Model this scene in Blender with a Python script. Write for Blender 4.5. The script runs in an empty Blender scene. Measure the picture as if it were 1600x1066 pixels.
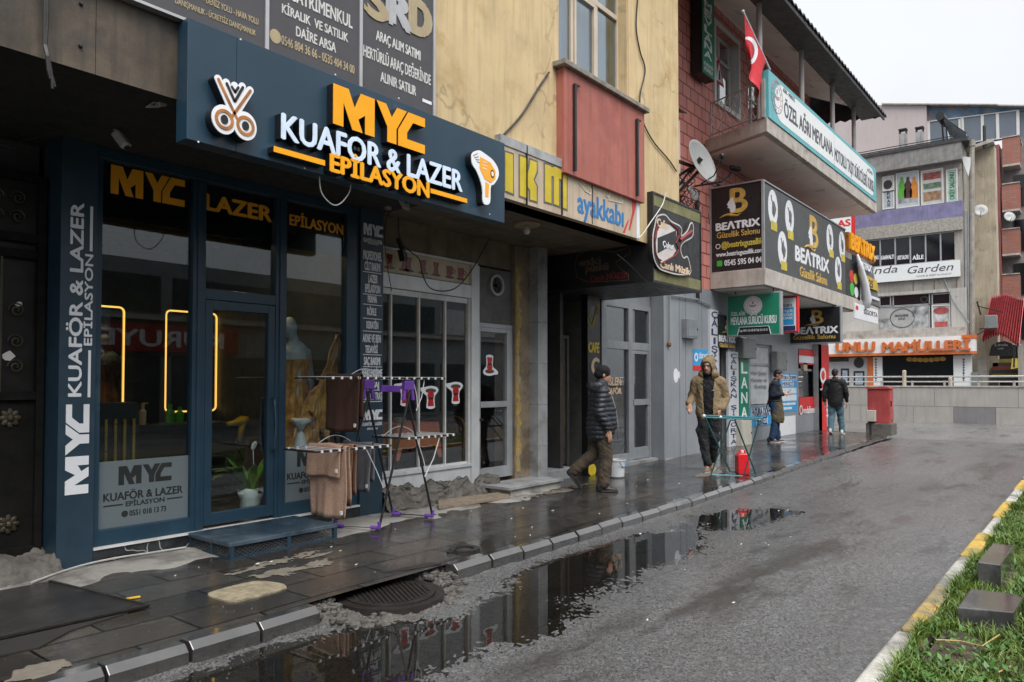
import bpy, math, random
import numpy as np
from mathutils import Vector, Matrix
S = bpy.context.scene
COL = S.collection
rad = math.radians
rnd = random.Random(7)

# ---------------------------------------------------------------- camera
CAM_H, FPX, HOR, PITCH, HEAD = 1.62, 1160.0, 598.0, rad(1.5), rad(38.57)
cam = bpy.data.cameras.new("camera")
cam.sensor_width = 36.0
cam.lens = FPX / 1600 * 36
CY = HOR - FPX * math.tan(PITCH)
cam.shift_y = (CY - 533.0) / 1600
cam.clip_start, cam.clip_end = 0.1, 3000
camo = bpy.data.objects.new("camera", cam)
COL.objects.link(camo)
camo.location = (0, 0, CAM_H)
camo.rotation_euler = (math.pi / 2 + PITCH, 0, HEAD - math.pi / 2)
S.camera = camo

# ---------------------------------------------------------------- light
SUN_EL, SUN_AZ = 58, -125          # azimuth: compass-free angle from +X, counter-clockwise
w = bpy.data.worlds.new("World"); S.world = w; w.use_nodes = True
nt = w.node_tree; nt.nodes.clear()
sky = nt.nodes.new("ShaderNodeTexSky"); sky.sky_type = 'NISHITA'; sky.sun_disc = False
sky.sun_elevation = rad(SUN_EL); sky.sun_rotation = rad(90 - SUN_AZ)
sky.air_density = 1.6; sky.dust_density = 6.0; sky.altitude = 1600
hsv = nt.nodes.new("ShaderNodeHueSaturation"); hsv.inputs['Saturation'].default_value = 0.10
tc = nt.nodes.new("ShaderNodeTexCoord")
cn = nt.nodes.new("ShaderNodeTexNoise"); cn.inputs['Scale'].default_value = 2.2; cn.inputs['Detail'].default_value = 5
rmp = nt.nodes.new("ShaderNodeMapRange"); rmp.inputs[1].default_value = .3; rmp.inputs[2].default_value = .7
rmp.inputs[3].default_value = .9; rmp.inputs[4].default_value = 1.08
mx = nt.nodes.new("ShaderNodeMix"); mx.data_type = 'RGBA'; mx.blend_type = 'MIX'; mx.inputs[0].default_value = .72
mx.inputs[7].default_value = (7.2, 7.4, 7.7, 1)
mul = nt.nodes.new("ShaderNodeMix"); mul.data_type = 'RGBA'; mul.blend_type = 'MULTIPLY'; mul.inputs[0].default_value = 1
bg = nt.nodes.new("ShaderNodeBackground"); bg.inputs[1].default_value = 0.058
out = nt.nodes.new("ShaderNodeOutputWorld")
L = nt.links.new
sz = nt.nodes.new("ShaderNodeSeparateXYZ"); ov = nt.nodes.new("ShaderNodeMapRange")      # overcast sky: brighter towards the zenith
for i_, v_ in enumerate((0, 1, .60, 1.30)): ov.inputs[i_ + 1].default_value = v_
mul2 = nt.nodes.new("ShaderNodeMix"); mul2.data_type = 'RGBA'; mul2.blend_type = 'MULTIPLY'; mul2.inputs[0].default_value = 1
L(tc.outputs['Generated'], sz.inputs[0]); L(sz.outputs[2], ov.inputs[0])
L(sky.outputs[0], hsv.inputs['Color']); L(hsv.outputs[0], mx.inputs[6])
L(tc.outputs['Generated'], cn.inputs['Vector']); L(cn.outputs[0], rmp.inputs[0])
L(mx.outputs[2], mul.inputs[6]); L(rmp.outputs[0], mul.inputs[7]); L(mul.outputs[2], mul2.inputs[6]); L(ov.outputs[0], mul2.inputs[7]); L(mul2.outputs[2], bg.inputs[0]); L(bg.outputs[0], out.inputs[0])
sl = bpy.data.lights.new("sun", 'SUN'); sl.energy = 1.5; sl.angle = rad(50); sl.color = (1, .97, .92)
slo = bpy.data.objects.new("sun", sl); COL.objects.link(slo)
a, e = rad(SUN_AZ), rad(SUN_EL)
slo.rotation_euler = Vector((math.cos(a) * math.cos(e), math.sin(a) * math.cos(e), math.sin(e))).to_track_quat('Z', 'Y').to_euler()
vs = S.view_settings
S.display_settings.display_device = 'sRGB'
vs.view_transform = 'Standard'; vs.look = 'None'; vs.exposure = 1.52; vs.gamma = 1; vs.use_curve_mapping = False
S.cycles.max_bounces = 8; S.cycles.diffuse_bounces = 4; S.cycles.glossy_bounces = 4; S.cycles.transparent_max_bounces = 24
S.cycles.use_denoising = True
S.cycles.caustics_reflective = False; S.cycles.caustics_refractive = False

# ---------------------------------------------------------------- pixel -> world (photograph pixels, 1600 x 1066)
RM = camo.rotation_euler.to_matrix()
EYE = Vector((0, 0, CAM_H))
def ray(px, py):
    return RM @ Vector(((px - 800) / FPX, -(py - CY) / FPX, -1))
def smooth_poly(pts, k=4):
    n = len(pts); o = []
    for i in range(n):
        a0, a1, a2, a3 = (Vector(pts[(i + j) % n]) for j in (-1, 0, 1, 2))
        for q in range(k): f = q / k; o.append(tuple(.5 * ((2 * a1) + (a2 - a0) * f + (2 * a0 - 5 * a1 + 4 * a2 - a3) * f * f + (3 * a1 - a0 - 3 * a2 + a3) * f ** 3)))
    return o
def proj(P):
    q = RM.transposed() @ (Vector(P) - EYE); return 800 - FPX * q.x / q.z, CY + FPX * q.y / q.z
def inset(pts, d):          # move a polygon's outline inwards by d
    n = len(pts); A_ = sum(pts[i - 1][0] * pts[i][1] - pts[i][0] * pts[i - 1][1] for i in range(n)); sg = 1 if A_ > 0 else -1; o = []
    for i in range(n):
        a_, c_, e_ = Vector(pts[i - 1]), Vector(pts[i]), Vector(pts[(i + 1) % n]); n1, n2 = (c_ - a_).normalized(), (e_ - c_).normalized(); nn = Vector((-n1.y - n2.y, n1.x + n2.x)) * sg
        o.append(tuple(c_ + (nn.normalized() * d if nn.length > .2 else Vector((0, 0)))))
    return o
class Fr:                       # a flat frame: u to the viewer's right, v up, w towards the viewer
    def __init__(s, o, U, V, N): s.o, s.U, s.V, s.N = Vector(o), Vector(U), Vector(V), Vector(N)
    def P(s, u, v, w=0): return s.o + s.U * u + s.V * v + s.N * w
    def uv(s, px, py, w=0):
        d = ray(px, py); o = s.o + s.N * w
        t = (o - EYE).dot(s.N) / d.dot(s.N)
        q = EYE + d * t - o
        return q.dot(s.U), q.dot(s.V)
    def R(s, x0, y0, x1, y1, w=0):
        a = s.uv(x0, y0, w); b = s.uv(x1, y1, w)
        return a[0], b[0], b[1], a[1]
def FY(Y): return Fr((0, Y, 0), (1, 0, 0), (0, 0, 1), (0, -1, 0))
def FX(X): return Fr((X, 0, 0), (0, -1, 0), (0, 0, 1), (-1, 0, 0))
def atZ(px, py, z):
    d = ray(px, py); return EYE + d * ((z - CAM_H) / d.z)
def sst(t): t = np.clip(t, 0, 1); return t * t * (3 - 2 * t)
def rise(x): return float(.14 * sst((x - 8.5) / 12.0))
PAV = .12
def ground(px, py, base=PAV):
    z = base
    for _ in range(6):
        p = atZ(px, py, z); z = base + rise(p.x)
    return atZ(px, py, z)

# ---------------------------------------------------------------- text
_tc = {}
def glyphs(s):
    if s in _tc: return _tc[s]
    c = bpy.data.curves.new("t", 'FONT'); c.body = s; c.size = 1; c.resolution_u = 3; c.fill_mode = 'FRONT'; c.extrude = .5; c.fill_mode = 'BOTH'
    o = bpy.data.objects.new("t", c); COL.objects.link(o)
    me = bpy.data.meshes.new_from_object(o)
    V = [tuple(v.co) for v in me.vertices]; Fc = [tuple(p.vertices) for p in me.polygons]
    bpy.data.objects.remove(o); bpy.data.curves.remove(c); bpy.data.meshes.remove(me)
    xs = [v[0] for v in V] or [0]; _tc[s] = (V, Fc, min(xs), max(xs)); return _tc[s]
CAP = .729
_g = glyphs("H"); CAP = max(v[1] for v in _g[0])

# ---------------------------------------------------------------- mesh builder
class MB:
    def __init__(s): s.v, s.f, s.m, s.mats, s.cur = [], [], [], [], 0
    def use(s, m):
        if m not in s.mats: s.mats.append(m)
        s.cur = s.mats.index(m); return s
    def add(s, vs, fs):
        n = len(s.v); s.v += [tuple(v) for v in vs]; s.f += [tuple(i + n for i in f) for f in fs]; s.m += [s.cur] * len(fs); return s
    BF = [(0, 3, 2, 1), (4, 5, 6, 7), (0, 1, 5, 4), (1, 2, 6, 5), (2, 3, 7, 6), (3, 0, 4, 7)]
    def box(s, x0, x1, y0, y1, z0, z1):
        x0, x1 = sorted((x0, x1)); y0, y1 = sorted((y0, y1)); z0, z1 = sorted((z0, z1))
        return s.add([(x0, y0, z0), (x1, y0, z0), (x1, y1, z0), (x0, y1, z0), (x0, y0, z1), (x1, y0, z1), (x1, y1, z1), (x0, y1, z1)], s.BF)
    def fb(s, F, u0, u1, v0, v1, w0, w1):
        u0, u1 = sorted((u0, u1)); v0, v1 = sorted((v0, v1)); w0, w1 = sorted((w0, w1))
        return s.add([F.P(*q) for q in ((u0, v0, w0), (u1, v0, w0), (u1, v1, w0), (u0, v1, w0), (u0, v0, w1), (u1, v0, w1), (u1, v1, w1), (u0, v1, w1))], s.BF)
    def fp(s, F, pts, w0, w1):      # extruded polygon in a frame
        if sum(pts[i - 1][0] * pts[i][1] - pts[i][0] * pts[i - 1][1] for i in range(len(pts))) < 0: pts = pts[::-1]
        n = len(pts)
        return s.add([F.P(u, v, w0) for u, v in pts] + [F.P(u, v, w1) for u, v in pts],
                     [tuple(range(n - 1, -1, -1)), tuple(range(n, 2 * n))] + [(i, (i + 1) % n, n + (i + 1) % n, n + i) for i in range(n)])
    def hull(s, pts, fs): return s.add(pts, fs)
    def bar(s, a, b, w, h=None, up=(0, 0, 1)):
        a, b = Vector(a), Vector(b); h = h or w; d = (b - a).normalized(); up = Vector(up)
        if abs(d.dot(up)) > .97: up = Vector((1, 0, 0))
        x = d.cross(up).normalized() * w / 2; y = x.cross(d).normalized() * h / 2
        q = [-x - y, x - y, x + y, -x + y]
        return s.add([a + i for i in q] + [b + i for i in q], s.BF)
    def tube(s, pts, r, n=8, closed=False):
        pts = [Vector(p) for p in pts]; k = len(pts); rr = r if isinstance(r, (list, tuple)) else [r] * k
        vs = []; prev = None
        for i, p in enumerate(pts):
            if closed: t = pts[(i + 1) % k] - pts[i - 1]
            else: t = pts[min(i + 1, k - 1)] - pts[max(i - 1, 0)]
            t.normalize()
            if prev is None: prev = t.orthogonal().normalized()
            x = (prev - t * prev.dot(t)); x = x.normalized() if x.length > 1e-6 else t.orthogonal().normalized()
            prev = x; y = t.cross(x)
            for j in range(n):
                a = 2 * math.pi * j / n; vs.append(p + (x * math.cos(a) + y * math.sin(a)) * rr[i])
        fs = []
        for i in range(k if closed else k - 1):
            for j in range(n):
                a, b = i * n + j, i * n + (j + 1) % n; c = ((i + 1) % k) * n
                fs.append((a, b, c + (j + 1) % n, c + j))
        if not closed: fs += [tuple(range(n - 1, -1, -1)), tuple(range((k - 1) * n, k * n))]
        return s.add(vs, fs)
    def lathe(s, prof, c=(0, 0, 0), n=20, ax=None):
        c = Vector(c); X, Y, Z = (Vector((1, 0, 0)), Vector((0, 1, 0)), Vector((0, 0, 1)))
        if ax is not None:
            Z = Vector(ax).normalized(); X = Z.orthogonal().normalized(); Y = Z.cross(X)
        vs = [c + X * (r * math.cos(2 * math.pi * j / n)) + Y * (r * math.sin(2 * math.pi * j / n)) + Z * z for r, z in prof for j in range(n)]
        fs = [(i * n + j, i * n + (j + 1) % n, (i + 1) * n + (j + 1) % n, (i + 1) * n + j) for i in range(len(prof) - 1) for j in range(n)]
        fs += [tuple(range(n - 1, -1, -1)), tuple(range((len(prof) - 1) * n, len(prof) * n))]
        return s.add(vs, fs)
    def ell(s, c, r, n=14, R=None):
        c = Vector(c); r = (r,) * 3 if isinstance(r, (int, float)) else r; m = n // 2 + 1
        prof = [(math.sin(math.pi * i / m), -math.cos(math.pi * i / m)) for i in range(m + 1)]
        vs = []
        for q, z in prof:
            for j in range(n):
                v = Vector((q * math.cos(2 * math.pi * j / n) * r[0], q * math.sin(2 * math.pi * j / n) * r[1], z * r[2]))
                vs.append(c + (R @ v if R else v))
        fs = [(i * n + j, i * n + (j + 1) % n, (i + 1) * n + (j + 1) % n, (i + 1) * n + j) for i in range(m) for j in range(n)]
        return s.add(vs, fs)
    def cap(s, a, b, ra, rb, n=12, flat=None):   # tapered capsule; flat = (axis vector, factor)
        a, b = Vector(a), Vector(b); d = b - a; ln = max(d.length, 1e-5); z = d / ln
        x = z.orthogonal().normalized(); y = z.cross(x)
        prof = [(ra * math.sin(t), -ra * math.cos(t)) for t in [0.05, .5, 1.0, 1.57]] + [(rb * math.sin(t), ln - rb * math.cos(t)) for t in [1.57, 2.1, 2.6, 3.09]]
        vs = []
        for q, h in prof:
            for j in range(n):
                t = 2 * math.pi * j / n; o = x * (q * math.cos(t)) + y * (q * math.sin(t))
                if flat: fa = Vector(flat[0]).normalized(); o = o + fa * (o.dot(fa) * (flat[1] - 1))
                vs.append(a + z * h + o)
        fs = [(i * n + j, i * n + (j + 1) % n, (i + 1) * n + (j + 1) % n, (i + 1) * n + j) for i in range(7) for j in range(n)]
        fs += [tuple(range(n - 1, -1, -1)), tuple(range(7 * n, 8 * n))]
        return s.add(vs, fs)
    def ft(s, F, t, u0, u1, v0, v1, w0=0, w1=.004, bold=0.0, shear=0.0, up=False):   # text: u0..u1, baseline v0, cap top v1
        V, Fc, a, b = glyphs(t)
        if not V: return s
        sv = (v1 - v0) / CAP; su = (u1 - u0) / (b - a) if u1 is not None else sv
        offs = [(0, 0)] if not bold else [(-bold, 0), (bold, 0), (0, bold * .6), (0, -bold * .6), (0, 0)]
        for i, (ox, oy) in enumerate(offs):
            dw = i * .00025
            s.add([F.P(u0 + (x - a + ox * min(1.0, sv / max(su, 1e-9))) * su + shear * y * sv, v0 + (y + oy) * sv, w0 if z < 0 else w1 + dw) for x, y, z in V], Fc)
        return s
    def tx(s, F, t, xl, yt, yb, xr, w0=0.0, w1=.004, bold=.02, shear=0.0):   # the same from photograph pixels on the frame
        u0, v1 = F.uv(xl, yt, w1); _, v0 = F.uv(xl, yb, w1); u1, _ = F.uv(xr, yb, w1)
        return s.ft(F, t, u0, u1, v0, v1, w0, w1, bold, shear)
    def ring(s, F, u, v, r0, r1, w0, w1, n=24, a0=0, a1=360, sq=1.0):
        full = abs(a1 - a0) >= 360; k = n if full else n + 1
        A = [rad(a0 + (a1 - a0) * i / n) for i in range(k)]
        vs = [F.P(u + r * math.cos(t) * sq, v + r * math.sin(t), ww) for ww in (w0, w1) for r in (r0, r1) for t in A]
        fs = []
        for i in range(n):
            j = (i + 1) % k
            fs += [(2 * k + i, 3 * k + i, 3 * k + j, 2 * k + j), (i, j, k + j, k + i), (k + i, k + j, 3 * k + j, 3 * k + i), (i, 2 * k + i, 2 * k + j, j)]
        return s.add(vs, fs)
    def disc(s, F, u, v, ru, rv, w0, w1, n=24):
        return s.fp(F, [(u + ru * math.cos(2 * math.pi * i / n), v + rv * math.sin(2 * math.pi * i / n)) for i in range(n)], w0, w1)
    def wall(s, F, u0, u1, v0, v1, w0, w1, holes=()):   # a slab with rectangular openings
        us = sorted({u0, u1, *[min(max(h[i], u0), u1) for h in holes for i in (0, 1)]}); vs = sorted({v0, v1, *[min(max(h[i], v0), v1) for h in holes for i in (2, 3)]})
        nu, nv = len(us) - 1, len(vs) - 1
        def solid(i, j):
            if i < 0 or j < 0 or i >= nu or j >= nv: return False
            cu, cv = (us[i] + us[i + 1]) / 2, (vs[j] + vs[j + 1]) / 2
            return not any(h[0] < cu < h[1] and h[2] < cv < h[3] for h in holes)
        q = lambda *p: s.add([F.P(*i) for i in p], [(0, 1, 2, 3)])
        for i in range(nu):
            for j in range(nv):
                if not solid(i, j): continue
                a, b, c, d = us[i], us[i + 1], vs[j], vs[j + 1]
                q((a, c, w1), (b, c, w1), (b, d, w1), (a, d, w1)); q((a, c, w0), (a, d, w0), (b, d, w0), (b, c, w0))
                if not solid(i - 1, j): q((a, c, w0), (a, c, w1), (a, d, w1), (a, d, w0))
                if not solid(i + 1, j): q((b, c, w1), (b, c, w0), (b, d, w0), (b, d, w1))
                if not solid(i, j - 1): q((a, c, w0), (b, c, w0), (b, c, w1), (a, c, w1))
                if not solid(i, j + 1): q((a, d, w1), (b, d, w1), (b, d, w0), (a, d, w0))
        return s
    def build(s, name, m=None, parent=None, base=None, smooth=False, bevel=0, label=None, cat=None, group=None, kind=None, sub=0):
        if m is not None: s.mats = [m]; s.m = [0] * len(s.f)
        me = bpy.data.meshes.new(name)
        if parent is not None: o0 = wloc(parent)
        elif base is not None: o0 = Vector(base)
        else:
            A = np.array(s.v); o0 = Vector(((A[:, 0].min() + A[:, 0].max()) / 2, (A[:, 1].min() + A[:, 1].max()) / 2, A[:, 2].min()))
        me.from_pydata([(x - o0.x, y - o0.y, z - o0.z) for x, y, z in s.v], [], s.f)
        for mt in s.mats: me.materials.append(mt)
        if len(s.mats) > 1: me.polygons.foreach_set('material_index', s.m)
        if smooth: me.polygons.foreach_set('use_smooth', [True] * len(me.polygons))
        me.update()
        o = bpy.data.objects.new(name, me); COL.objects.link(o)
        if parent is not None: o.parent = parent
        else: o.location = o0
        if bevel:
            b = o.modifiers.new("bevel", 'BEVEL'); b.width = bevel; b.segments = 2; b.limit_method = 'ANGLE'; b.angle_limit = rad(50)
        if sub:
            b = o.modifiers.new("sub", 'SUBSURF'); b.levels = b.render_levels = sub
        tag(o, label, cat, group, kind)
        return o
_wl = {}
def wloc(o):
    p = Vector((0, 0, 0))
    while o is not None: p = p + Vector(o.location); o = o.parent
    return p
def tag(o, label=None, cat=None, group=None, kind=None):
    if label: o['label'] = label
    if cat: o['category'] = cat
    if group: o['group'] = group
    if kind: o['kind'] = kind
    return o
def thing(name, label, cat, loc, group=None):
    o = bpy.data.objects.new(name, None); COL.objects.link(o); o.location = loc; o.empty_display_size = .1
    return tag(o, label, cat, group)
def copy_tree(o, parent=None):
    c = o.copy(); COL.objects.link(c); c.parent = parent
    for ch in list(o.children): copy_tree(ch, c)
    return c

# ---------------------------------------------------------------- materials
def srgb(r, g, b):
    return tuple(((c / 255) / 12.92 if c / 255 <= .04045 else ((c / 255 + .055) / 1.055) ** 2.4) for c in (r, g, b))
class NT:
    def __init__(s, name):
        s.m = bpy.data.materials.new(name); s.m.use_nodes = True; s.t = s.m.node_tree; s.b = s.t.nodes['Principled BSDF']; s.o = s.t.nodes['Material Output']
    def n(s, typ, **kw):
        k = s.t.nodes.new(typ)
        for a, v in kw.items():
            if a.startswith('i_'): k.inputs[a[2:].replace('_', ' ')].default_value = v
            else: setattr(k, a, v)
        return k
    def l(s, a, b): s.t.links.new(a, b)
    def mix(s, fac, a, b, mode='MIX'):
        k = s.n('ShaderNodeMix', data_type='RGBA', blend_type=mode)
        for i, x in ((0, fac), (6, a), (7, b)):
            if hasattr(x, 'is_output'): s.l(x, k.inputs[i])
            elif i == 0: k.inputs[0].default_value = x
            else: k.inputs[i].default_value = (*x, 1) if len(x) == 3 else x
        return k.outputs[2]
    def mr(s, x, a, b, c, d):
        k = s.n('ShaderNodeMapRange'); s.l(x, k.inputs[0])
        for i, q in enumerate((a, b, c, d)): k.inputs[i + 1].default_value = q
        return k.outputs[0]
    def noise(s, scale, detail=5, rough=.55, vec=None, sc=None):
        k = s.n('ShaderNodeTexNoise'); k.inputs['Scale'].default_value = scale; k.inputs['Detail'].default_value = detail; k.inputs['Roughness'].default_value = rough
        s.l(s.vec(sc) if vec is None else vec, k.inputs['Vector']); return k.outputs[0]
    def vec(s, sc=None):
        g = s.n('ShaderNodeNewGeometry').outputs['Position']
        if sc is None: return g
        k = s.n('ShaderNodeMapping'); k.inputs['Scale'].default_value = sc; s.l(g, k.inputs['Vector']); return k.outputs[0]
    def bump(s, h, strength=.3, dist=.01):
        k = s.n('ShaderNodeBump'); k.inputs['Strength'].default_value = strength; k.inputs['Distance'].default_value = dist
        s.l(h, k.inputs['Height']); s.l(k.outputs[0], s.b.inputs['Normal'])
def mat(name, col, rough=.55, metal=0.0, var=.18, scale=4.0, bump=0.0, bscale=80, streak=0.0, stain=None, stain_t=.6, spec=.5, coat=0, grain=0.0, sc=None):
    N = NT(name); b = N.b
    b.inputs['Roughness'].default_value = rough; b.inputs['Metallic'].default_value = metal; b.inputs['Specular IOR Level'].default_value = spec
    if coat: b.inputs['Coat Weight'].default_value = coat; b.inputs['Coat Roughness'].default_value = .08
    n = N.noise(scale, 6, .6, sc=sc)
    c = N.mix(N.mr(n, .3, .7, 0, 1), tuple(x * (1 - var) for x in col), tuple(min(1, x * (1 + var)) for x in col))
    if grain:
        g = N.noise(220, 2, .7); c = N.mix(grain, c, N.mix(N.mr(g, .35, .65, 0, 1), (.1, .1, .1), (.95, .95, .95)), 'OVERLAY')
    if streak:
        st = N.noise(3.5, 5, .6, sc=(3, 3, .22)); c = N.mix(N.mr(st, .48, .72, 0, streak), c, tuple(x * .35 for x in col))
    if stain:
        st = N.noise(1.7, 7, .65); c = N.mix(N.mr(st, stain_t, stain_t + .12, 0, .85), c, stain)
    N.l(c, b.inputs['Base Color'])
    r = N.noise(scale * 2.3, 5, .6); N.l(N.mr(r, .3, .7, max(.02, rough * .75), min(1, rough * 1.25)), b.inputs['Roughness'])
    if bump: N.bump(N.noise(bscale, 5, .6), bump, .01)
    return N.m
def glow(name, col, st):
    N = NT(name); N.b.inputs['Base Color'].default_value = (*col, 1); N.b.inputs['Emission Color'].default_value = (*col, 1); N.b.inputs['Emission Strength'].default_value = st
    return N.m
def glass(name, tint=(.75, .85, .85), refl=.10, trans=1.0, rough=0.0):
    N = NT(name); t = N.t; t.nodes.remove(N.b)
    tr = N.n('ShaderNodeBsdfTransparent'); tr.inputs[0].default_value = (*tint, 1)
    gl = N.n('ShaderNodeBsdfGlossy'); gl.inputs[0].default_value = (.95, .97, 1, 1); gl.inputs['Roughness'].default_value = rough
    lw = N.n('ShaderNodeLayerWeight'); lw.inputs[0].default_value = .5
    pw = N.n('ShaderNodeMath', operation='POWER'); N.l(lw.outputs['Facing'], pw.inputs[0]); pw.inputs[1].default_value = 3.5
    f = N.mr(pw.outputs[0], 0, 1, refl, .8)
    mxs = N.n('ShaderNodeMixShader'); N.l(f, mxs.inputs[0]); N.l(tr.outputs[0], mxs.inputs[1]); N.l(gl.outputs[0], mxs.inputs[2]); N.l(mxs.outputs[0], N.o.inputs[0])
    return N.m
# ================================================================ ground, road, pavement
def vnoise(x, y, sc, seed):
    r = np.random.RandomState(seed); T = r.rand(256, 256)
    x = np.asarray(x) * sc; y = np.asarray(y) * sc
    xi = np.floor(x).astype(int); yi = np.floor(y).astype(int); fx = x - xi; fy = y - yi
    fx = fx * fx * (3 - 2 * fx); fy = fy * fy * (3 - 2 * fy)
    g = lambda i, j: T[i % 256, j % 256]
    return (g(xi, yi) * (1 - fx) + g(xi + 1, yi) * fx) * (1 - fy) + (g(xi, yi + 1) * (1 - fx) + g(xi + 1, yi + 1) * fx) * fy
def sheet(name, xs, ys, Z, m, kind='structure', smooth=True):
    xs = np.asarray(xs, float); ys = np.asarray(ys, float); nx, ny = len(xs), len(ys)
    co = np.zeros((nx * ny, 3)); co[:, 0] = np.repeat(xs, ny); co[:, 1] = np.tile(ys, nx); co[:, 2] = np.asarray(Z).ravel()
    i = np.arange((nx - 1) * (ny - 1)); a = (i // (ny - 1)) * ny + i % (ny - 1)
    q = np.stack([a, a + ny, a + ny + 1, a + 1], 1)
    me = bpy.data.meshes.new(name); me.vertices.add(nx * ny); me.vertices.foreach_set('co', co.ravel())
    me.loops.add(q.size); me.loops.foreach_set('vertex_index', q.ravel()); me.polygons.add(len(q))
    me.polygons.foreach_set('loop_start', np.arange(len(q)) * 4); me.update(calc_edges=True)
    if smooth: me.polygons.foreach_set('use_smooth', [True] * len(q))
    me.materials.append(m); o = bpy.data.objects.new(name, me); COL.objects.link(o); return tag(o, kind=kind)
def sdist(px, py, poly):        # signed distance to a polygon, negative inside
    P = np.array(poly); d = np.full(px.shape, 1e9); ins = np.zeros(px.shape, bool)
    for i in range(len(P)):
        a, b = P[i - 1], P[i]; e = b - a; t = np.clip(((px - a[0]) * e[0] + (py - a[1]) * e[1]) / max(e @ e, 1e-12), 0, 1)
        d = np.minimum(d, np.hypot(px - a[0] - e[0] * t, py - a[1] - e[1] * t))
        c = ((a[1] > py) != (b[1] > py)) & (px < (b[0] - a[0]) * (py - a[1]) / (b[1] - a[1] + 1e-12) + a[0]); ins ^= c
    return np.where(ins, -d, d)
def ky(x): return 4.12 + .011 * (x - 3)

def asphalt(name, base, wet):
    N = NT(name); v = N.vec(); b = N.b
    vo = N.n('ShaderNodeTexVoronoi'); vo.inputs['Scale'].default_value = 150; N.l(v, vo.inputs['Vector'])
    vo2 = N.n('ShaderNodeTexVoronoi'); vo2.inputs['Scale'].default_value = 88; N.l(v, vo2.inputs['Vector'])
    bw = N.n('ShaderNodeSeparateColor'); N.l(vo.outputs['Color'], bw.inputs[0])
    c = N.mix(N.mr(bw.outputs[0], .15, 1, 0, 1), tuple(x * .22 for x in base), tuple(x * 2.4 for x in base))
    bw2 = N.n('ShaderNodeSeparateColor'); N.l(vo2.outputs['Color'], bw2.inputs[0])
    c = N.mix(N.mr(bw2.outputs[1], .90, .93, 0, .6), c, tuple(x * 2.6 for x in base))
    big = N.noise(.55, 6, .6, sc=(.35, 1.2, 1)); c = N.mix(N.mr(big, .35, .65, .0, .55), c, tuple(x * .55 for x in base))
    oil = N.noise(1.3, 6, .65, sc=(.45, 1.6, 1)); k = N.mr(oil, .57, .68, 0, .75); c = N.mix(k, c, (.018, .016, .014))
    sp = N.n('ShaderNodeSeparateXYZ'); N.l(v, sp.inputs[0])
    for yc, sl_, thr in ((2.62, -.062, .46), (3.55, -.02, .55)):       # damp, worn wheel paths
        a_ = N.n('ShaderNodeMath', operation='MULTIPLY_ADD'); N.l(sp.outputs[0], a_.inputs[0]); a_.inputs[1].default_value = -sl_; N.l(sp.outputs[1], a_.inputs[2])
        d_ = N.n('ShaderNodeMath', operation='SUBTRACT'); N.l(a_.outputs[0], d_.inputs[0]); d_.inputs[1].default_value = yc
        ab = N.n('ShaderNodeMath', operation='ABSOLUTE'); N.l(d_.outputs[0], ab.inputs[0]); m1 = N.mr(ab.outputs[0], .10, .42, 1, 0); m2 = N.mr(N.noise(1.5, 6, .65, sc=(.5, 1.6, 1)), thr, thr + .12, 0, .8)
        mm = N.n('ShaderNodeMath', operation='MULTIPLY'); N.l(m1, mm.inputs[0]); N.l(m2, mm.inputs[1]); c = N.mix(mm.outputs[0], c, (.028, .024, .02))
    N.l(c, b.inputs['Base Color'])
    r = N.noise(.9, 6, .6, sc=(.4, 1, 1)); N.l(N.mr(r, .3, .7, *wet), b.inputs['Roughness'])
    N.bump(vo.outputs['Distance'], .6, .004); b.inputs['Specular IOR Level'].default_value = .6
    cw = N.noise(.7, 6, .65, sc=(.3, 1.3, 1)); N.l(N.mr(cw, .36, .62, .15, .9), b.inputs['Coat Weight']); b.inputs['Coat Roughness'].default_value = .22; b.inputs['Coat IOR'].default_value = 1.4
    return N.m
M_road = asphalt('asphalt', (.090, .091, .093), (.22, .5))
M_cross = asphalt('asphalt_far', (.13, .13, .13), (.2, .5))

XS = np.concatenate([np.arange(-80, 30.1, 10.0), np.arange(31, 60, 4), np.arange(70, 600, 60)])
XS = np.unique(np.concatenate([XS, np.arange(8, 22.1, 1)]))
YS = np.concatenate([np.arange(-600, -60, 60), np.arange(-60, 60.1, 6), np.arange(120, 601, 60)])
rv = np.vectorize(rise)
sheet('ground', XS, YS, np.repeat((rv(XS) - .06)[:, None], len(YS), 1), M_cross)
# the road with its shallow dips
pud_px = [[(150, 1100), (300, 1035), (420, 1003), (560, 979), (700, 960), (775, 925), (800, 892), (850, 876), (930, 850), (1000, 833), (1090, 828), (1105, 845), (1085, 868), (1000, 905),
           (945, 925), (900, 945), (905, 965), (870, 992), (800, 1010), (730, 1030), (650, 1062), (560, 1110), (300, 1200)],
          [(1085, 805), (1150, 796), (1248, 789), (1262, 796), (1225, 812), (1160, 826), (1110, 830), (1085, 826)],
          [(1270, 768), (1310, 758), (1330, 762), (1300, 774)], [(1040, 826), (1090, 812), (1120, 818), (1080, 832)]]
puds = [[(lambda q: (q.x, q.y))(atZ(x, y, 0)) for x, y in p] for p in pud_px]
rx = np.concatenate([np.arange(-6, 1, .5), np.arange(1, 9, .018), np.arange(9, 14, .04), np.arange(14, 21.6, .15)])
ry = np.arange(.86, 4.25, .018)
GX, GY = np.meshgrid(rx, ry, indexing='ij')
sd = np.full(GX.shape, 9.0)
for p in puds: sd = np.minimum(sd, sdist(GX, GY, p))
sd = sd + (vnoise(GX, GY, 3.1, 1) - .5) * .16 + (vnoise(GX, GY, 9, 2) - .5) * .09
agg = (vnoise(GX, GY, 55, 3) - .5) * .009 + (vnoise(GX, GY, 23, 4) - .5) * .005
H = np.clip(sd * .03, -.011, .016) + np.clip(agg, -.0045, .006) + (vnoise(GX, GY, 1.2, 5) - .5) * .006
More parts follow.
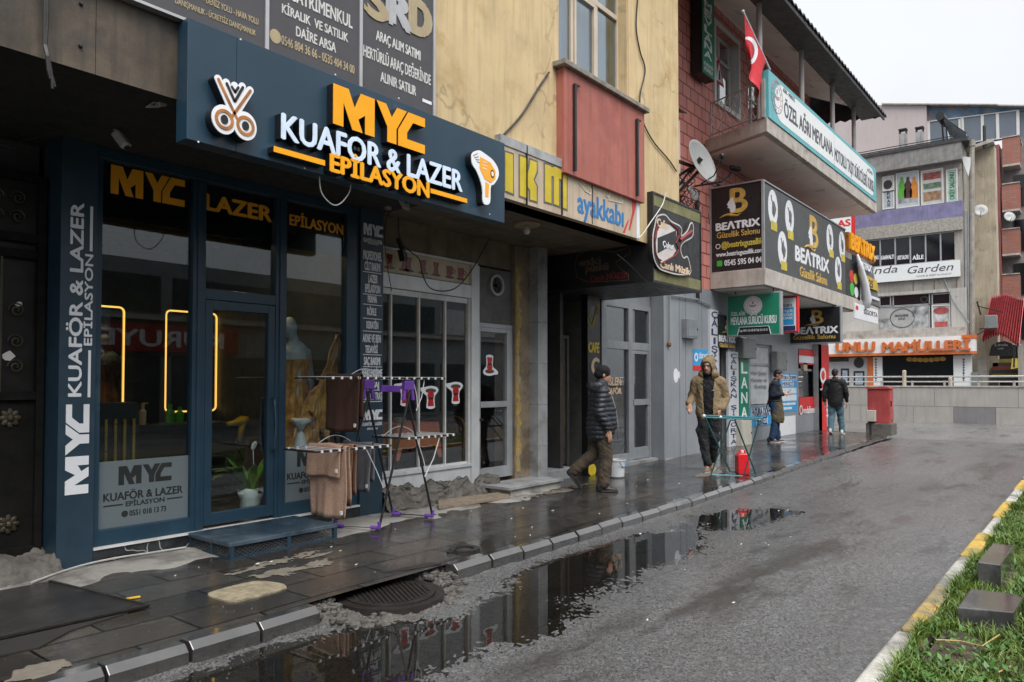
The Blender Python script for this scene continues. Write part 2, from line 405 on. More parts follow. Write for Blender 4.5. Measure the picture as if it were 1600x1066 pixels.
H = H + np.clip(sd - .6, 0, 1) * .012
edge = np.clip(1 - (4.2 - GY) / .28, 0, 1); H = H + edge * (vnoise(GX, GY, 6, 8)) * .022       # grit washed up against the kerb
RZ = H + np.vectorize(rise)(GX)
sheet('road', rx, ry, RZ, M_road)
NW = NT('puddle_water'); NW.t.nodes.remove(NW.b)
tr = NW.n('ShaderNodeBsdfTransparent'); tr.inputs[0].default_value = (.50, .47, .42, 1)
gl = NW.n('ShaderNodeBsdfGlossy'); gl.inputs['Roughness'].default_value = .012; gl.inputs[0].default_value = (1, 1, 1, 1)
fr = NW.n('ShaderNodeFresnel'); fr.inputs[0].default_value = 1.8
ms = NW.n('ShaderNodeMixShader'); NW.l(fr.outputs[0], ms.inputs[0]); NW.l(tr.outputs[0], ms.inputs[1]); NW.l(gl.outputs[0], ms.inputs[2]); NW.l(ms.outputs[0], NW.o.inputs[0])
bpz = NW.n('ShaderNodeBump'); bpz.inputs['Strength'].default_value = .03; bpz.inputs['Distance'].default_value = .01
NW.l(NW.noise(6, 2), bpz.inputs['Height']); NW.l(bpz.outputs[0], gl.inputs['Normal'])
wx = np.arange(.4, 9.61, .2); sheet('puddle_water', wx, [2.0, 2.6, 3.2, 3.6, 4.06], np.repeat((np.vectorize(rise)(wx))[:, None], 5, 1), NW.m)
cx = np.arange(21.2, 31.6, .35); cy = np.arange(-26, 27, .35); CX, CY2 = np.meshgrid(cx, cy, indexing='ij')
sheet('cross_road', cx, cy, np.vectorize(rise)(CX) + .012 + (vnoise(CX, CY2, .8, 6) - .5) * .02, M_cross)
# pavement
def paving(name):
    N = NT(name); v = N.vec(); b = N.b
    def brick(off, w_, h_, mort):
        k = N.n('ShaderNodeTexBrick'); k.offset = off; k.inputs['Scale'].default_value = 1; k.inputs['Brick Width'].default_value = w_; k.inputs['Row Height'].default_value = h_
        k.inputs['Mortar Size'].default_value = mort; k.inputs['Mortar Smooth'].default_value = .3
        k.inputs['Color1'].default_value = (1, 1, 1, 1); k.inputs['Color2'].default_value = (.45, .45, .45, 1); k.inputs['Mortar'].default_value = (0, 0, 0, 1); N.l(v, k.inputs['Vector']); return k
    bk = brick(.5, .80, .395, .010)
    base = N.mix(N.mr(N.noise(1.1, 5), .35, .65, 0, 1), (.034, .033, .033), (.062, .055, .047))
    c = N.mix(1, base, N.mix(1, bk.outputs['Color'], (1, 1, 1), 'MIX'), 'MULTIPLY')
    c = N.mix(.9, base, bk.outputs['Color'], 'MULTIPLY')
    dirt = N.noise(2.3, 8, .7); c = N.mix(N.mr(dirt, .56, .70, 0, .8), c, (.085, .072, .056))
    c = N.mix(bk.outputs['Fac'], c, (.004, .004, .004))
    N.l(c, b.inputs['Base Color'])
    r = N.noise(1.6, 7, .65); rr = N.mr(r, .35, .68, .06, .34); N.l(rr, b.inputs['Roughness'])
    h = N.n('ShaderNodeMath', operation='MULTIPLY_ADD'); N.l(bk.outputs['Fac'], h.inputs[0]); h.inputs[1].default_value = -2.0; N.l(N.noise(14, 4), h.inputs[2])
    N.bump(h.outputs[0], .15, .01); b.inputs['Specular IOR Level'].default_value = .6
    return N.m
M_pave = paving('wet_paving')
px_ = np.unique(np.concatenate([np.arange(-6, 9, .25), np.arange(9, 21.9, .25)])); py_ = np.arange(0, 1.001, .0625)
PX = np.repeat(px_[:, None], len(py_), 1)
YO = np.where(px_ < 20.6, ky(px_) + .13, ky(px_) + .13 + (1.3 - np.sqrt(np.clip(1.3 ** 2 - (px_ - 20.6) ** 2, 0, 9))))
PY = YO[:, None] + (7.6 - YO[:, None]) * py_[None]
def freesheet(name, X, Y, Z, m, kind='structure'):
    o = sheet(name, np.arange(X.shape[0]), np.arange(X.shape[1]), Z, m, kind)
    co = np.stack([X.ravel(), Y.ravel(), Z.ravel()], 1); o.data.vertices.foreach_set('co', co.ravel()); o.data.update(); return o
PZ = PAV + rv(PX) + (vnoise(PX, PY, .9, 12) - .5) * .014 + (vnoise(PX, PY, 2.6, 13) - .5) * .005
freesheet('pavement', PX, PY, PZ, M_pave)
M_kerb = mat('wet_basalt', (.045, .043, .042), .13, var=.3, scale=6, bump=.06, bscale=40, stain=(.09, .075, .06), stain_t=.6, spec=1.0, coat=1.0)
kb = MB().use(M_kerb); x = -5.0; i = 0
while x < 20.6:
    ln = rnd.choice((.44, .45, .45, .46)); x2 = x + ln
    if not (x2 > 3.5 and x < 4.38):
        g = .006 + rnd.random() * .012; dz = (rnd.random() - .5) * .016; dy = (rnd.random() - .5) * .012
        za, zb = rise(x) + PAV + dz, rise(x2) + PAV + dz + (rnd.random() - .5) * .006
        ya, yb = ky(x) + dy, ky(x2) + dy
        pr = [(0, -.2), (0, -.035), (.045, .006), (.15, .003), (.15, -.2)]
        kb.add([(x + g, ya + p, za + q) for p, q in pr] + [(x2 - g, yb + p, zb + q) for p, q in pr], [(0, 1, 2, 3, 4), (9, 8, 7, 6, 5)] + [(j, 5 + j, 5 + (j + 1) % 5, (j + 1) % 5) for j in range(5)])
    x = x2
for j in range(7):               # the rounded corner at the crossing
    t0, t1 = (j / 7 * math.pi / 2 for j in (j, j + .96)); c = (20.6, ky(20.6) + 1.43)
    q = [(c[0] + r * math.sin(t), c[1] - r * math.cos(t)) for t in (t0, t1) for r in (1.43, 1.28)]
    zz = rise(21) + PAV; kb.add([(*q[k], z) for z in (zz - .2, zz + .005) for k in (0, 1, 3, 2)], MB.BF)
kb.box(22.03 - .15, 22.03, ky(20.6) + 1.44, 7.5, 0, rise(21.5) + PAV + .005)
kb.build('kerb', kind='structure', bevel=.006)
M_conc = mat('dry_concrete', (.26, .25, .235), .8, var=.25, scale=3, bump=.35, bscale=45, stain=(.10, .095, .09), stain_t=.52, grain=.25)
ax = np.arange(1.6, 9.0, .08); ay = np.arange(0, 1.01, .05); AX = np.repeat(ax[:, None], len(ay), 1)
AO = 5.84 + (vnoise(ax, ax * 0, 2.0, 21) - .5) * .22 + (vnoise(ax, ax * 0, 7, 22) - .5) * .07 + np.clip(ax - 7.6, 0, 9) * .35
AY = AO[:, None] + (6.9 - AO[:, None]) * ay[None]
AZ = PAV + .012 + (vnoise(AX, AY, 3, 23) - .5) * .02 + (vnoise(AX, AY, 12, 24) - .5) * .008 - .02 * (1 - ay[None]) ** 6
freesheet('concrete_apron', AX, AY, AZ, M_conc)
M_mort = mat('spilt_mortar', (.135, .118, .095), .85, var=.25, scale=9, bump=.5, bscale=60)
def blob(name, cx, cy, ru, rv_, z, m, th=.008, seed=0, n=40, amp=.45, ang=0, **k):
    r_ = random.Random(seed); ph = [r_.random() * 6.28 for _ in range(5)]; b = MB().use(m)
    pts = []
    for i in range(n):
        t = 2 * math.pi * i / n; q = 1 + amp * sum(math.sin(t * (j + 2) + ph[j]) / (j + 2) for j in range(5))
        u, v = ru * q * math.cos(t), rv_ * q * math.sin(t); pts.append((cx + u * math.cos(ang) - v * math.sin(ang), cy + u * math.sin(ang) + v * math.cos(ang)))
    b.fp(Fr((0, 0, z), (1, 0, 0), (0, 1, 0), (0, 0, 1)), pts, -.01, th); return b.build(name, **k)
def smear(px, py, ru, rv_, seed, ang=0, amp=.5):
    p = ground(px, py); n = 40; us = np.linspace(-1.35, 1.35, n); U, V_ = np.meshgrid(us, us, indexing='ij')
    X_ = p.x + U * ru * math.cos(ang) - V_ * rv_ * math.sin(ang); Y_ = p.y + U * ru * math.sin(ang) + V_ * rv_ * math.cos(ang)
    Z_ = PAV + rv(X_) + (vnoise(X_, Y_, .9, 12) - .5) * .014 + (vnoise(X_, Y_, 2.6, 13) - .5) * .005 + .004
    mk = 1 - np.hypot(U, V_) + amp * ((vnoise(X_, Y_, 9, seed) - .5) * 1.3 + (vnoise(X_, Y_, 28, seed + 40) - .5) * 1.1)
    b = MB(); b.v = [tuple(q) for q in np.stack([X_.ravel(), Y_.ravel(), (Z_ + .003 * np.clip(mk, 0, 1)).ravel()], 1)]
    b.f = [(i * n + j, (i + 1) * n + j, (i + 1) * n + j + 1, i * n + j + 1) for i in range(n - 1) for j in range(n - 1) if mk[i, j] > 0]; b.m = [0] * len(b.f); b.build('mortar_smear', M_mort, kind='stuff', smooth=True)
smear(58, 1052, .14, .11, 1, .2, .4); smear(425, 880, .40, .07, 2, .05, 1.3); smear(470, 888, .30, .10, 3, .1, 1.5); smear(500, 868, .14, .03, 7, 0, 1.2); smear(1108, 741, .50, .12, 4, 0, .3); smear(880, 765, .6, .12, 9, 0, 1.6)

# manhole at the broken kerb
M_iron = mat('wet_cast_iron', (.032, .028, .026), .35, metal=.35, var=.3, scale=12, bump=.3, bscale=90, stain=(.10, .055, .03), stain_t=.62)
M_grit = mat('broken_asphalt', (.075, .07, .064), .75, var=.5, scale=40, bump=.9, bscale=50, grain=.5)
c = Vector((3.78, 4.17, .052)); t = thing('manhole_cover', 'round ribbed iron manhole cover set into the broken kerb', 'manhole cover', c)
b = MB(); b.lathe([(.0, -.05), (.33, -.05), (.33, .012), (.30, .014), (.0, .008)], c, 40)
b.build('lid', M_iron, t)
b = MB()
for i in range(-8, 9):
    q = i * .034; h = math.sqrt(max(0, .285 ** 2 - q * q)); a = rad(62)
    if h > .04:
        d = Vector((math.cos(a), math.sin(a), 0)); n_ = Vector((-d.y, d.x, 0)); b.bar(c + n_ * q - d * h + Vector((0, 0, .014)), c + n_ * q + d * h + Vector((0, 0, .014)), .016, .016)
b.build('rib', M_iron, t)
b = MB(); b.ring(Fr(c, (1, 0, 0), (0, 1, 0), (0, 0, 1)), 0, 0, .335, .40, -.06, .004, 40); b.build('frame_ring', M_iron, t)
b = MB().use(M_grit)
for i in range(260):
    an = rnd.uniform(0, 6.28); r_ = rnd.uniform(.40, .60); p = Vector((c.x + r_ * math.cos(an) * 1.15, c.y + r_ * math.sin(an) * .8, 0))
    if p.y > 4.62: continue
    s_ = rnd.uniform(.012, .034); p.z = max(.0, min(.10, .09 - (4.32 - p.y) * .17)) + rnd.uniform(-.01, .006)
    b.ell(p, (s_ * rnd.uniform(.7, 1.5), s_ * rnd.uniform(.7, 1.5), s_ * .7), 5, Matrix.Rotation(rnd.uniform(0, 3), 3, 'Z'))
b.build('rubble', kind='stuff')
xs = np.arange(3.1, 4.75, .014); ys = np.arange(3.62, 4.5, .014); XX, YY = np.meshgrid(xs, ys, indexing='ij')
rr = np.hypot((XX - c.x) / 1.15, (YY - c.y))
ZZ = np.where(rr < .42, .018, np.clip(.085 - (4.32 - YY) * .16, -.03, .10)) + (vnoise(XX, YY, 14, 31) - .5) * .035 + (vnoise(XX, YY, 46, 32) - .5) * .03
ZZ = ZZ - .14 * sst((rr - .50) / .2) * (YY < 4.3)
sheet('broken_road_edge', xs, ys, ZZ, M_grit)
b = MB().use(mat('hole_shade', (.012, .011, .01), .9)); p1 = atZ(640, 893, .125)
b.fp(Fr((0, 0, 0), (1, 0, 0), (0, 1, 0), (0, 0, 1)), [(3.95, 4.47), (4.42, 4.40), (4.46, 4.30), (4.25, 4.33), (4.05, 4.40)], .05, .131); b.build('gap_shade_patch', kind='structure')  # solid dark patch stands in for the shade of a hole

# hatch, covers, ring
M_wetmetal = mat('wet_plate', (.026, .025, .025), .16, metal=.1, var=.5, scale=4, bump=.5, bscale=130, stain=(.10, .095, .09), stain_t=.56, grain=.3)  # paler patches stand in for grey light on the wet plate
q = [atZ(x, y, .145) for x, y in ((233, 946), (-70, 1012), (-160, 952), (78, 908))]
t = thing('iron_hatch', 'dark wet iron hatch plate lying over a pit in the pavement', 'hatch', (q[0] + q[2]) / 2)
FZ = lambda z: Fr((0, 0, z), (1, 0, 0), (0, 1, 0), (0, 0, 1))
b = MB(); b.fp(FZ(0), [(p.x, p.y) for p in q], .128, .145); b.build('plate', M_wetmetal, t)
b = MB(); b.bar(q[0] + Vector((0, 0, .003)), q[1] + Vector((0, 0, .0)), .02, .012); b.bar(q[0], q[3], .02, .012); b.build('rim', M_iron, t)
b = MB().use(bpy.data.materials['hole_shade']); q2 = [atZ(x, y, .13) for x, y in ((200, 957), (110, 985), (60, 1012), (-60, 1035), (-70, 1013), (100, 975))]
b.fp(FZ(0), [(p.x, p.y) for p in q2], .08, .1302); b.build('pit_shade_patch', kind='structure')  # black slab painted as the pit's shade, no opening is cut
q = [atZ(x, y, .136) for x, y in ((325, 928), (340, 934), (372, 937), (440, 920), (447, 915), (437, 910), (397, 907), (335, 922))]
b = MB(); b.fp(FZ(0), smooth_poly([(p.x, p.y) for p in q], 3), .11, .132)
b.build('utility_cover', mat('beige_composite', (.24, .205, .14), .7, var=.4, scale=18, bump=1, bscale=110, grain=.35, stain=(.12, .10, .075), stain_t=.56), bevel=.002, label='small beige rounded rectangular service cover in the dark pavement', cat='utility cover')
p = ground(726, 860); b = MB(); b.ring(FZ(p.z), p.x, p.y, .085, .14, -.01, .022, 20); b.bar(p + Vector((-.2, .02, .012)), p + Vector((-.1, 0, .012)), .03, .02)
b.build('drain_ring', mat('black_plastic', (.02, .02, .02), .4), label='black plastic drain ring lying on the wet pavement', cat='drain ring')
p = ground(202, 938); b = MB(); b.bar(p + Vector((-.07, .03, .01)), p + Vector((.07, -.01, .012)), .03, .006)
b.build('candy_wrapper', mat('wrapper', (.7, .4, .03), .35, var=.5, scale=60), label='crumpled yellow sweet wrapper on the dark paving by the hatch', cat='litter')
M_paper = mat('paper_scrap', (.6, .58, .55), .8)
lit = MB().use(M_paper)
for i in range(60):
    xx = rnd.uniform(1.5, 12); yy = rnd.choice((rnd.uniform(4.3, 6.2), rnd.uniform(1.4, 4.0))); zz = (PAV if yy > 4.2 else .01) + rise(xx) + .006
    s_ = rnd.uniform(.004, .016); lit.bar((xx - s_, yy, zz), (xx + s_, yy + rnd.uniform(-.01, .01), zz + .003), s_ * rnd.uniform(.5, 1.4), .003)
lit.build('paper_litter', kind='stuff')
gr = MB().use(M_grit); r6 = random.Random(17)
for i in range(1500):
    xx = 1.4 + 12 * r6.random() ** 1.3; yy = ky(xx) - .02 - abs(r6.gauss(0, .13)) if i % 3 else r6.uniform(4.25, 6.3); zz = (.004 if yy < ky(xx) else PAV - .002) + rise(xx); s_ = r6.uniform(.002, .007)
    if yy < ky(xx) and (3.4 < xx < 4.45): continue
    zz += .012 if yy < ky(xx) else .006; an = r6.uniform(0, 6.28); q_ = [(s_ * math.cos(an + k * 2.1) * r6.uniform(.7, 1.3), s_ * math.sin(an + k * 2.1) * r6.uniform(.7, 1.3)) for k in range(3)]
    gr.add([(xx + a_, yy + c_, zz - .008) for a_, c_ in q_] + [(xx, yy, zz + s_ * .7)], [(0, 2, 1), (0, 1, 3), (1, 2, 3), (2, 0, 3)])
gr.build('loose_grit', kind='stuff')

# ---------------------------------------------------------------- planted median
M_soil = mat('soil', (.06, .045, .03), .9, var=.4, scale=9, bump=.8, bscale=40)
mx_ = np.arange(-8, 19, .12); my_ = np.arange(-3.2, .9, .1); MX, MY = np.meshgrid(mx_, my_, indexing='ij')
MZ = .085 + .07 * sst((.8 - MY) / .9) + (vnoise(MX, MY, 2.5, 41) - .5) * .06; med = lambda x_, y_: .085 + .07 * float(sst((.8 - y_) / .9)) + (float(vnoise(x_, y_, 2.5, 41)) - .5) * .06
sheet('median_soil', mx_, my_, MZ, M_soil)
M_wht = mat('worn_white_paint', (.42, .41, .38), .7, var=.2, scale=8, bump=.6, bscale=50, stain=(.15, .14, .13), stain_t=.48, grain=.3)
M_yel = mat('worn_yellow_paint', (.47, .31, .05), .6, var=.3, scale=8, bump=.6, bscale=50, stain=(.17, .15, .12), stain_t=.50, grain=.3)
x = -4.78; i = 1
kb = MB()
while x < 18.5:
    ln = 1.23; kb.use((M_wht, M_yel)[i % 2]); dz = rnd.uniform(-.01, .01)
    kb.box(x + .004, x + ln - .004, .885 + rnd.uniform(-.008, .008), 1.01 + rnd.uniform(-.012, .012), -.05, .115 + dz + rise(x)); x += ln; i += 1
kb.build('median_kerb', kind='structure', bevel=.018)
# grass
def grass():
    r = np.random.RandomState(3); n = 95000
    X = 3.2 + 12 * r.rand(n) ** 1.25; Y = .9 - 2.2 * r.rand(n) ** 1.6
    dens = vnoise(X, Y, 1.8, 51) + .5 * vnoise(X, Y, 6, 52)
    bare = (np.hypot((X - 4.95) / .35, (Y - .72) / .16) < 1) | ((X > 5.38) & (X < 5.98) & (Y > .44) & (Y < .76)) | ((X > 6.42) & (X < 7.3) & (Y > .58) & (Y < .76))
    k = (dens > .38) & ~(bare & (r.rand(n) < .96)); X, Y, dens = X[k], Y[k], dens[k]; n = len(X)
    Zb = .085 + .07 * sst((.8 - Y) / .9) + (vnoise(X, Y, 2.5, 41) - .5) * .06 - .01
    h = (.035 + .10 * r.rand(n) ** 1.5) * (.5 + .75 * vnoise(X, Y, 3.2, 53)); an = r.rand(n) * 6.283; w_ = .0022 + .0028 * r.rand(n); lean = h * (.25 + .9 * r.rand(n)); la = r.rand(n) * 6.283
    co = np.zeros((n, 5, 3)); dx, dy = np.cos(an) * w_, np.sin(an) * w_; lx, ly = np.cos(la) * lean, np.sin(la) * lean
    for j, (sg, f, lf) in enumerate(((-1, 0, 0), (1, 0, 0), (.8, .6, .35), (-.8, .6, .35), (0, 1, 1))):
        co[:, j, 0] = X + dx * sg + lx * lf; co[:, j, 1] = Y + dy * sg + ly * lf; co[:, j, 2] = Zb + h * f * (1 - .25 * lf * lean / h.clip(.01))
    me = bpy.data.meshes.new('grass'); me.vertices.add(n * 5); me.vertices.foreach_set('co', co.ravel())
    bidx = (np.arange(n) * 5)[:, None]; L_ = np.concatenate([bidx + np.array([0, 1, 2, 3]), bidx + np.array([3, 2, 4])], 1)
    me.loops.add(n * 7); me.loops.foreach_set('vertex_index', L_.ravel()); me.polygons.add(2 * n)
    ls = (np.arange(n) * 7)[:, None] + np.array([0, 4]); me.polygons.foreach_set('loop_start', ls.ravel()); me.update(calc_edges=True)
    N = NT('grass_blades'); nn = N.noise(3, 4); n2 = N.noise(160, 1)
    cc = N.mix(N.mr(nn, .35, .65, 0, 1), (.040, .105, .010), (.115, .20, .024)); cc = N.mix(N.mr(n2, .58, .68, 0, .8), cc, (.26, .21, .08)); N.l(cc, N.b.inputs['Base Color']); N.b.inputs['Roughness'].default_value = .42
    me.materials.append(N.m); o = bpy.data.objects.new('grass', me); COL.objects.link(o); tag(o, kind='stuff')
grass()
r2 = random.Random(5); wd = MB().use(mat('weed_leaf', (.05, .13, .018), .4, var=.35, scale=20))
for i in range(900):
    xx = 4.2 + 8 * r2.random() ** 1.5; yy = .86 - 1.1 * r2.random(); zz = med(xx, yy)
    if (5.3 < xx < 6.05 and .4 < yy < .8) or (6.35 < xx < 7.35 and .5 < yy < .8) or vnoise(xx, yy, 1.1, 57) < .5: continue
    for j in range(5):
        a_ = r2.random() * 6.28; l_ = r2.uniform(.02, .05); d = Vector((math.cos(a_), math.sin(a_), r2.uniform(.1, .9))) * l_; s_ = Vector((-d.y, d.x, 0)) * .28; p = Vector((xx + r2.uniform(-.03, .03), yy + r2.uniform(-.03, .03), zz + r2.uniform(.01, .06)))
        wd.add([p, p + d * .5 + s_, p + d, p + d * .5 - s_], [(0, 1, 2, 3)])
wd.build('weeds', kind='stuff')
M_gran = mat('polished_granite', (.04, .04, .042), .12, coat=.9, var=.3, scale=3, bump=.03, bscale=90, stain=(.13, .13, .135), stain_t=.52, grain=.15)
M_granr = mat('sawn_granite', (.13, .13, .135), .6, var=.3, scale=5, bump=.4, bscale=90, stain=(.05, .05, .055), stain_t=.5)
b = MB().use(M_gran); b.fp(FZ(0), [(5.40, .74), (5.94, .735), (5.98, .50), (5.90, .44), (5.50, .455)], .06, .215)
b.build('granite_block', bevel=.006, label='low flat granite slab with a clipped corner lying in the grass', cat='granite block')
b = MB().use(M_gran); b.box(6.44, 7.26, .60, .745, .05, .30); o = b.build('granite_block', bevel=.007, label='long upright granite kerb block standing behind the flat slab in the grass', cat='granite block'); o.rotation_euler.z = rad(-1)
tw = MB()
p = [atZ(x, y, .14) for x, y in ((1462, 1008), (1500, 1010), (1535, 1018), (1562, 1000))]; tw.tube([v + Vector((0, 0, .03)) for v in p], .004, 6)
p = [atZ(x, y, .14) for x, y in ((1560, 1060), (1580, 1050), (1590, 1062))]; tw.tube([v + Vector((0, 0, .03)) for v in p], .004, 6)
tw.build('dry_twig', mat('dry_straw', (.42, .28, .12), .7), label='dry yellow stalk lying on the grass verge', cat='twig')
# ================================================================ shared materials
M_navy = mat('navy_coated_metal', (.015, .042, .070), .38, var=.12, scale=2.0, spec=.45, stain=(.035, .075, .11), stain_t=.6)
M_navyd = mat('navy_cladding', (.017, .040, .064), .42, var=.15, scale=2.5)
M_gold = mat('gold_acrylic', (.86, .37, .006), .4, var=.06, scale=5, spec=.3)
M_goldf = mat('gold_film', (.86, .38, .02), .4, var=.06)
M_black = mat('black_board', (.008, .008, .010), .35)
M_blackf = mat('black_film', (.003, .003, .004), .22)
M_white = mat('white_lettering', (.72, .74, .78), .35, var=.05)
M_ice = mat('ice_white_acrylic', (.62, .74, .90), .3, var=.10, scale=6)
M_dark = mat('dark_metal', (.014, .014, .016), .45, var=.3)
M_wire = mat('cable_black', (.015, .014, .014), .6)
M_wirew = mat('cable_white', (.50, .50, .48), .5)
M_glass = glass('shop_glass', (.85, .90, .89), .045)
M_glassd = glass('grey_glass', (.84, .86, .86), .085)
M_glassw = glass('window_glass', (.62, .7, .74), .16)
M_ysal = mat('ochre_plaster', (.57, .435, .245), .8, var=.12, scale=1.6, bump=.22, bscale=14, streak=.38, stain=(.43, .30, .14), stain_t=.55, grain=.12)
def crack_mat():            # plaster with hairline cracks
    m = M_ysal; N = NT('tmp'); bpy.data.materials.remove(N.m)
    N = NT.__new__(NT); N.m = m; N.t = m.node_tree; N.b = N.t.nodes['Principled BSDF']; N.o = N.t.nodes['Material Output']
    src = N.b.inputs['Base Color'].links[0].from_socket
    ns = N.n('ShaderNodeTexNoise'); ns.inputs['Scale'].default_value = 1.6; ns.inputs['Detail'].default_value = 6; N.l(N.vec(), ns.inputs['Vector'])
    mx2 = N.mix(.30, N.vec((.55, 1, .8)), ns.outputs['Color'], 'LINEAR_LIGHT')
    vo = N.n('ShaderNodeTexVoronoi', feature='DISTANCE_TO_EDGE'); vo.inputs['Scale'].default_value = .62; N.l(mx2, vo.inputs['Vector'])
    k = N.mr(vo.outputs[0], .0, .009, .42, 0); msk = N.mr(N.noise(.9, 3), .44, .56, 0, 1)
    mm = N.n('ShaderNodeMath', operation='MULTIPLY'); N.l(k, mm.inputs[0]); N.l(msk, mm.inputs[1])
    N.l(N.mix(mm.outputs[0], src, (.10, .065, .03)), N.b.inputs['Base Color'])
crack_mat()
M_marble = mat('sooty_brown_marble', (.066, .050, .034), .5, var=.6, scale=3.5, bump=.12, bscale=20, streak=.85, stain=(.025, .022, .02), stain_t=.52, grain=.25)
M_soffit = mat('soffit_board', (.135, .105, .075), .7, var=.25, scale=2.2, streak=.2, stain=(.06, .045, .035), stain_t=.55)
M_soffd = mat('black_soffit', (.013, .012, .011), .8, var=.4)  # near-black, much darker than the other soffit boards
M_plast = mat('grimy_plaster', (.17, .145, .105), .85, var=.3, scale=3, bump=.35, bscale=30, streak=.5, stain=(.07, .055, .04), stain_t=.53)
M_red = mat('faded_red_paint', (.37, .118, .092), .62, var=.12, scale=2, streak=.45, stain=(.30, .085, .07), stain_t=.54, bump=.08, grain=.1)
M_cream = mat('cream_window_frame', (.52, .44, .35), .5, var=.12)
M_cap = mat('weathered_flashing', (.30, .31, .32), .45, var=.3, scale=7, stain=(.10, .09, .08), stain_t=.55)
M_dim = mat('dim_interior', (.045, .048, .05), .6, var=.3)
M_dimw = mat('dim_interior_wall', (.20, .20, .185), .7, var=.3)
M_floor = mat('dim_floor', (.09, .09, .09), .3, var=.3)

YB, ZS = 5.05, 3.60             # front of the overhanging storey and its underside
XE = 10.44
# ================================================================ ochre building
yb = thing('ochre_building', 'ochre plastered building with cracked wall overhanging the shops', 'building', (4, 7, PAV))
F = FY(YB)
win = (7.23 * 1.0, 8.86, 5.40, 7.6)
b = MB(); b.wall(F, 2.62, XE, ZS, 11.5, -.28, 0, [win, (3.0, 5.0, 6.6, 9), (7.2, 8.9, 8.6, 10.6)]); b.build('wall', M_ysal, yb)
b = MB(); b.box(XE - .28, XE, YB + .281, 11, ZS, 11.5); b.box(-5, XE - .281, 11.0, 11.2, 0, 11.5); b.box(-5, XE, YB, 11.2, 11.501, 11.7); b.build('side_wall', M_ysal, yb)
b = MB(); b.wall(F, -5, 1.0, ZS, 11.5, -.28, .01); b.wall(F, 1.004, 2.02, ZS, 11.5, -.28, .012); b.wall(F, 2.024, 2.619, ZS, 11.5, -.28, .01); b.build('fascia', M_marble, yb)
b = MB()
for x, z in ((1.93, 3.75), (1.93, 4.02)): b.lathe([(0, 0), (.014, 0), (.010, .02), (0, .022)], (x, YB - .012, z), 8, (0, -1, 0))
b.build('fixing_bolt', M_dark, yb)
b = MB()
y = YB + .02
while y < 7.2:
    b.box(5.8, XE, y, min(y + .52, 7.2) - .012, ZS, ZS + .02); y += .52
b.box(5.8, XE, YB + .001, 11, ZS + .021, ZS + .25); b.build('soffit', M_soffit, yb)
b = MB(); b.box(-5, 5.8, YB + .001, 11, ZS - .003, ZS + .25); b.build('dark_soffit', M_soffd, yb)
b = MB(); b.box(-5, XE, YB + .3, 11, 4.4, 4.6); b.build('floor_slab', M_dimw, yb)
# window of the first floor
g = FY(5.22); u0, u1, v0, v1 = 7.20, 8.89, 5.38, 7.62
wt = MB(); T_ = .055
wt.fb(g, u0, u1, v0, v0 + T_, -.03, .03); wt.fb(g, u0, u1, v1 - T_, v1, -.03, .03)
for q in (u0, u0 + .50, u0 + 1.08, u1 - T_): wt.fb(g, q, q + T_, v0 + T_, v1 - T_, -.029, .031)
wt.fb(g, u0 + T_, u1 - T_, 6.62, 6.69, -.028, .036)
wt.fb(g, u0 + .57, u0 + 1.07, v0 + T_, v0 + T_ + .05, .0, .045); wt.fb(g, u0 + .57, u0 + .61, v0 + T_, 6.6, .0, .044); wt.fb(g, u0 + 1.03, u0 + 1.07, v0 + T_, 6.6, .0, .044); wt.fb(g, u0 + .57, u0 + 1.07, 6.56, 6.61, .0, .045)
wo = wt.build('window', M_cream, yb, bevel=.004)
b = MB(); b.fb(g, u0 + .02, u1 - .02, v0 + .02, v1 - .02, -.004, .004); b.build('pane', M_glassw, wo)
b = MB()
pts = [(u0 + i * (u1 - u0) / 40, .14 + .02 * math.sin(i * 1.9)) for i in range(41)]
b.add([(u, 5.22 + w_, z) for u, w_ in pts for z in (v0, v1)], [(2 * i, 2 * i + 2, 2 * i + 3, 2 * i + 1) for i in range(40)])
b.build('curtain', mat('pale_curtain', (.62, .66, .70), .8, var=.06), wo, smooth=True)
b = MB(); b.fb(FY(YB), 7.15, 9.05, 7.62, 7.75, .0, .10); b.fb(FY(YB), 8.89, 8.90, 5.4, 7.6, -.2, .001); b.build('lintel', M_red, yb)
# red bay under the window
b = MB(); b.box(7.18, 9.13, 4.93, YB - .001, 4.10, 5.36); b.build('bay_panel', M_red, yb, bevel=.006)
b = MB(); b.box(7.10, 9.18, 4.87, YB + .15, 5.361, 5.425); b.build('sill', mat('stained_sill', (.22, .20, .17), .8, var=.4, scale=8, bump=.4), yb, bevel=.008)
b = MB()
for x in (7.36, 8.88):
    b.bar((x, 4.905, 4.15), (x, 4.905, 5.20), .035, .035); b.bar((x, 4.905, 5.20), (x + .10, 4.905, 5.20), .02, .02)
b.build('iron_bracket', M_dark, yb)
# ground-floor walls between and behind the shops
for q_ in ((-5, 2.36, 6.95, 7.1), (2.4, 2.62, 6.82, 11), (5.48, 5.70, 6.66, 11), (8.72, 8.95, 6.9, 11)): b = MB(); b.box(*q_, 0, ZS); b.build('party_wall', M_dim, yb)

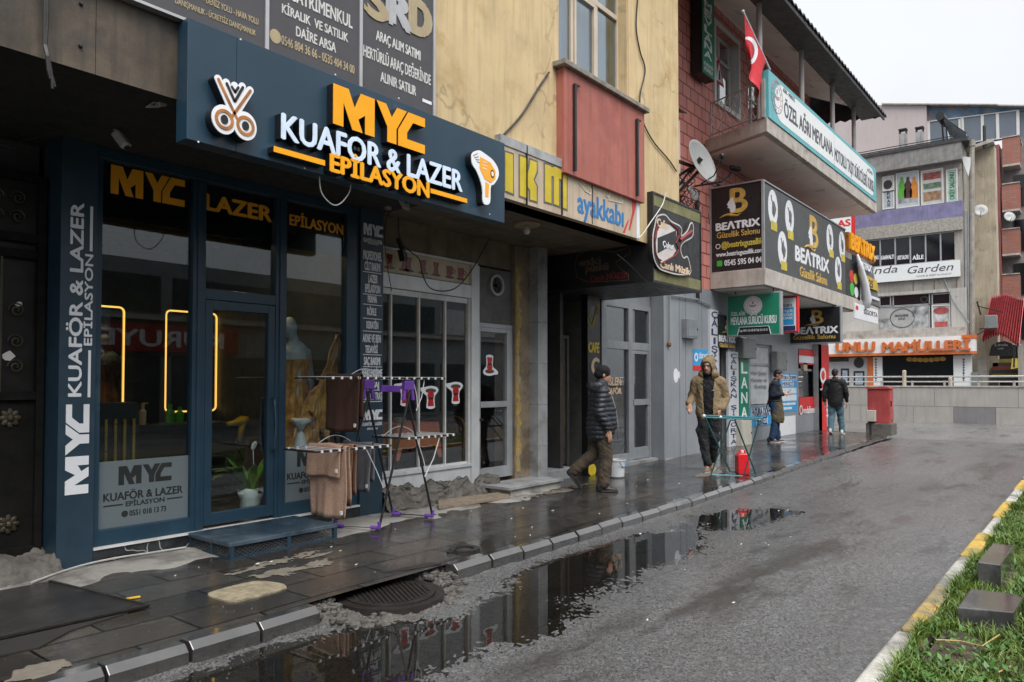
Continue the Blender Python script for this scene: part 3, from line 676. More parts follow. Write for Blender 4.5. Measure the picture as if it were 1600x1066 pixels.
# ================================================================ salon shopfront
YG = 6.53
sf = thing('salon_shopfront', 'navy framed salon shopfront with glass door and two clad pilasters', 'shopfront', (4.0, 6.55, PAV))
MYC = [[(0, 0), (0, 4), (1.5, 4), (2.95, 0), (1.9, 0), (1.0, 2.45), (1.0, 0)], [(4.2, 0), (4.2, 4), (2.75, 4), (2.12, 2.3), (2.5, 1.25), (3.2, 1.9), (3.2, 0)],
       [(4.4, 4), (5.45, 4), (6.1, 2.75), (6.7, 4), (7.8, 4), (6.62, 1.65), (6.62, 0), (5.6, 0), (5.6, 1.6)], [(8.0, 4), (10, 4), (10, 3.0), (8.55, 3.0), (7.85, 1.7), (7.85, 1.0), (10, 1.0), (10, 0), (6.82, 0), (6.82, 1.7)]]
def myc(b, F, u0, u1, v0, v1, w0, w1):
    for p in MYC: b.fp(F, [(u0 + x * (u1 - u0) / 10, v0 + y * (v1 - v0) / 4) for x, y in p], w0, w1)
    return b
# left pilaster with its upright lettering
b = MB(); b.box(2.37, 2.645, 6.5, 6.80, .10, ZS - .004); pil = b.build('pilaster', M_navyd, sf, bevel=.003)
V = Fr((0, 6.5, 0), (0, 0, 1), (-1, 0, 0), (0, -1, 0))
b = MB(); myc(b, V, .72, 1.444, -2.60, -2.425, -.001, .006)
b.ft(V, 'KUAFÖR & LAZER', 1.51, 3.08, -2.533, -2.44, -.001, .006, .035); b.ft(V, 'EPİLASYON', 1.925, 2.67, -2.61, -2.552, -.001, .006, .03)
b.fb(V, 2.70, 3.07, -2.605, -2.585, -.001, .006); b.fb(V, 1.50, 1.885, -2.605, -2.585, -.001, .006)
b.build('lettering', M_white, pil)
b = MB(); b.box(5.43, 5.765, 6.5, 6.80, .10, ZS - .004); pil = b.build('pilaster', M_navyd, sf, bevel=.003)
F = FY(6.5); b = MB()
myc(b, F, *F.R(568, 348, 598, 372)[:2], *[F.uv(568, y)[1] for y in (366, 348)], -.001, .004); 
def cen(b, F, t, y0, y1, xl, xr, bold=.045): b.tx(F, t, xl, y0, y1, xr, -.001, .004, bold)
def ln(b, F, y, xl=567, xr=596):
    u0, v = F.uv(xl, y); u1, _ = F.uv(xr, y); b.fb(F, u0, u1, v - .004, v + .004, -.001, .004)
cen(b, F, 'KUAFÖR & LAZER', 371, 376, 568, 597, .03); cen(b, F, 'EPİLASYON', 378, 381, 575, 591, .02); ln(b, F, 377, 568, 573); ln(b, F, 381, 592, 597)
for t, y0, y1, xl, xr in (('PROFESYONEL', 391, 404, 568, 596), ('CİLT BAKIMI', 409, 421, 570, 594), ('LAZER', 429, 441, 576, 590), ('EPİLASYON', 444, 456, 571, 594), ('PERMA', 462, 472, 575, 589), ('RÖFLE', 481, 492, 574, 588),
                          ('KERATİN', 502, 513, 573, 591), ('AKNE VE BEN', 522, 534, 567, 595), ('TEDAVİSİ', 540, 551, 571, 590), ('SAÇ BAKIMI', 558, 570, 569, 594), ('RENKLENDİRME', 577, 588, 566, 597), ('MASAJ', 597, 606, 572, 592), ('ÖZEL VİP TRAŞ', 614, 625, 566, 597)):
    cen(b, F, t, y0, y1, xl, xr)
for y in (424, 459, 475, 497, 517, 554, 573, 592, 610, 628): ln(b, F, y)
myc(b, F, *F.R(566, 641, 597, 660)[:2], *[F.uv(566, y)[1] for y in (657, 641)], -.001, .004); cen(b, F, 'KUAFÖR & LAZER', 661, 666, 566, 597, .03); cen(b, F, 'EPİLASYON', 669, 672, 574, 590, .02)
b.build('lettering', M_white, pil)
# frame: posts and rails
G = FY(YG); X = lambda px, Y=YG: FY(Y).uv(px, 600)[0]
ZB, ZT = .262, 3.50
posts = [(2.646, X(157)), (X(300), X(320)), (X(430), X(447)), (X(541), 5.429)]
b = MB()
for a_, c_ in posts: b.fb(G, a_, c_, ZB + .001, ZT, -.09, 0)
for (a_, c_) in ((posts[0][1], posts[1][0]), (posts[2][1], posts[3][0])): b.fb(G, a_, c_, ZB, ZB + .13, -.088, -.002)
b.fb(G, 2.646, 5.429, ZT + .001, ZS - .005, -.09, .002); b.fb(G, posts[1][1], posts[2][0], 2.40, 2.50, -.088, -.002)
for a_, c_ in posts[1:3]:
    m_ = (a_ + c_) / 2; b.fb(G, m_ - .022, m_ + .022, ZB + .005, ZT - .01, 0, .012)
b.build('frame', M_navy, sf, bevel=.004)
panes = [(posts[0][1], posts[1][0], ZB + .13, ZT), (posts[1][1], posts[2][0], 2.50, ZT), (posts[2][1], posts[3][0], ZB + .13, ZT)]
for k, (a_, c_, v0, v1) in enumerate(panes):
    b = MB(); b.fb(G, a_, c_, v0, v1, -.056, -.048); p = b.build('pane', M_glass, sf)
    vt, vb_ = 3.49, 3.02
    b = MB(); b.fb(G, a_ + .003, c_ - .003, vb_, vt, -.062, -.058); fo = b.build('dark_film', M_blackf, p)
    b = MB()
    if k == 0: u0, u1, _, _ = G.R(173, 258, 288, 330, -.05); myc(b, G, u0, u1, G.uv(173, 302, -.05)[1], G.uv(173, 257, -.05)[1], -.047, -.044)
    if k == 1: b.tx(G, 'LAZER', 322, 303, 327, 424, -.047, -.044, .05)
    if k == 2: b.tx(G, 'EPİLASYON', 453, 335, 351, 536, -.047, -.044, .035)
    b.build('lettering', M_goldf, p)
M_frost = mat('frosted_film', (.36, .41, .45), .5, var=.05)
fz = NT('frosted_film_glass'); fz.b.inputs['Base Color'].default_value = (.155, .19, .21, 1); fz.b.inputs['Roughness'].default_value = .45
trb = fz.n('ShaderNodeBsdfTransparent'); mfs = fz.n('ShaderNodeMixShader'); mfs.inputs[0].default_value = .80; fz.l(trb.outputs[0], mfs.inputs[1]); fz.l(fz.b.outputs[0], mfs.inputs[2]); fz.l(mfs.outputs[0], fz.o.inputs[0])
M_letd = mat('dark_cutout', (.02, .022, .022), .4)
pane_list = [o for o in sf.children if o.name.startswith('pane')]
def film(p, a_, c_, xl, small):
    b = MB(); b.fb(G, a_ + .003, c_ - .003, ZB + .131, .955, -.046, -.0445); fo = b.build('frosted_film', fz.m, p)
    w0, w1 = -.0443, -.043; b = MB(); wd = c_ - a_
    myc(b, G, a_ + wd * .22, a_ + wd * .80, .745, .905, w0, w1)
    b.ft(G, 'KUAFÖR & LAZER', a_ + wd * .07, a_ + wd * .93, .62, .685, w0, w1, .03); b.ft(G, 'EPİLASYON', a_ + wd * .30, a_ + wd * .72, .56, .60, w0, w1, .03)
    b.fb(G, a_ + wd * .07, a_ + wd * .27, .574, .586, w0, w1); b.fb(G, a_ + wd * .75, a_ + wd * .93, .574, .586, w0, w1)
    b.ft(G, '0551 018 13 73', a_ + wd * .34, a_ + wd * .74, .475, .52, w0, w1, .03); b.disc(G, a_ + wd * .29, .497, .028, .028, w0, w1)
    b.build('film_lettering', M_letd, fo)
film(pane_list[0], panes[0][0], panes[0][1], 0, False); film(pane_list[2], panes[2][0], panes[2][1], 0, True)
# door
d0, d1 = posts[1][1] + .004, posts[2][0] - .004
b = MB(); b.fb(G, d0, d0 + .075, ZB + .03, 2.395, -.075, -.004); b.fb(G, d1 - .075, d1, ZB + .03, 2.395, -.075, -.004); b.fb(G, d0 + .075, d1 - .075, 2.31, 2.395, -.074, -.005); b.fb(G, d0 + .075, d1 - .075, ZB + .03, ZB + .14, -.074, -.005)
dr = b.build('door', M_navy, sf, bevel=.004)
b = MB(); b.fb(G, d0 + .07, d1 - .07, ZB + .13, 2.32, -.043, -.035); b.build('door_pane', M_glass, dr)
for wv, nm in ((.0, 'handle'), (-.10, 'handle')):
    b = MB(); hx = d1 - .04; sg = 1 if wv == 0 else -1
    pts = [G.P(hx + .02 * sg, 1.46, wv * .8)] + [G.P(hx, 1.46 - .52 * i / 12, (.055 + .03 * math.sin(math.pi * i / 12)) * sg + wv) for i in range(13)] + [G.P(hx + .02 * sg, .94, wv * .8)]
    b.tube(pts, .013, 8); b.build(nm, M_navy, dr, smooth=True)
# plinth of black veined marble, with a bright edge strip
NM = NT('black_veined_marble'); wv = NM.n('ShaderNodeTexVoronoi', feature='DISTANCE_TO_EDGE'); wv.inputs['Scale'].default_value = 1.5
nsv = NM.n('ShaderNodeTexNoise'); nsv.inputs['Scale'].default_value = 3; NM.l(NM.vec(), nsv.inputs['Vector']); NM.l(NM.mix(.35, NM.vec(), nsv.outputs['Color'], 'LINEAR_LIGHT'), wv.inputs['Vector'])
cm = NM.mix(NM.mr(wv.outputs[0], .0, .012, .9, 0), NM.mix(NM.mr(NM.noise(5, 6), .4, .7, 0, 1), (.018, .02, .022), (.05, .06, .065)), (.55, .56, .56)); NM.l(cm, NM.b.inputs['Base Color']); NM.b.inputs['Roughness'].default_value = .25
b = MB(); b.box(2.648, 5.428, 6.505, 6.70, .08, .243); b.build('plinth', NM.m, sf)
b = MB(); b.box(2.647, 5.429, 6.49, 6.60, .2435, .2605); b.build('edge_strip', mat('bright_trim', (.62, .62, .62), .4), sf)

# salon interior, seen through the glass
si = thing('salon_interior', 'dark salon room behind the navy glass front', 'room', (4.0, 8.5, .25))
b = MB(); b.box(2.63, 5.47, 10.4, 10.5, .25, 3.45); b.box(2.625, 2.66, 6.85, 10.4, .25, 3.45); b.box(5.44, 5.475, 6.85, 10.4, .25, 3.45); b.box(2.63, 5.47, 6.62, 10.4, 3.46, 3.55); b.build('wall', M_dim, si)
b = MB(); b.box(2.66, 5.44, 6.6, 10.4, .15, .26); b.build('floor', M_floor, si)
M_led = glow('warm_led_strip', (1.0, .52, .10), .62)
def ledmirror(x0, x1, z0, z1, Y, lab):
    t = thing('lit_mirror', lab, 'mirror', ((x0 + x1) / 2, Y, z0), 'salon mirrors edged with light'); g = FY(Y)
    b = MB(); b.fb(g, x0, x1, z0, z1, -.03, -.01); b.build('mirror_glass', MIR, t)
    pts = []
    r_ = .06
    for cx_, cz_, a0 in ((x1 - r_, z1 - r_, 0), (x0 + r_, z1 - r_, 90), (x0 + r_, z0 + r_, 180), (x1 - r_, z0 + r_, 270)):
        pts += [g.P(cx_ + r_ * math.cos(rad(a0 + i * 22.5)), cz_ + r_ * math.sin(rad(a0 + i * 22.5)), 0) for i in range(5)]
    b = MB(); b.tube(pts, .011, 6, closed=True); b.build('light_strip', M_led, t)
MIRN = NT('mirror'); MIRN.b.inputs['Base Color'].default_value = (.35, .36, .36, 1); MIRN.b.inputs['Metallic'].default_value = 1; MIRN.b.inputs['Roughness'].default_value = .03; MIR = MIRN.m
ledmirror(4.72, 5.42, 1.24, 2.56, 9.5, 'tall salon mirror with glowing gold edge, half behind the door frame')
ledmirror(3.48, 4.19, 1.10, 2.55, 9.5, 'tall salon mirror with glowing gold edge above the slatted desk')
b = MB(); b.box(3.3, 5.43, 9.0, 9.46, .27, 1.08); b.box(3.28, 5.435, 8.97, 9.47, 1.081, 1.11)
b.build('styling_counter', M_dark, label='dark styling counter along the salon back wall under the mirrors', cat='counter')
t = thing('reception_desk', 'dark desk with four upright gold slats behind the left salon window', 'desk', (3.3, 7.75, .26))
b = MB(); b.box(3.14, 3.52, 7.62, 7.95, .26, 1.42); b.build('body', M_dark, t)
for k in range(4):
    b = MB(); xx = 3.185 + k * .088; b.box(xx, xx + .026, 7.60, 7.619, .30, 1.26); b.build('slat', mat('brass_slat', (.6, .38, .08), .3, metal=.6) if k == 0 else bpy.data.materials['brass_slat'], t)
def bottle(name, px, py, Y, h, r_, m, lab, grp=None, pump=False):
    g = FY(Y); u, v = g.uv(px, py); z0 = 1.11
    b = MB(); b.lathe([(r_, 0), (r_, h * .62), (r_ * .45, h * .74), (r_ * .4, h * .82)], (u, Y, z0), 12); 
    t = thing(name, lab, 'bottle', (u, Y, z0), grp); b.build('body', m, t, smooth=False)
    b = MB(); b.lathe([(r_ * .5, h * .82), (r_ * .5, h)], (u, Y, z0), 10)
    if pump: b.bar((u, Y, z0 + h), (u + .06, Y, z0 + h), .02, .015)
    b.build('cap', m, t)
M_green = mat('green_plastic', (.07, .42, .02), .3); M_cream2 = mat('cream_plastic', (.5, .45, .33), .4)
bottle('shampoo_bottle', 266, 640, 9.2, .24, .055, M_green, 'tall bright green shampoo bottle on the salon counter'); bottle('shampoo_bottle', 281, 640, 9.3, .20, .05, M_green, 'shorter bright green shampoo bottle at the gold mirror edge')
bottle('pump_bottle', 223, 640, 9.1, .26, .04, M_cream2, 'cream pump bottle standing on the salon counter left of the green ones', pump=True)
M_yel2 = mat('yellow_plastic', (.72, .52, .01), .3)
g = FY(8.3); t = thing('hair_dryer', 'bright yellow hair dryer hanging in the salon behind the door glass', 'hair dryer', g.P(*g.uv(375, 690)))
b = MB(); P_ = lambda px, py, w_=0: g.P(*g.uv(px, py), w_)
b.tube([P_(386, 657), P_(378, 657), P_(366, 661), P_(355, 663)], [.055, .06, .035, .028], 12); b.build('barrel', M_yel2, t, smooth=True)
b = MB(); b.tube([P_(380, 660), P_(377, 672), P_(374, 688)], [.04, .035, .03], 10); b.build('handle', M_yel2, t, smooth=True)
b = MB(); b.tube([P_(374, 688), P_(372, 700), P_(380, 720), P_(378, 760)], .008, 6); b.tube([P_(377, 655), P_(377, 634)], .008, 6); b.build('hanger', M_dark, t)
# plant in a wrapped pot
def leafblade(b, p0, d, L_, wd, droop):
    d = Vector(d).normalized(); sd_ = d.cross(Vector((0, 0, 1))).normalized(); p = Vector(p0); pts = []
    for i in range(7):
        f = i / 6; w_ = wd * math.sin(math.pi * min(1, .08 + f * .92)) ** .8; pts.append((p - sd_ * w_, p + Vector((0, 0, -.15 * w_)), p + sd_ * w_)); d = (d + Vector((0, 0, -droop / 6))).normalized(); p = p + d * L_ / 6
    n0 = len(b.v); b.add([q for r_ in pts for q in r_], [(3 * i + j, 3 * i + j + 1, 3 * i + j + 4, 3 * i + j + 3) for i in range(6) for j in range(2)])
pp = FY(6.92).P(*FY(6.92).uv(392, 792)); pp.z = .265
t = thing('potted_plant', 'leafy green peace lily in a white wrapped pot behind the door glass', 'potted plant', pp)
b = MB(); prof = [(.08, 0), (.10, .08), (.115, .17), (.14, .24), (.125, .25)]; b.lathe(prof, pp, 16)
for i, v in enumerate(b.v): b.v[i] = (v[0] + .012 * math.sin(i * 2.1), v[1] + .01 * math.cos(i * 1.7), v[2] + (.03 * math.sin(i * 1.3) if i > 47 else 0))
b.build('pot', mat('white_wrap', (.62, .64, .66), .6), t, smooth=True)
b = MB(); r3 = random.Random(4)
for i in range(30):
    a_ = r3.uniform(0, 6.28); leafblade(b, pp + Vector((0, 0, .2)), (math.cos(a_) * .55, math.sin(a_) * .4, r3.uniform(.7, 1.6)), r3.uniform(.25, .5), r3.uniform(.018, .055), r3.uniform(.4, 1.5))
for dx in (-.14, -.06, -.2): leafblade(b, pp + Vector((dx * .4, .05, .35)), (dx * 4, .1, .9), .34, .10, 1.4)
b.build('foliage', mat('lily_leaf', (.10, .26, .03), .35, var=.4, scale=9), t, smooth=True)
b = MB(); b.tube([pp + Vector((0, 0, .2)), pp + Vector((.03, 0, .45)), pp + Vector((.02, 0, .66))], .005, 6); b.ell(pp + Vector((.03, 0, .70)), (.03, .02, .05), 8, Matrix.Rotation(.5, 3, 'Y')); b.build('flower', M_white, t)
# mannequin with gold cloth
NC = NT('gold_satin'); NC.b.inputs['Base Color'].default_value = (.44, .22, .035, 1); NC.b.inputs['Roughness'].default_value = .38; NC.b.inputs['Sheen Weight'].default_value = .4
NC.l(NC.mix(NC.mr(NC.noise(14, 5), .3, .7, 0, 1), (.36, .15, .03), (.80, .42, .11)), NC.b.inputs['Base Color']); NC.bump(NC.noise(22, 4), .6, .02)
Ym = 7.15; g = FY(Ym); mp = lambda px, py, w_=0: g.P(*g.uv(px, py), w_)
M_mann = mat('pale_mannequin', (.42, .50, .58), .4, var=.06)
t = thing('mannequin', 'pale blue mannequin in gold draped cloth behind the right salon pane', 'mannequin', Vector((mp(470, 700).x, Ym, .3)))
b = MB()
b.ell(mp(452, 512), (.085, .09, .125)); b.cap(mp(456, 522), mp(462, 542), .055, .055); b.cap(mp(448, 550), mp(477, 552), .075, .07); b.cap(mp(461, 552), mp(459, 605), .15, .115); b.cap(mp(459, 605), mp(459, 665), .12, .165)
b.cap(mp(480, 553), mp(486, 600), .05, .042); b.cap(mp(486, 600), mp(480, 637), .04, .03); b.cap(mp(480, 637), mp(477, 650, .02), .035, .03, flat=((0, 1, 0), .5))
for k in range(4): b.cap(mp(474 + k * 2.4, 650), mp(473 + k * 2.2, 661), .011, .008, 6)
b.cap(mp(484, 645), mp(486, 655), .012, .009, 6); b.cap(mp(445, 555), mp(440, 600), .05, .045); b.cap(mp(459, 665), mp(459, 830), .03, .03)
mo = b.build('body', M_mann, t, smooth=True); md = mo.modifiers.new('fuse', 'REMESH'); md.mode = 'VOXEL'; md.voxel_size = .012; md.use_smooth_shade = True; mo.modifiers.new('soft', 'SMOOTH').iterations = 4
def drape(name, A, B, C_, D, fold, nf, m, parent, seed=0, w0=0):   # folded cloth between edge A-B (top) and C-D (bottom)
    b = MB(); nu, nv = 60, 24; r_ = random.Random(seed); ph = r_.uniform(0, 6)
    for j in range(nv + 1):
        for i in range(nu + 1):
            f, h = i / nu, j / nv; p = A.lerp(B, f).lerp(C_.lerp(D, f), h)
            o = fold * (math.sin(f * nf * 6.28 + ph + 1.4 * math.sin(h * 3 + f * 4)) + .5 * math.sin(f * nf * 15 + h * 5 + ph)) * (.3 + .7 * h) + fold * .5 * math.sin(h * 20 + f * 6)
            b.v.append(tuple(p + Vector((0, -o, 0))))
    b.f = [(j * (nu + 1) + i, j * (nu + 1) + i + 1, (j + 1) * (nu + 1) + i + 1, (j + 1) * (nu + 1) + i) for j in range(nv) for i in range(nu)]; b.m = [0] * len(b.f)
    o = b.build(name, m, parent, smooth=True); s_ = o.modifiers.new('thick', 'SOLIDIFY'); s_.thickness = .006; return o
b = MB(); nr, ns = 30, 72; r5 = random.Random(3); zt_, zb_ = mp(460, 560).z, mp(460, 700).z; cx0 = mp(459, 600).x
for j in range(nr + 1):
    h = j / nr; zz = zt_ + (zb_ - zt_) * h; rx_ = .195 - .05 * math.sin(math.pi * min(1, h * 1.9)) + .13 * max(0, h - .35); ry_ = rx_ * .85
    for i in range(ns):
        a_ = 6.2832 * i / ns; fo_ = 1 + (.05 + .10 * h) * math.sin(a_ * 9 + 2.5 * math.sin(h * 3)) + .04 * math.sin(a_ * 17 + h * 9) + .035 * math.sin(h * 26 + 2 * math.sin(a_ * 2))
        b.v.append((cx0 + rx_ * fo_ * math.cos(a_), Ym + ry_ * fo_ * math.sin(a_), zz + .02 * math.cos(a_ - .5) * (1 - h)))
b.f = [(j * ns + i, j * ns + (i + 1) % ns, (j + 1) * ns + (i + 1) % ns, (j + 1) * ns + i) for j in range(nr) for i in range(ns)]; b.m = [0] * len(b.f); b.build('dress', NC.m, t, smooth=True)
g_ = FY(6.86); mp2 = lambda px, py, w_=0: g_.P(*g_.uv(px, py), w_)
drape('raised_cloth', mp2(525, 523), mp2(535, 520), mp2(480, 640), mp2(512, 690), .03, 2.2, NC.m, t, 2)
drape('cloth_train', mp2(482, 612), mp2(500, 600), mp2(446, 712), mp2(500, 692), .03, 2.6, NC.m, t, 3)
for px, py in ((250, 292), (398, 326), (520, 352)):
    c = FY(7.4).P(*FY(7.4).uv(px, py)); c.z = 3.452; t = thing('added_downlight', 'small warm round ceiling light added inside the salon above the %s' % {250: 'left window', 398: 'door', 520: 'right window'}[px], 'lamp', c); b = MB(); b.ring(Fr(c, (1, 0, 0), (0, 1, 0), (0, 0, -1)), 0, 0, .07, .095, 0, .02, 20); b.build('rim', M_white, t); b = MB(); b.disc(Fr(c, (1, 0, 0), (0, 1, 0), (0, 0, -1)), 0, 0, .07, .07, .0, .008, 20); b.build('diffuser', glow('added_downlight_glow', (1, .66, .30), 45) if px == 250 else bpy.data.materials['added_downlight_glow'], t)  # ceiling lights added to brighten the salon interior
# tulle favour bag and ribbon
g7 = FY(6.85); q = lambda px, py, w_=0: g7.P(*g7.uv(px, py), w_)
bt = q(469, 735); t = thing('gift_bag', 'white tulle gift bag tied at the neck inside the right salon window', 'gift bag', Vector((bt.x, 6.85, .9)))
M_tul = mat('white_tulle', (.66, .68, .74), .6)
b = MB(); z0, z1 = q(469, 735).z, q(469, 674).z; b.lathe([(.05, z0), (.095, z0 + .1), (.09, z0 + .2), (.05, z1 - .05), (.018, z1)], (bt.x, 6.85, 0), 16); b.build('bag', M_tul, t, smooth=True)
b = MB(); b.lathe([(.018, z1 + .002), (.06, z1 + .07), (.11, z1 + .12), (.08, z1 + .13)], (bt.x, 6.85, 0), 16)
for i, v in enumerate(b.v): b.v[i] = (v[0], v[1] + .015 * math.sin(i * 1.9), v[2] + .015 * math.sin(i * 2.7))
b.build('ruffle', M_tul, t, smooth=True)
b = MB(); z_ = .55; b.box(4.55, 5.3, 6.78, 7.0, .27, .62); b.build('window_shelf', M_dim, label='low dark shelf inside the right salon window', cat='shelf')
b = MB(); b.bar(q(485, 725), q(490, 640), .045, .004); rb = b.build('ribbon', mat('printed_ribbon', (.55, .45, .42), .5, var=.6, scale=30), label='pale printed ribbon hanging beside the gift bag in the window', cat='ribbon')
g8 = FY(8.2); c = g8.P(*g8.uv(457, 470)); t = thing('pendant_lamp', 'small glowing filament bulb hanging inside the right salon pane', 'lamp', c)
b = MB(); b.ell(c, (.035, .035, .055), 10); b.build('bulb', glow('filament', (1, .55, .12), 6), t); b = MB(); b.tube([c + Vector((0, 0, .05)), (c.x, c.y, 3.45)], .008, 6); b.build('cord', M_wire, t)

# ---------------------------------------------------------------- steel step in front of the door
t = thing('steel_step', 'low navy steel step with mesh sides before the salon door', 'step', (4.0, 6.15, PAV))
b = MB(); b.box(3.45, 4.58, 5.80, 6.50, .225, .262); b.build('tread', mat('wet_worn_tread', (.030, .050, .072), .22, var=.35, scale=3, bump=.3, bscale=25, stain=(.09, .12, .15), stain_t=.52), t, bevel=.004)
b = MB()
for x in (3.46, 4.02, 4.54): b.box(x, x + .035, 5.805, 5.84, .10, .2245)
for y in (6.1, 6.46): b.box(3.46, 3.495, y, y + .035, .10, .2245); b.box(4.54, 4.575, y, y + .035, .10, .2245)
b.box(3.496, 4.54, 5.806, 5.83, .115, .132); b.box(3.461, 3.485, 5.84, 6.46, .115, .132)
b.build('frame', M_navyd, t)
NMm = NT('expanded_metal'); v = NMm.vec(); sp = NMm.n('ShaderNodeSeparateXYZ'); NMm.l(v, sp.inputs[0])
b = MB()
def lattice(F, u0, u1, v0, v1, st=.05):
    h = v1 - v0; k = u0 - h
    while k < u1:
        for sg in (1, -1):
            a_, c_ = (k, k + h * 1.6); 
            lo = max(a_, u0); hi = min(c_, u1)
            if hi - lo < .004: continue
            fa, fb_ = (lo - a_) / (c_ - a_), (hi - a_) / (c_ - a_)
            if sg < 0: fa, fb_ = 1 - fa, 1 - fb_
            b.bar(F.P(lo, v0 + fa * h, 0), F.P(hi, v0 + fb_ * h, 0), .005, .005)
        k += st
lattice(FY(5.822), 3.5, 4.54, .133, .2245); lattice(FX(3.475), -6.46, -5.84, .133, .2245)
b.build('mesh_panel', mat('galvanised_mesh', (.075, .085, .095), .45, metal=.2), t)

# ---------------------------------------------------------------- main salon sign
t = thing('salon_sign', 'long navy salon signboard with raised gold letters, scissors and hair dryer', 'sign', (4.3, 4.98, 3.295))
b = MB(); b.box(2.56, 2.93, 4.90, YB - .002, 3.296, 4.14); b.box(2.933, 6.02, 4.90, YB - .002, 3.296, 4.14); b.build('board', M_navy, t, bevel=.003)
b = MB()
for px, py in ((376, 62), (524, 117), (623, 154), (310, 222), (476, 263), (640, 300), (765, 335)):
    u, v = FY(4.9).uv(px, py); b.lathe([(0, 0), (.008, 0), (.006, .004), (0, .005)], (u, 4.9, v), 8, (0, -1, 0))
b.build('screw', M_white, t)
SB = FY(4.90); WL = (.035, .085)
def solid_letters(name, fn, m):
    b = MB(); b.use(M_black); fn(b, -.001, WL[1] - .004); b.use(m); fn(b, WL[1] - .004, WL[1]); return b.build(name, None, t)
u0, _, v0, v1 = SB.R(521, 128, 664, 262, .085); zt, zb = SB.uv(521, 130, .085)[1], SB.uv(521, 193, .085)[1]; u1 = SB.uv(664, 230, .085)[0]
solid_letters('gold_initials', lambda b, a_, c_: myc(b, SB, u0, u1, zb, zt, a_, c_), M_gold)
ku0 = SB.uv(441, 196, .085)[0]; ku1 = SB.uv(722, 272, .085)[0]; kt, kb_ = SB.uv(441, 177, .085)[1], SB.uv(441, 216, .085)[1]
def kf(b, a_, c_):
    b.ft(SB, 'KUAFOR & LAZER', ku0, ku1, kb_, kt, a_, c_, .035)
solid_letters('white_name', kf, M_ice)
wo_ = glyphs('KUAFOR & LAZER'); 
b = MB().use(M_black); gk = glyphs('KUAF')[3], glyphs('KUAFO')[3], glyphs('KUAFOR & LAZER')[2:4]; ou = ku0 + (ku1 - ku0) * ((gk[0] + gk[1]) / 2 + .02 - gk[2][0]) / (gk[2][1] - gk[2][0]); oz = (kb_ + kt) / 2
for du in (-.019, .019): b.disc(SB, ou + du, oz, .014, .018, .05, .0875, 14)
b.build('umlaut_dots', None, t)
eu0 = SB.uv(517, 260, .085)[0]; eu1 = SB.uv(670, 300, .085)[0]; et, eb = SB.uv(517, 240, .085)[1], SB.uv(517, 267, .085)[1]
solid_letters('gold_subtitle', lambda b, a_, c_: b.ft(SB, 'EPİLASYON', eu0, eu1, eb, et - .0, a_, c_, .05), M_gold)
for (xa_, ya_), (xb_, yb_), lo_, hi_ in (((428, 227), (508, 252), .048, .005), ((673, 293), (730, 312), .05, .008)):
    x0, z0 = SB.uv(xa_, ya_, .085); x1, _ = SB.uv(xb_, yb_, .085); solid_letters('gold_bar', lambda b, a_, c_: b.fb(SB, x0, x1, z0 - lo_, z0 - hi_, a_, c_), M_gold)
M_wacr = mat('white_acrylic', (.78, .80, .84), .25, var=.04); M_brn = mat('bronze_film', (.36, .14, .03), .3, var=.5, scale=9)
# scissors and comb emblem
def P2(px, py): return SB.uv(px, py, .09)
def stadium(p0, p1, r, n=9):
    a_ = math.atan2(p1[1] - p0[1], p1[0] - p0[0]); return [(p1[0] + r * math.cos(a_ - math.pi / 2 + math.pi * i / n), p1[1] + r * math.sin(a_ - math.pi / 2 + math.pi * i / n)) for i in range(n + 1)] + [(p0[0] + r * math.cos(a_ + math.pi / 2 + math.pi * i / n), p0[1] + r * math.sin(a_ + math.pi / 2 + math.pi * i / n)) for i in range(n + 1)]
tines = [((341, 123), (366, 181)), ((354, 129), (366, 168)), ((367, 134), (367, 165)), ((379, 135), (368, 168)), ((391, 141), (366, 181)), ((366, 178), (352, 186)), ((366, 178), (382, 194))]; rings_ = ((350, 187), (383, 197))
def emb(b, r, w0, w1, rr):
    for i, (p0, p1) in enumerate(tines): b.fp(SB, stadium(P2(*p0), P2(*p1), r), w0, w1 + i * .0003)
    for i, c_ in enumerate(rings_): b.disc(SB, *P2(*c_), rr, rr * 1.12, w0, w1 + .0025 + i * .0003, 32)
b = MB(); b.use(M_black); emb(b, .027, 0, .078, .092); b.use(M_wacr); emb(b, .027, .082, .09, .092); em = b.build('scissors_emblem', None, t)
b = MB().use(M_brn); ST = lambda p0, p1, r: b.fp(SB, stadium(P2(*p0), P2(*p1), r), .0935, .0955)
ST((341, 124), (372, 190), .010); ST((391, 142), (361, 184), .010); b.use(M_black); ST((354, 131), (366, 158), .010); ST((379, 137), (367, 158), .010); ST((362, 136), (367, 144), .009); ST((372, 137), (367, 144), .009)
for c_ in rings_: b.use(M_brn); b.ring(SB, *P2(*c_), .050, .072, .094, .0985, 30); b.use(M_black); b.disc(SB, *P2(*c_), .028, .032, .094, .099, 22)
b.build('emblem_lines', None, em)
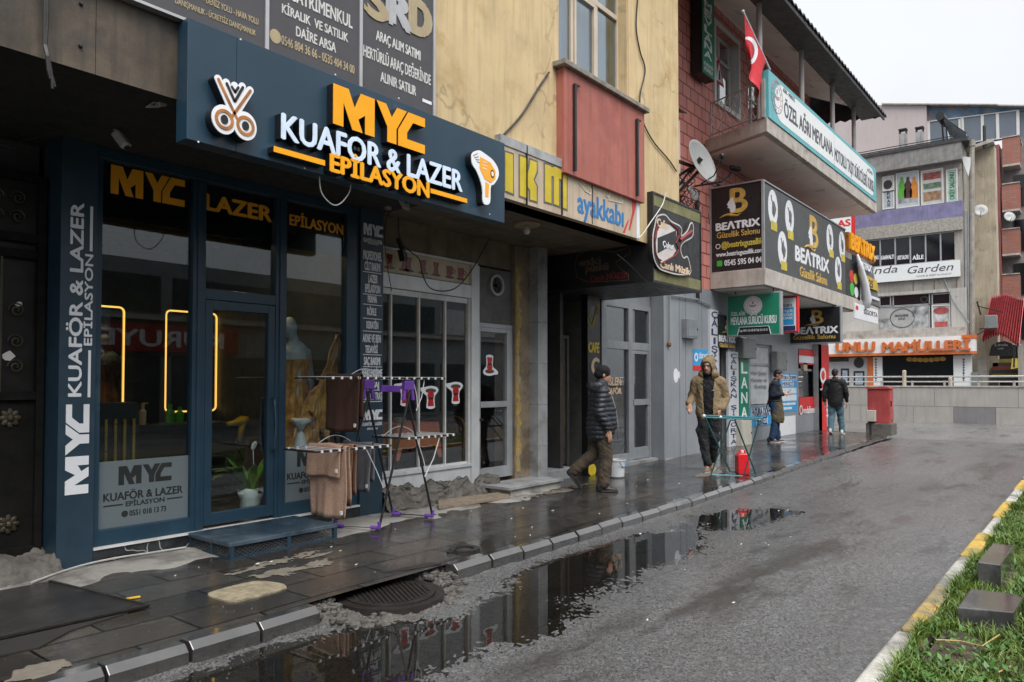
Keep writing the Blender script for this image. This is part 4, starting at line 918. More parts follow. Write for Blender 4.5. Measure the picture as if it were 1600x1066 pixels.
# hair-dryer emblem
b = MB().use(M_black)
hd = [(738, 240), (748, 235), (756, 239), (770, 250), (778, 263), (779, 276), (772, 288), (767, 292), (766, 315), (761, 320), (755, 316), (754, 296), (750, 280), (744, 266), (738, 256)]
hs = smooth_poly([P2(*p) for p in hd]); b.fp(SB, hs, 0, .08); b.use(M_wacr); b.fp(SB, hs, .0801, .09); em = b.build('hair_dryer_emblem', None, t)
b = MB().use(M_goldf); b.fp(SB, [P2(*p) for p in [(750, 245), (766, 254), (774, 267), (774, 279), (767, 286), (757, 280), (749, 262)]], .0901, .093); b.fp(SB, [P2(*p) for p in [(758, 284), (764, 288), (763, 308), (758, 307)]], .0901, .093)
b.use(M_black); b.disc(SB, *P2(769, 272), .030, .042, .0931, .0945); b.use(M_wacr); b.disc(SB, *P2(769, 272), .018, .026, .0946, .096)
for k in range(3): b.fb(SB, P2(754, 255)[0], P2(761, 255)[0], P2(754, 252 + k * 5)[1] - .006, P2(754, 252 + k * 5)[1], .0931, .0945)
b.use(M_black)
for k in range(4): b.tube([SB.P(*P2(739 + k * 2, 243 + k * 3 + .5), .091), SB.P(*P2(746 + k * 1.5, 240 + k * 5), .091)], .003, 5)
b.build('emblem_lines', None, em)

# ---------------------------------------------------------------- estate-agent board above it
SR = FY(4.98); t = thing('estate_board', 'dark grey advertising board with car and property lettering above the salon sign', 'sign', (3.6, 5.0, 4.18))
M_gry = mat('charcoal_vinyl', (.060, .058, .066), .5, var=.08); M_pale = mat('pale_lettering', (.56, .56, .55), .5); M_tan = mat('tan_lettering', (.38, .31, .19), .5); M_alu = mat('aluminium', (.45, .45, .46), .4, metal=.6, var=.1)
zb = 4.165; zt = 5.75; ur = SR.uv(676, 100)[0]
b = MB(); b.fb(SR, 1.75, ur, zb, zt, -.06, 0); b.build('board', M_gry, t)
b = MB(); b.fb(SR, ur, ur + .03, zb - .01, zt, -.065, .012); b.fb(SR, 1.75, ur, zb - .02, zb, -.065, .010)
for px in (416, 563): u = SR.uv(px, 90)[0]; b.fb(SR, u - .016, u + .016, zb, zt, 0, .012)
b.build('frame', M_alu, t)
b = MB()
for s_, xl, yt, yb_, xr in (('EMLAK GAYRİMENKUL', 400, -48, -26, 551), ('KİRALIK  VE SATILIK', 441, 6, 20, 544), ('DAİRE ARSA', 463, 41, 56, 525), ('ARAÇ ALIM SATIMI', 588, 47, 62, 657), ('HERTÜRLÜ ARAÇ DEĞERİNDE', 568, 70, 87, 673), ('ALINIR SATILIR', 595, 112, 127, 650)): b.tx(SR, s_, xl, yt, yb_, xr, -.001, .003, .03)
b.build('lettering', M_pale, t)
b = MB()
for s_, xl, yt, yb_, xr in (('0546 804 36 66 - 0535 404 34 00', 440, 55, 69, 554), ('- DENİZ YOLU - HAVA YOLU', 318, -7, 3, 404), ('DANIŞMANLIK - ÜCRETSİZ DANIŞMANLIK', 274, -4, 5, 400)): b.tx(SR, s_, xl, yt, yb_, xr, -.001, .003, .025)
u, v = SR.uv(430, 57); b.disc(SR, u, v, .05, .055, -.001, .003); b.build('tan_lettering', M_tan, t)
b = MB().use(M_tan); b.tx(SR, 'S', 574, -28, 20, 605, .001, .008, .09); b.tx(SR, 'D', 643, -5, 47, 672, .001, .008, .09); b.use(M_alu); b.tx(SR, 'R', 608, -16, 33, 642, .001, .008, .09); b.build('logo_letters', None, t)
b = MB(); u0, u1, v0, v1 = SR.R(660, 154, 674, 168); b.fb(SR, u0, u1, v0 + .02, v1, .001, .004); b.build('maker_label', M_white, t)
# ================================================================ tea house
YT = 6.62; FT = FY(YT)
M_alum = mat('dull_aluminium', (.36, .38, .40), .42, metal=.35, var=.14, scale=3, streak=.25)
M_alumw = mat('pale_aluminium', (.56, .58, .60), .45, metal=.2, var=.12, scale=3, streak=.2)
M_peel = mat('peeling_ochre', (.34, .24, .07), .85, var=.3, scale=12, bump=.6, bscale=30, stain=(.24, .22, .19), stain_t=.5)
M_pillar = mat('brown_plaster', (.20, .155, .11), .85, var=.3, scale=4, bump=.4, bscale=30, stain=(.10, .075, .05), stain_t=.52)
M_stone = mat('grey_stone', (.27, .28, .29), .7, var=.2, scale=4, bump=.2, bscale=40, stain=(.13, .12, .11), stain_t=.56)
th = thing('tea_house_shopfront', 'aluminium tea house front with folding glass panels and tea glass stickers', 'shopfront', (7.2, 6.62, .2))
X = lambda px: FT.uv(px, 600)[0]
Z = lambda px, py: FT.uv(px, py)[1]
xl = 5.77; z_pt, z_pb = Z(733, 412), Z(733, 444); z_h1, z_h0 = Z(733, 446), Z(733, 466); z_sill = Z(735, 727)
xr = X(735); xp = X(747); xd = X(800)
b = MB(); b.fb(FT, xl, xd, z_pt + .02, ZS - .002, -.2, -.02); b.build('plaster_band', M_plast, th)
b = MB(); b.fb(FT, xl, xp - .02, z_pt - .012, z_pt + .018, -.03, .012); b.fb(FT, xl, xr, z_h1 + .012, z_pb - .002, -.05, .004); b.fb(FT, xl, xr, z_h0, z_h1, -.05, .02)
b.fb(FT, xr, xp, .22, z_pt - .0125, -.07, .025)
b.fb(FT, xl, xr, z_sill - .26, z_sill - .01, -.12, .006); b.fb(FT, xl, xr, z_sill - .009, z_sill + .03, -.1, .03); b.build('frame', M_alumw, th, bevel=.003)
tp = MB(); tp.fb(FT, xl, xr, z_pb, z_pt - .013, -.05, -.012); tpo = tp.build('tea_panel', mat('cream_panel', (.48, .42, .30), .6, var=.15, streak=.2), th)
M_tea = mat('tea_red', (.19, .012, .008), .3, var=.4, scale=20); M_teao = mat('tea_outline', (.40, .36, .30), .5); M_sau = mat('saucer_brown', (.09, .045, .03), .4)
def tulip(b, F, u, v, s, w0, w1, flip=1):    # a tulip-shaped tea glass
    pr = [(-.42, 1), (-.36, .7), (-.26, .45), (-.36, .2), (-.34, 0), (.34, 0), (.36, .2), (.26, .45), (.36, .7), (.42, 1)]
    b.fp(F, [(u + x * s * .8, v + y * s * flip) for x, y in pr], w0, w1)
zc = (z_pt + z_pb) / 2
for i, (px, kind) in enumerate(((609, 0), (632, 1), (639, 1), (662, 1), (682, 1), (703, 2), (721, 3))):
    u = X(px); b = MB().use(M_tea)
    if kind in (0, 1): tulip(b, FT, u, zc - .075, .15, -.0125, -.009)
    else: b.fp(FT, [(u - .055, zc - .06), (u + .045, zc - .06), (u + .06, zc + .06), (u - .06, zc + .06)], -.0125, -.009); b.ring(FT, u + .075, zc, .022, .034, -.0125, -.009, 16)
    b.use(M_sau); b.disc(FT, u, zc - .085, .085, .018, -.0126, -.0085, 16); b.build('tea_picture', None, tpo)
cuts = [xl, X(612), X(656), X(697), xr - .035]
M_wrail = mat('white_rail', (.55, .56, .56), .45)
for i in range(4):
    a_, c_ = cuts[i] + .012, cuts[i + 1] - .012
    b = MB(); b.fb(FT, a_, c_, z_sill + .04, z_h0 - .075, -.045, -.037); p = b.build('glass_panel', M_glassd, th)
    b = MB(); b.fb(FT, a_, c_, z_h0 - .075, z_h0 - .006, -.06, -.012); b.fb(FT, a_, c_, z_sill + .031, z_sill + .055, -.06, -.012); b.build('rail', M_wrail, p)
b = MB()
for q in cuts[1:4]: b.fb(FT, q - .011, q + .011, z_sill + .031, z_h0 - .002, -.05, -.008)
b.fb(FT, xr - .036, xr - .001, z_sill + .031, z_h0 - .001, -.06, -.004); b.build('joint_post', M_wrail, th)
def sticker(u, v, s, flip, parent, w0=-.036):
    # white die-cut outline with saucer lobe and small handle, red glass and dark saucer
    F2 = FT; b = MB().use(M_white); k = flip
    pts = [(-.62, .1), (-.75, -.1), (-.55, -.3), (0, -.38), (.55, -.3), (.95, -.25), (.95, -.05), (.68, .12), (.40, .32), (.36, .6), (.40, .9), (.38, 1.12), (0, 1.2), (-.38, 1.12), (-.40, .9), (-.36, .6), (-.40, .32)]
    b.fp(F2, smooth_poly([(u + x * s * (1 if k > 0 else -1), v + (y - .4) * s * k) for x, y in pts], 3), w0, w0 + .003)
    b.use(M_sau); b.disc(F2, u, v + (-.05 - .4) * s * k, .52 * s, .16 * s, w0 + .0031, w0 + .004, 18)
    b.use(M_tea2); b.fp(F2, [(u + x * s, v + (y - .4) * s * k) for x, y in [(-.30, 1.0), (-.24, .6), (-.32, .25), (-.22, .0), (.22, .0), (.32, .25), (.24, .6), (.30, 1.0)]], w0 + .0041, w0 + .005)
    b.use(M_black); b.fp(F2, [(u + x * s, v + (y - .4) * s * k) for x, y in [(-.22, .55), (.22, .55), (.25, .42), (-.25, .42)]], w0 + .0051, w0 + .0055); b.build('sticker', None, parent)
M_tea2 = mat('sticker_red', (.42, .012, .012), .35, var=.3, scale=20)
gp = [o for o in th.children if o.name.startswith('glass_panel')]
for px, py, p in ((636, 616, gp[1]), (676, 621, gp[2]), (715, 614, gp[3])): u, v = FT.uv(px, py); sticker(u, v, .185, -1, p)
# door with exhaust-fan panel above
b = MB(); b.fb(FT, xp + .001, xd, Z(770, 506), z_pt - .012, -.06, -.015); po = b.build('fan_panel', mat('grey_board', (.10, .10, .10), .7, var=.3, stain=(.20, .17, .15), stain_t=.6), th)
u, v = FT.uv(775, 446); b = MB(); b.ring(FT, u, v, .115, .15, -.015, .03, 28); fo = b.build('fan_ring', M_alum, po); b = MB(); b.disc(FT, u, v, .115, .115, -.014, -.008, 24); b.build('fan_mouth', mat('fan_dark', (.02, .008, .006), .7), fo)
for k in range(5):
    a_ = k * 1.257; 
b = MB()
for k in range(5): b.bar(FT.P(u, v, -.002), FT.P(u + .11 * math.cos(k * 1.257), v + .11 * math.sin(k * 1.257), -.002), .05, .004, up=(0, 1, 0))
b.build('fan_blade', M_dark, fo)
zd1, zd0 = Z(770, 506), .30
b = MB(); dl = X(793)
b.fb(FT, xp + .001, xd - .001, zd1 - .06, zd1 - .001, -.065, .012); b.fb(FT, xp + .001, xp + .04, zd0, zd1 - .061, -.06, .01); b.fb(FT, dl - .02, xd - .001, zd0, zd1 - .061, -.062, .011)
zm = Z(770, 632); b.fb(FT, xp + .041, dl - .021, zm - .04, zm + .04, -.05, .014); b.fb(FT, xp + .041, dl - .021, zd0, zd0 + .15, -.05, .009); b.fb(FT, xp + .041, dl - .021, zd1 - .12, zd1 - .061, -.05, .008)
do = b.build('door', M_alum, th, bevel=.003)
b = MB(); b.fb(FT, xp + .035, dl - .015, zd0 + .14, zd1 - .1, -.034, -.026); dp = b.build('door_pane', M_glassd, do)
u, v = FT.uv(767, 571); sticker(u, v, .185, 1, dp, -.025)
b = MB(); b.lathe([(0, 0), (.018, 0), (.018, .05), (0, .05)], FT.P(xp + .02, 1.12, .012), 10, (0, -1, 0)); b.build('lock', M_dark, do)
# broken plinth in front of the glass, plaster pillar, stone pillar
ax = np.linspace(xl + .01, xp + .25, 160); ay = np.linspace(0, 1, 40); AX = np.repeat(ax[:, None], 40, 1); AY = 6.30 + vnoise(AX, AX * 0, 4, 61) * .12 + (vnoise(AX, ay[None] * 3, 14, 65) - .5) * .05 + ay[None] * .36
AZ = .12 + sst(ay[None] * 2.2) * (.16 + .14 * vnoise(AX, AY, 5, 62)) + (vnoise(AX, AY, 16, 63) - .5) * .06 + (vnoise(AX, AY, 42, 64) - .5) * .03
freesheet('broken_plinth', AX, AY, AZ, mat('broken_concrete', (.105, .097, .087), .9, var=.45, scale=6, bump=.8, bscale=35, grain=.3))
pl = thing('plaster_pillar', 'brown plaster pillar with peeling ochre paint beside the tea house door', 'pillar', (X(815), 6.6, PAV))
b = MB(); b.box(xd + .002, X(829), 6.56, 6.95, .1, ZS - .004); b.build('shaft', M_pillar, pl, bevel=.01)
b = MB(); g = FY(6.559); r_ = random.Random(11); zz = .35
pts_l, pts_r = [], []
while zz < 3.3: pts_l.append((xd + .02 + r_.uniform(-.015, .02), zz)); pts_r.append((xd + .10 + r_.uniform(-.035, .05), zz)); zz += r_.uniform(.025, .09)
b.fp(g, pts_l + pts_r[::-1], 0, .006); b.build('paint_strip', M_peel, pl)
Fp = FY(6.40); u0, u1 = Fp.uv(841, 600)[0], Fp.uv(855.5, 600)[0]
b = MB(); zz = .1
for k in range(6): b.box(u0, u1, 6.40, 6.95, zz, min(zz + .598, ZS - .003)); zz += .60
b.build('stone_pillar', M_stone, bevel=.004, label='narrow grey stone clad pillar beside the dark wooden doorway', cat='pillar')
t = thing('stone_step', 'pale stone doorstep below the tea house door', 'step', (X(790), 6.3, PAV))
q = [atZ(765, 767, .20), atZ(851, 750, .21)]
b = MB(); b.box(7.55, 8.78, 6.06, 6.58, .215, .255); b.build('tread', M_stone, t, bevel=.004); b = MB(); b.box(7.62, 8.76, 6.10, 6.57, .05, .2145); b.build('riser', mat('pale_stone', (.36, .35, .33), .7, var=.2, stain=(.15, .13, .12), stain_t=.55), t)
b = MB(); b.add([(6.3, 6.12, .135), (7.45, 5.98, .135), (7.75, 6.25, .15), (6.5, 6.32, .17), (6.3, 6.12, .165), (7.45, 5.98, .16), (7.75, 6.25, .175), (6.5, 6.32, .20)], MB.BF)
b.build('wooden_board', mat('old_board', (.20, .16, .12), .8, var=.4, scale=4, bump=.5, sc=(2, 14, 4)), label='worn flat board lying against the broken plinth of the tea house', cat='board')
# tea house interior
ti = thing('tea_house_interior', 'dim tea room behind the folding glass panels', 'room', (7.2, 8.5, .25))
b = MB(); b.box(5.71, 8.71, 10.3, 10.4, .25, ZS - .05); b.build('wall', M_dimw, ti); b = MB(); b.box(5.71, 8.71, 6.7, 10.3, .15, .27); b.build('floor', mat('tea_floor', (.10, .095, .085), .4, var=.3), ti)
tx0, tx1, ty0, ty1, tz = 6.47, 7.20, 7.02, 7.55, 1.08; tcx, tcy = (tx0 + tx1) / 2, (ty0 + ty1) / 2
t = thing('cafe_table', 'tea room table under an orange red cloth behind the glass', 'table', (tcx, tcy, .27))
for dx in (tx0 + .05, tx1 - .05):
    for dy in (ty0 + .05, ty1 - .05): bb = MB(); bb.box(dx - .02, dx + .02, dy - .02, dy + .02, .27, tz - .02); bb.build('leg', M_dark, t)
b = MB(); b.box(tx0, tx1, ty0, ty1, tz - .019, tz); b.build('tabletop', M_dark, t)
b = MB(); M_cloth = mat('orange_red_cloth', (.66, .19, .11), .85, var=.15, scale=6, bump=.2)
n = 64; per = []
for i in range(n):
    f = i / n * 4; s_, o_ = int(f), f - int(f); c4 = [(tx0 - .01, ty0 - .01), (tx1 + .01, ty0 - .01), (tx1 + .01, ty1 + .01), (tx0 - .01, ty1 + .01)]; p, q = c4[s_], c4[(s_ + 1) % 4]; per.append((p[0] + (q[0] - p[0]) * o_, p[1] + (q[1] - p[1]) * o_))
top = [(x, y, tz + .012) for x, y in per]
def low(i):
    x, y = per[i]; k = 1.07 + .03 * math.sin(i * 1.7); cor = min((i / n * 4) % 1, 1 - (i / n * 4) % 1); return (tcx + (x - tcx) * k, tcy + (y - tcy) * k, tz - .30 - (.15 if cor < .07 else 0) + .01 * math.sin(i * 1.1))
b.add(top + [low(i) for i in range(n)], [tuple(range(n))] + [(i, n + i, n + (i + 1) % n, (i + 1) % n) for i in range(n)])
b.build('tablecloth', M_cloth, smooth=False, label='orange red cloth draped over the tea room table', cat='tablecloth')
M_brass = mat('gold_chair_frame', (.42, .28, .06), .35, metal=.5); M_seat = mat('dark_seat', (.05, .012, .012), .7)
def cafe_chair(x, y, rz, lab):
    t = thing('cafe_chair', lab, 'chair', (x, y, .27), 'gold framed chairs in the tea room'); t.rotation_euler.z = rz; o = Vector((x, y, .27))
    b = MB(); b.box(x - .2, x + .2, y - .2, y + .2, .70, .75); b.build('seat', M_seat, t, bevel=.01)
    for sx in (-.19, .19):
        for sy in (-.19, .19):
            b = MB(); b.tube([(x + sx, y + sy, .27), (x + sx, y + sy, .70)], .013, 8); b.build('leg', M_brass, t)
    b = MB(); b.tube([(x - .19, y + .2, .70)] + [(x - .19 * math.cos(math.pi * i / 8), y + .22, .98 + .16 * math.sin(math.pi * i / 8)) for i in range(9)] + [(x + .19, y + .2, .70)], .014, 8); b.build('back_frame', M_brass, t)
    b = MB(); b.ell((x, y + .215, .95), (.15, .025, .14), 12); b.build('backrest', M_seat, t)
cafe_chair(6.9, 7.85, 0, 'gold framed chair behind the red table, back rising over the cloth'); cafe_chair(7.62, 7.3, -1.57, 'gold framed chair at the right end of the red table')
b = MB(); b.lathe([(.07, 0), (.085, .012), (.085, .06), (.06, .075)], (6.68, 7.2, 1.093), 18); b.build('ashtray', M_alum, label='round metal dish on the red tablecloth', cat='dish')
t = thing('wall_bench', 'dull yellow bench seen through the tea house door pane', 'bench', (8.4, 9.6, .27))
b = MB(); b.box(8.0, 8.7, 9.3, 9.8, .27, .72); b.build('seat', mat('mustard_cover', (.20, .15, .04), .8), t); b = MB(); b.box(8.0, 8.7, 9.81, 9.95, .27, 1.2); b.build('backrest', bpy.data.materials['mustard_cover'], t)

# ================================================================ shoe shop sign on the overhang
t = thing('shoe_shop_sign', 'long weathered beige sign with yellow and blue letters under the red bay', 'sign', (8, 5.0, ZS))
SA = FY(4.985); z0, z1 = 3.60, 4.165; xa, xb = 5.0, SA.uv(999, 330)[0]
M_beige = mat('weathered_beige_vinyl', (.48, .39, .295), .6, var=.12, scale=2, streak=.5, stain=(.33, .26, .19), stain_t=.57, grain=.08)
b = MB()
ja = [6.035, SA.uv(821, 270)[0], SA.uv(878, 290)[0], SA.uv(925, 320)[0], xb - .08]
for i in range(4): b.fb(SA, ja[i] + .002, ja[i + 1] - .002, z0, z1, -.06, 0)
b.build('board', M_beige, t)
b = MB(); b.fb(SA, ja[4], xb, z0, z1, -.06, .004); b.build('white_end', M_white, t)
b = MB(); b.fb(SA, 6.035, SA.uv(918, 250)[0], z1 + .001, z1 + .10, -.06, .012); b.build('top_flashing', M_cap, t); b = MB(); b.fb(SA, SA.uv(920, 262)[0], xb + .02, z1 + .0015, z1 + .085, -.06, .03); b.build('dark_flashing', mat('dark_flashing', (.10, .10, .10), .5, var=.3), t)
M_yl = mat('faded_yellow', (.55, .42, .02), .5, var=.15, streak=.2); M_blu = mat('blue_lettering', (.03, .17, .42), .5, var=.12); M_dgr = mat('dark_outline', (.11, .105, .10), .6, var=.2)
def shadowtext(t_, xl, yt, yb_, xr, off, wt):
    u0, v1 = SA.uv(xl, yt); _, v0 = SA.uv(xl, yb_); u1, _ = SA.uv(xr, yb_)
    return u0, u1, v0, v1
# chunky letters i, k, m with a dark outline behind
def chunky(polys):
    bo, bi = MB(), MB()
    for pts in polys:
        P_ = [SA.uv(*p) for p in pts]; cx_ = sum(p[0] for p in P_) / len(P_); cy_ = sum(p[1] for p in P_) / len(P_)
        bi.fp(SA, P_, .0031, .006)
        n = len(P_); out_ = []
        A_ = sum(P_[i - 1][0] * P_[i][1] - P_[i][0] * P_[i - 1][1] for i in range(n)); sg = 1 if A_ > 0 else -1
        for i in range(n):
            a_, c_, d_ = Vector(P_[i - 1]), Vector(P_[i]), Vector(P_[(i + 1) % n]); n1 = (c_ - a_).normalized(); n2 = (d_ - c_).normalized(); nn = (Vector((n1.y, -n1.x)) + Vector((n2.y, -n2.x))) * sg; nn = nn.normalized() if nn.length > .1 else Vector((0, 0))
            out_.append(tuple(c_ + nn * .03))
        bo.fp(SA, out_, 0, .003)
    return bo, bi
bo, bi = chunky([[(789, 238), (801, 242), (801, 303), (789, 298)],
                 [(812, 244), (823, 248), (823, 275), (827, 262), (828, 250), (838, 254), (838, 268), (833, 281), (838, 292), (838, 315), (828, 312), (828, 298), (823, 290), (823, 310), (812, 306)],
                 [(851, 257), (859, 259), (862, 262), (867, 261), (873, 264), (877, 266), (885, 270), (885, 327), (877, 324), (877, 281), (873, 279), (873, 322), (865, 319), (865, 276), (861, 275), (861, 318), (851, 315)]])
bo.build('letter_outline', M_dgr, t); bi.build('yellow_letters', M_yl, t)
b = MB(); b.tx(SA, 'ayakkabı', 903, 297, 331, 974, -.001, .004, .03); b.build('blue_lettering', M_blu, t)
b = MB(); r_ = .005
def shoe(b, ox, oy, s):
    pts = [(0, 0), (4, 8), (9, 12), (16, 14), (20, 20), (19, 24), (10, 22), (2, 14), (0, 8), (0, 0)]
    b.tube([SA.P(*SA.uv(ox + x * s, oy + y * s + x * s * .42), .003) for x, y in pts], .006, 5)
shoe(b, 903, 272, 1.0); b.tube([SA.P(*SA.uv(x, y), .003) for x, y in ((945, 305), (950, 310), (956, 292), (962, 304), (968, 302), (973, 312), (972, 318), (950, 313))], .006, 5)
b.build('shoe_outline', mat('cream_outline', (.66, .62, .52), .6), t)
b = MB(); b.fp(SA, [SA.uv(*p) for p in ((987, 300), (994, 302), (993, 325), (984, 360), (982, 359), (988, 330))], .001, .004); b.fp(SA, [SA.uv(*p) for p in ((983, 342), (976, 364), (973, 363), (979, 348))], .001, .004); b.build('red_swoosh', mat('red_vinyl', (.50, .035, .03), .5), t)
b = MB()
for px, y0, y1 in ((822, 228, 321), (877, 246, 336)): u, v1 = SA.uv(px, y0); _, v0 = SA.uv(px, y1); b.bar(SA.P(u, v0 + .0, .01), SA.P(u, v1, .01), .02, .012)
b.build('strap', M_iron, t)
b = MB(); u, v1 = SA.uv(925, 276); r_ = random.Random(2); _, v0 = SA.uv(925, 350)
pts = [(u + r_.uniform(-.008, .008), v1 + (v0 - v1) * i / 14) for i in range(15)]; b.fp(SA, [(p[0] - r_.uniform(.004, .014), p[1]) for p in pts] + [(p[0] + r_.uniform(.004, .014), p[1]) for p in pts[::-1]], .0065, .0075); b.build('torn_joint', M_black, t)
# ceiling lamp
c = Vector((0, 0, 0)); d = ray(823, 353); tt = (3.57 - CAM_H) / d.z; c = EYE + d * tt
t = thing('ceiling_lamp', 'round wooden ceiling lamp base with bare bulb under the shoe shop sign', 'lamp', (c.x, c.y, ZS))
b = MB(); b.lathe([(.0, -.02), (.16, -.02), (.17, -.005), (.17, .012), (0, .012)], (c.x, c.y, ZS - .014), 24); b.build('base', mat('beige_base', (.32, .25, .16), .5), t)
b = MB(); b.lathe([(.02, 0), (.03, -.02), (.045, -.06), (.035, -.095), (.008, -.105)][::-1], (c.x, c.y, ZS - .034), 14); b.build('bulb', mat('opal_glass', (.6, .6, .56), .2), t, smooth=True)

# ================================================================ music cafe box sign
XC = 9.42; FC = FY(5.10); SC = FX(XC); t = thing('music_cafe_sign', 'black box sign with guitar shape projecting at the corner of the red building', 'sign', (10.2, 5.6, 3.04))
xr2 = FC.uv(1083, 400)[0]; zb, zt = 3.045, 4.335
M_blk2 = mat('sooty_black_panel', (.016, .016, .018), .45, var=.4, scale=4, stain=(.05, .05, .05), stain_t=.6)
b = MB(); b.box(XC, xr2, 5.10, 7.35, zb, ZS - .004); b.box(XC, xr2, 5.10, YB - .0, zb, zt) if False else None; b.build('side_panel', M_blk2, t)
b = MB(); b.fb(FC, XC - .002, xr2 + .002, zb - .002, zt, .0005, .13); b.build('front_panel', M_blk2, t)
FCf = FY(4.969)
b = MB(); h = zt - zb
M_alg2 = mat('algae_yellow', (.17, .165, .075), .7, var=.3, stain=(.12, .12, .05), stain_t=.52); b.fb(FCf, XC + .03, xr2 - .02, zt - .19, zt - .03, -.001, .003); b.build('yellow_stripe', M_alg2, t); b = MB(); b.fb(FCf, XC + .03, xr2 - .02, zb + .03, zb + .19, -.001, .003); b.build('yellow_stripe', M_alg2, t)
b = MB(); b.fb(FCf, XC - .004, XC + .03, zb - .004, zt, .0, .012); b.fb(FCf, xr2 - .02, xr2 + .004, zb - .004, zt, .0, .012); b.fb(FCf, XC + .03, xr2 - .02, zt - .03, zt, 0, .012); b.fb(FCf, XC + .03, xr2 - .02, zb - .004, zb + .03, 0, .0121); b.build('frame', M_dark, t)
def q(px, py, w_=.05): return FCf.uv(px, py, w_)
out_ = [(1026, 339), (1031, 335), (1040, 335), (1049, 345), (1062, 352), (1066, 360), (1065, 368), (1074, 360), (1079, 348), (1083, 350), (1084, 362), (1081, 372), (1068, 380), (1064, 390), (1068, 402), (1074, 400), (1078, 412), (1079, 428), (1060, 430), (1040, 425), (1030, 420), (1023, 408), (1020, 392), (1020, 368), (1023, 352)]
b = MB().use(M_dark); G_o = smooth_poly([q(*p) for p in out_], 3); b.fp(FCf, G_o, .0, .045); M_lg = mat('cutout_edge', (.55, .52, .50), .5); b.use(M_lg); b.fp(FCf, G_o, .0451, .05)
def shrink(pts, k): cx_ = sum(p[0] for p in pts) / len(pts); cy_ = sum(p[1] for p in pts) / len(pts); return [(cx_ + (p[0] - cx_) * k, cy_ + (p[1] - cy_) * k) for p in pts]
b.use(M_black); b.fp(FCf, inset(G_o, .022), .0501, .052); gc = b.build('guitar_cutout', None, t)
b = MB(); b.fp(FCf, [q(*p) for p in ((1027, 362), (1034, 348), (1046, 352), (1057, 362), (1056, 374), (1052, 384), (1056, 392), (1048, 404), (1036, 408), (1027, 402), (1024, 385))], .0521, .054); b.build('guitar_body', M_lg, gc)
b = MB(); b.tube([FCf.P(*q(x, y), .053) for x, y in ((1027, 350), (1023, 372), (1024, 396), (1032, 412), (1046, 404), (1056, 398), (1060, 390), (1056, 380), (1060, 368), (1058, 358), (1046, 348))], .012, 5); b.tube([FCf.P(*q(x, y), .053) for x, y in ((1062, 376), (1072, 368), (1080, 362))], .03, 6); b.build('red_outline', mat('dark_red', (.20, .015, .02), .4), gc)
b = MB().use(M_black); b.fp(FCf, [q(*p) for p in ((1027, 372), (1056, 360), (1056, 380), (1027, 396))], .0541, .056); b.build('name_plate', None, gc)
M_crm = mat('cream_lettering', (.62, .46, .33), .5)
b = MB(); b.tx(FCf, 'Çukur', 1036, 376, 385, 1053, .056, .058, .03, ); b.build('lettering', M_white, gc)
b = MB(); b.tx(FCf, 'Cafe', 1027, 341, 353, 1042, .052, .055, .06); b.tx(FCf, 'Canlı Müzik', 1032, 407, 418, 1078, .052, .055, .06); b.build('cream_lettering', M_crm, gc)
b = MB(); b.tx(SC, 'eski', 905, 405, 416, 938, -.001, .003, .05); b.tx(SC, 'püskü', 915, 414, 425, 950, -.001, .003, .05); b.build('side_lettering', mat('shaded_tan', (.12, .08, .05), .6), t)  # side letters and outline darkened: dim light put into their colours
b = MB(); b.tx(SC, 'Canlı MÜZİK', 922, 431, 440, 982, -.001, .003, .05); b.build('red_lettering', mat('shaded_red', (.16, .02, .02), .6), t)
b = MB(); b.tube([SC.P(*SC.uv(x, y), .003) for x, y in ((902, 400), (898, 416), (902, 434), (920, 441), (950, 440), (982, 438), (982, 430), (970, 420), (962, 410), (985, 396), (985, 386), (960, 394), (940, 392), (915, 392), (902, 400))], .008, 5); b.build('guitar_line', mat('shaded_brown', (.11, .06, .04), .6), t)

# ================================================================ dark wooden doorway, cafe pillar, barber door
t = thing('wooden_doorway', 'old brown wooden door in a dark recess beside the grey stone pillar', 'door', (9.3, 7.15, .2))
g = FY(7.18); u0, u1 = g.uv(846, 600)[0], g.uv(884, 600)[0]; zt = g.uv(862, 528)[1]
M_wood = mat('worn_wood', (.13, .085, .05), .6, var=.4, scale=3, streak=.5, bump=.2)
b = MB(); b.fb(g, u0, u1, .24, zt, -.05, 0); do = b.build('door_leaf', M_wood, t)
b = MB()
for k in range(2):
    for j in range(2): uu = u0 + .08 + k * (u1 - u0 - .1) / 2; vv = .4 + j * 1.0; b.fb(g, uu, uu + (u1 - u0) / 2 - .14, vv, vv + .8, 0, .02)
b.build('door_panel', M_wood, do, bevel=.01)
b = MB(); b.fb(g, u0 - .06, u0, .2, zt + .06, -.05, .03); b.fb(g, u1, u1 + .06, .2, zt + .06, -.05, .03); b.fb(g, u0, u1, zt, zt + .06, -.05, .03); b.build('frame', mat('door_frame_grey', (.10, .10, .10), .6), t)
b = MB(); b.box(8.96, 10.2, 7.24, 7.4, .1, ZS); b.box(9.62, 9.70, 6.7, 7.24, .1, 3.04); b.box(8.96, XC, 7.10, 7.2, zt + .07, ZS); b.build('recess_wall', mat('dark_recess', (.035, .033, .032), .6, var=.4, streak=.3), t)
b = MB(); p = ground(905, 758); b.box(8.95, 9.95, 6.62, 7.2, .05, .27); o = b.build('stone_step', M_stone, bevel=.01, label='broken grey stone doorstep before the wooden door', cat='step')
b = MB(); F5 = FY(6.5); u0, u1 = F5.uv(918.5, 600)[0], F5.uv(937.5, 600)[0]
t = thing('cafe_pillar_sign', 'narrow black pillar board with yellow café lettering and an arrow', 'sign', ((u0 + u1) / 2, 6.5, PAV))
b.box(u0, u1, 6.5, 6.62, .13, 3.04); b.build('board', M_black, t)
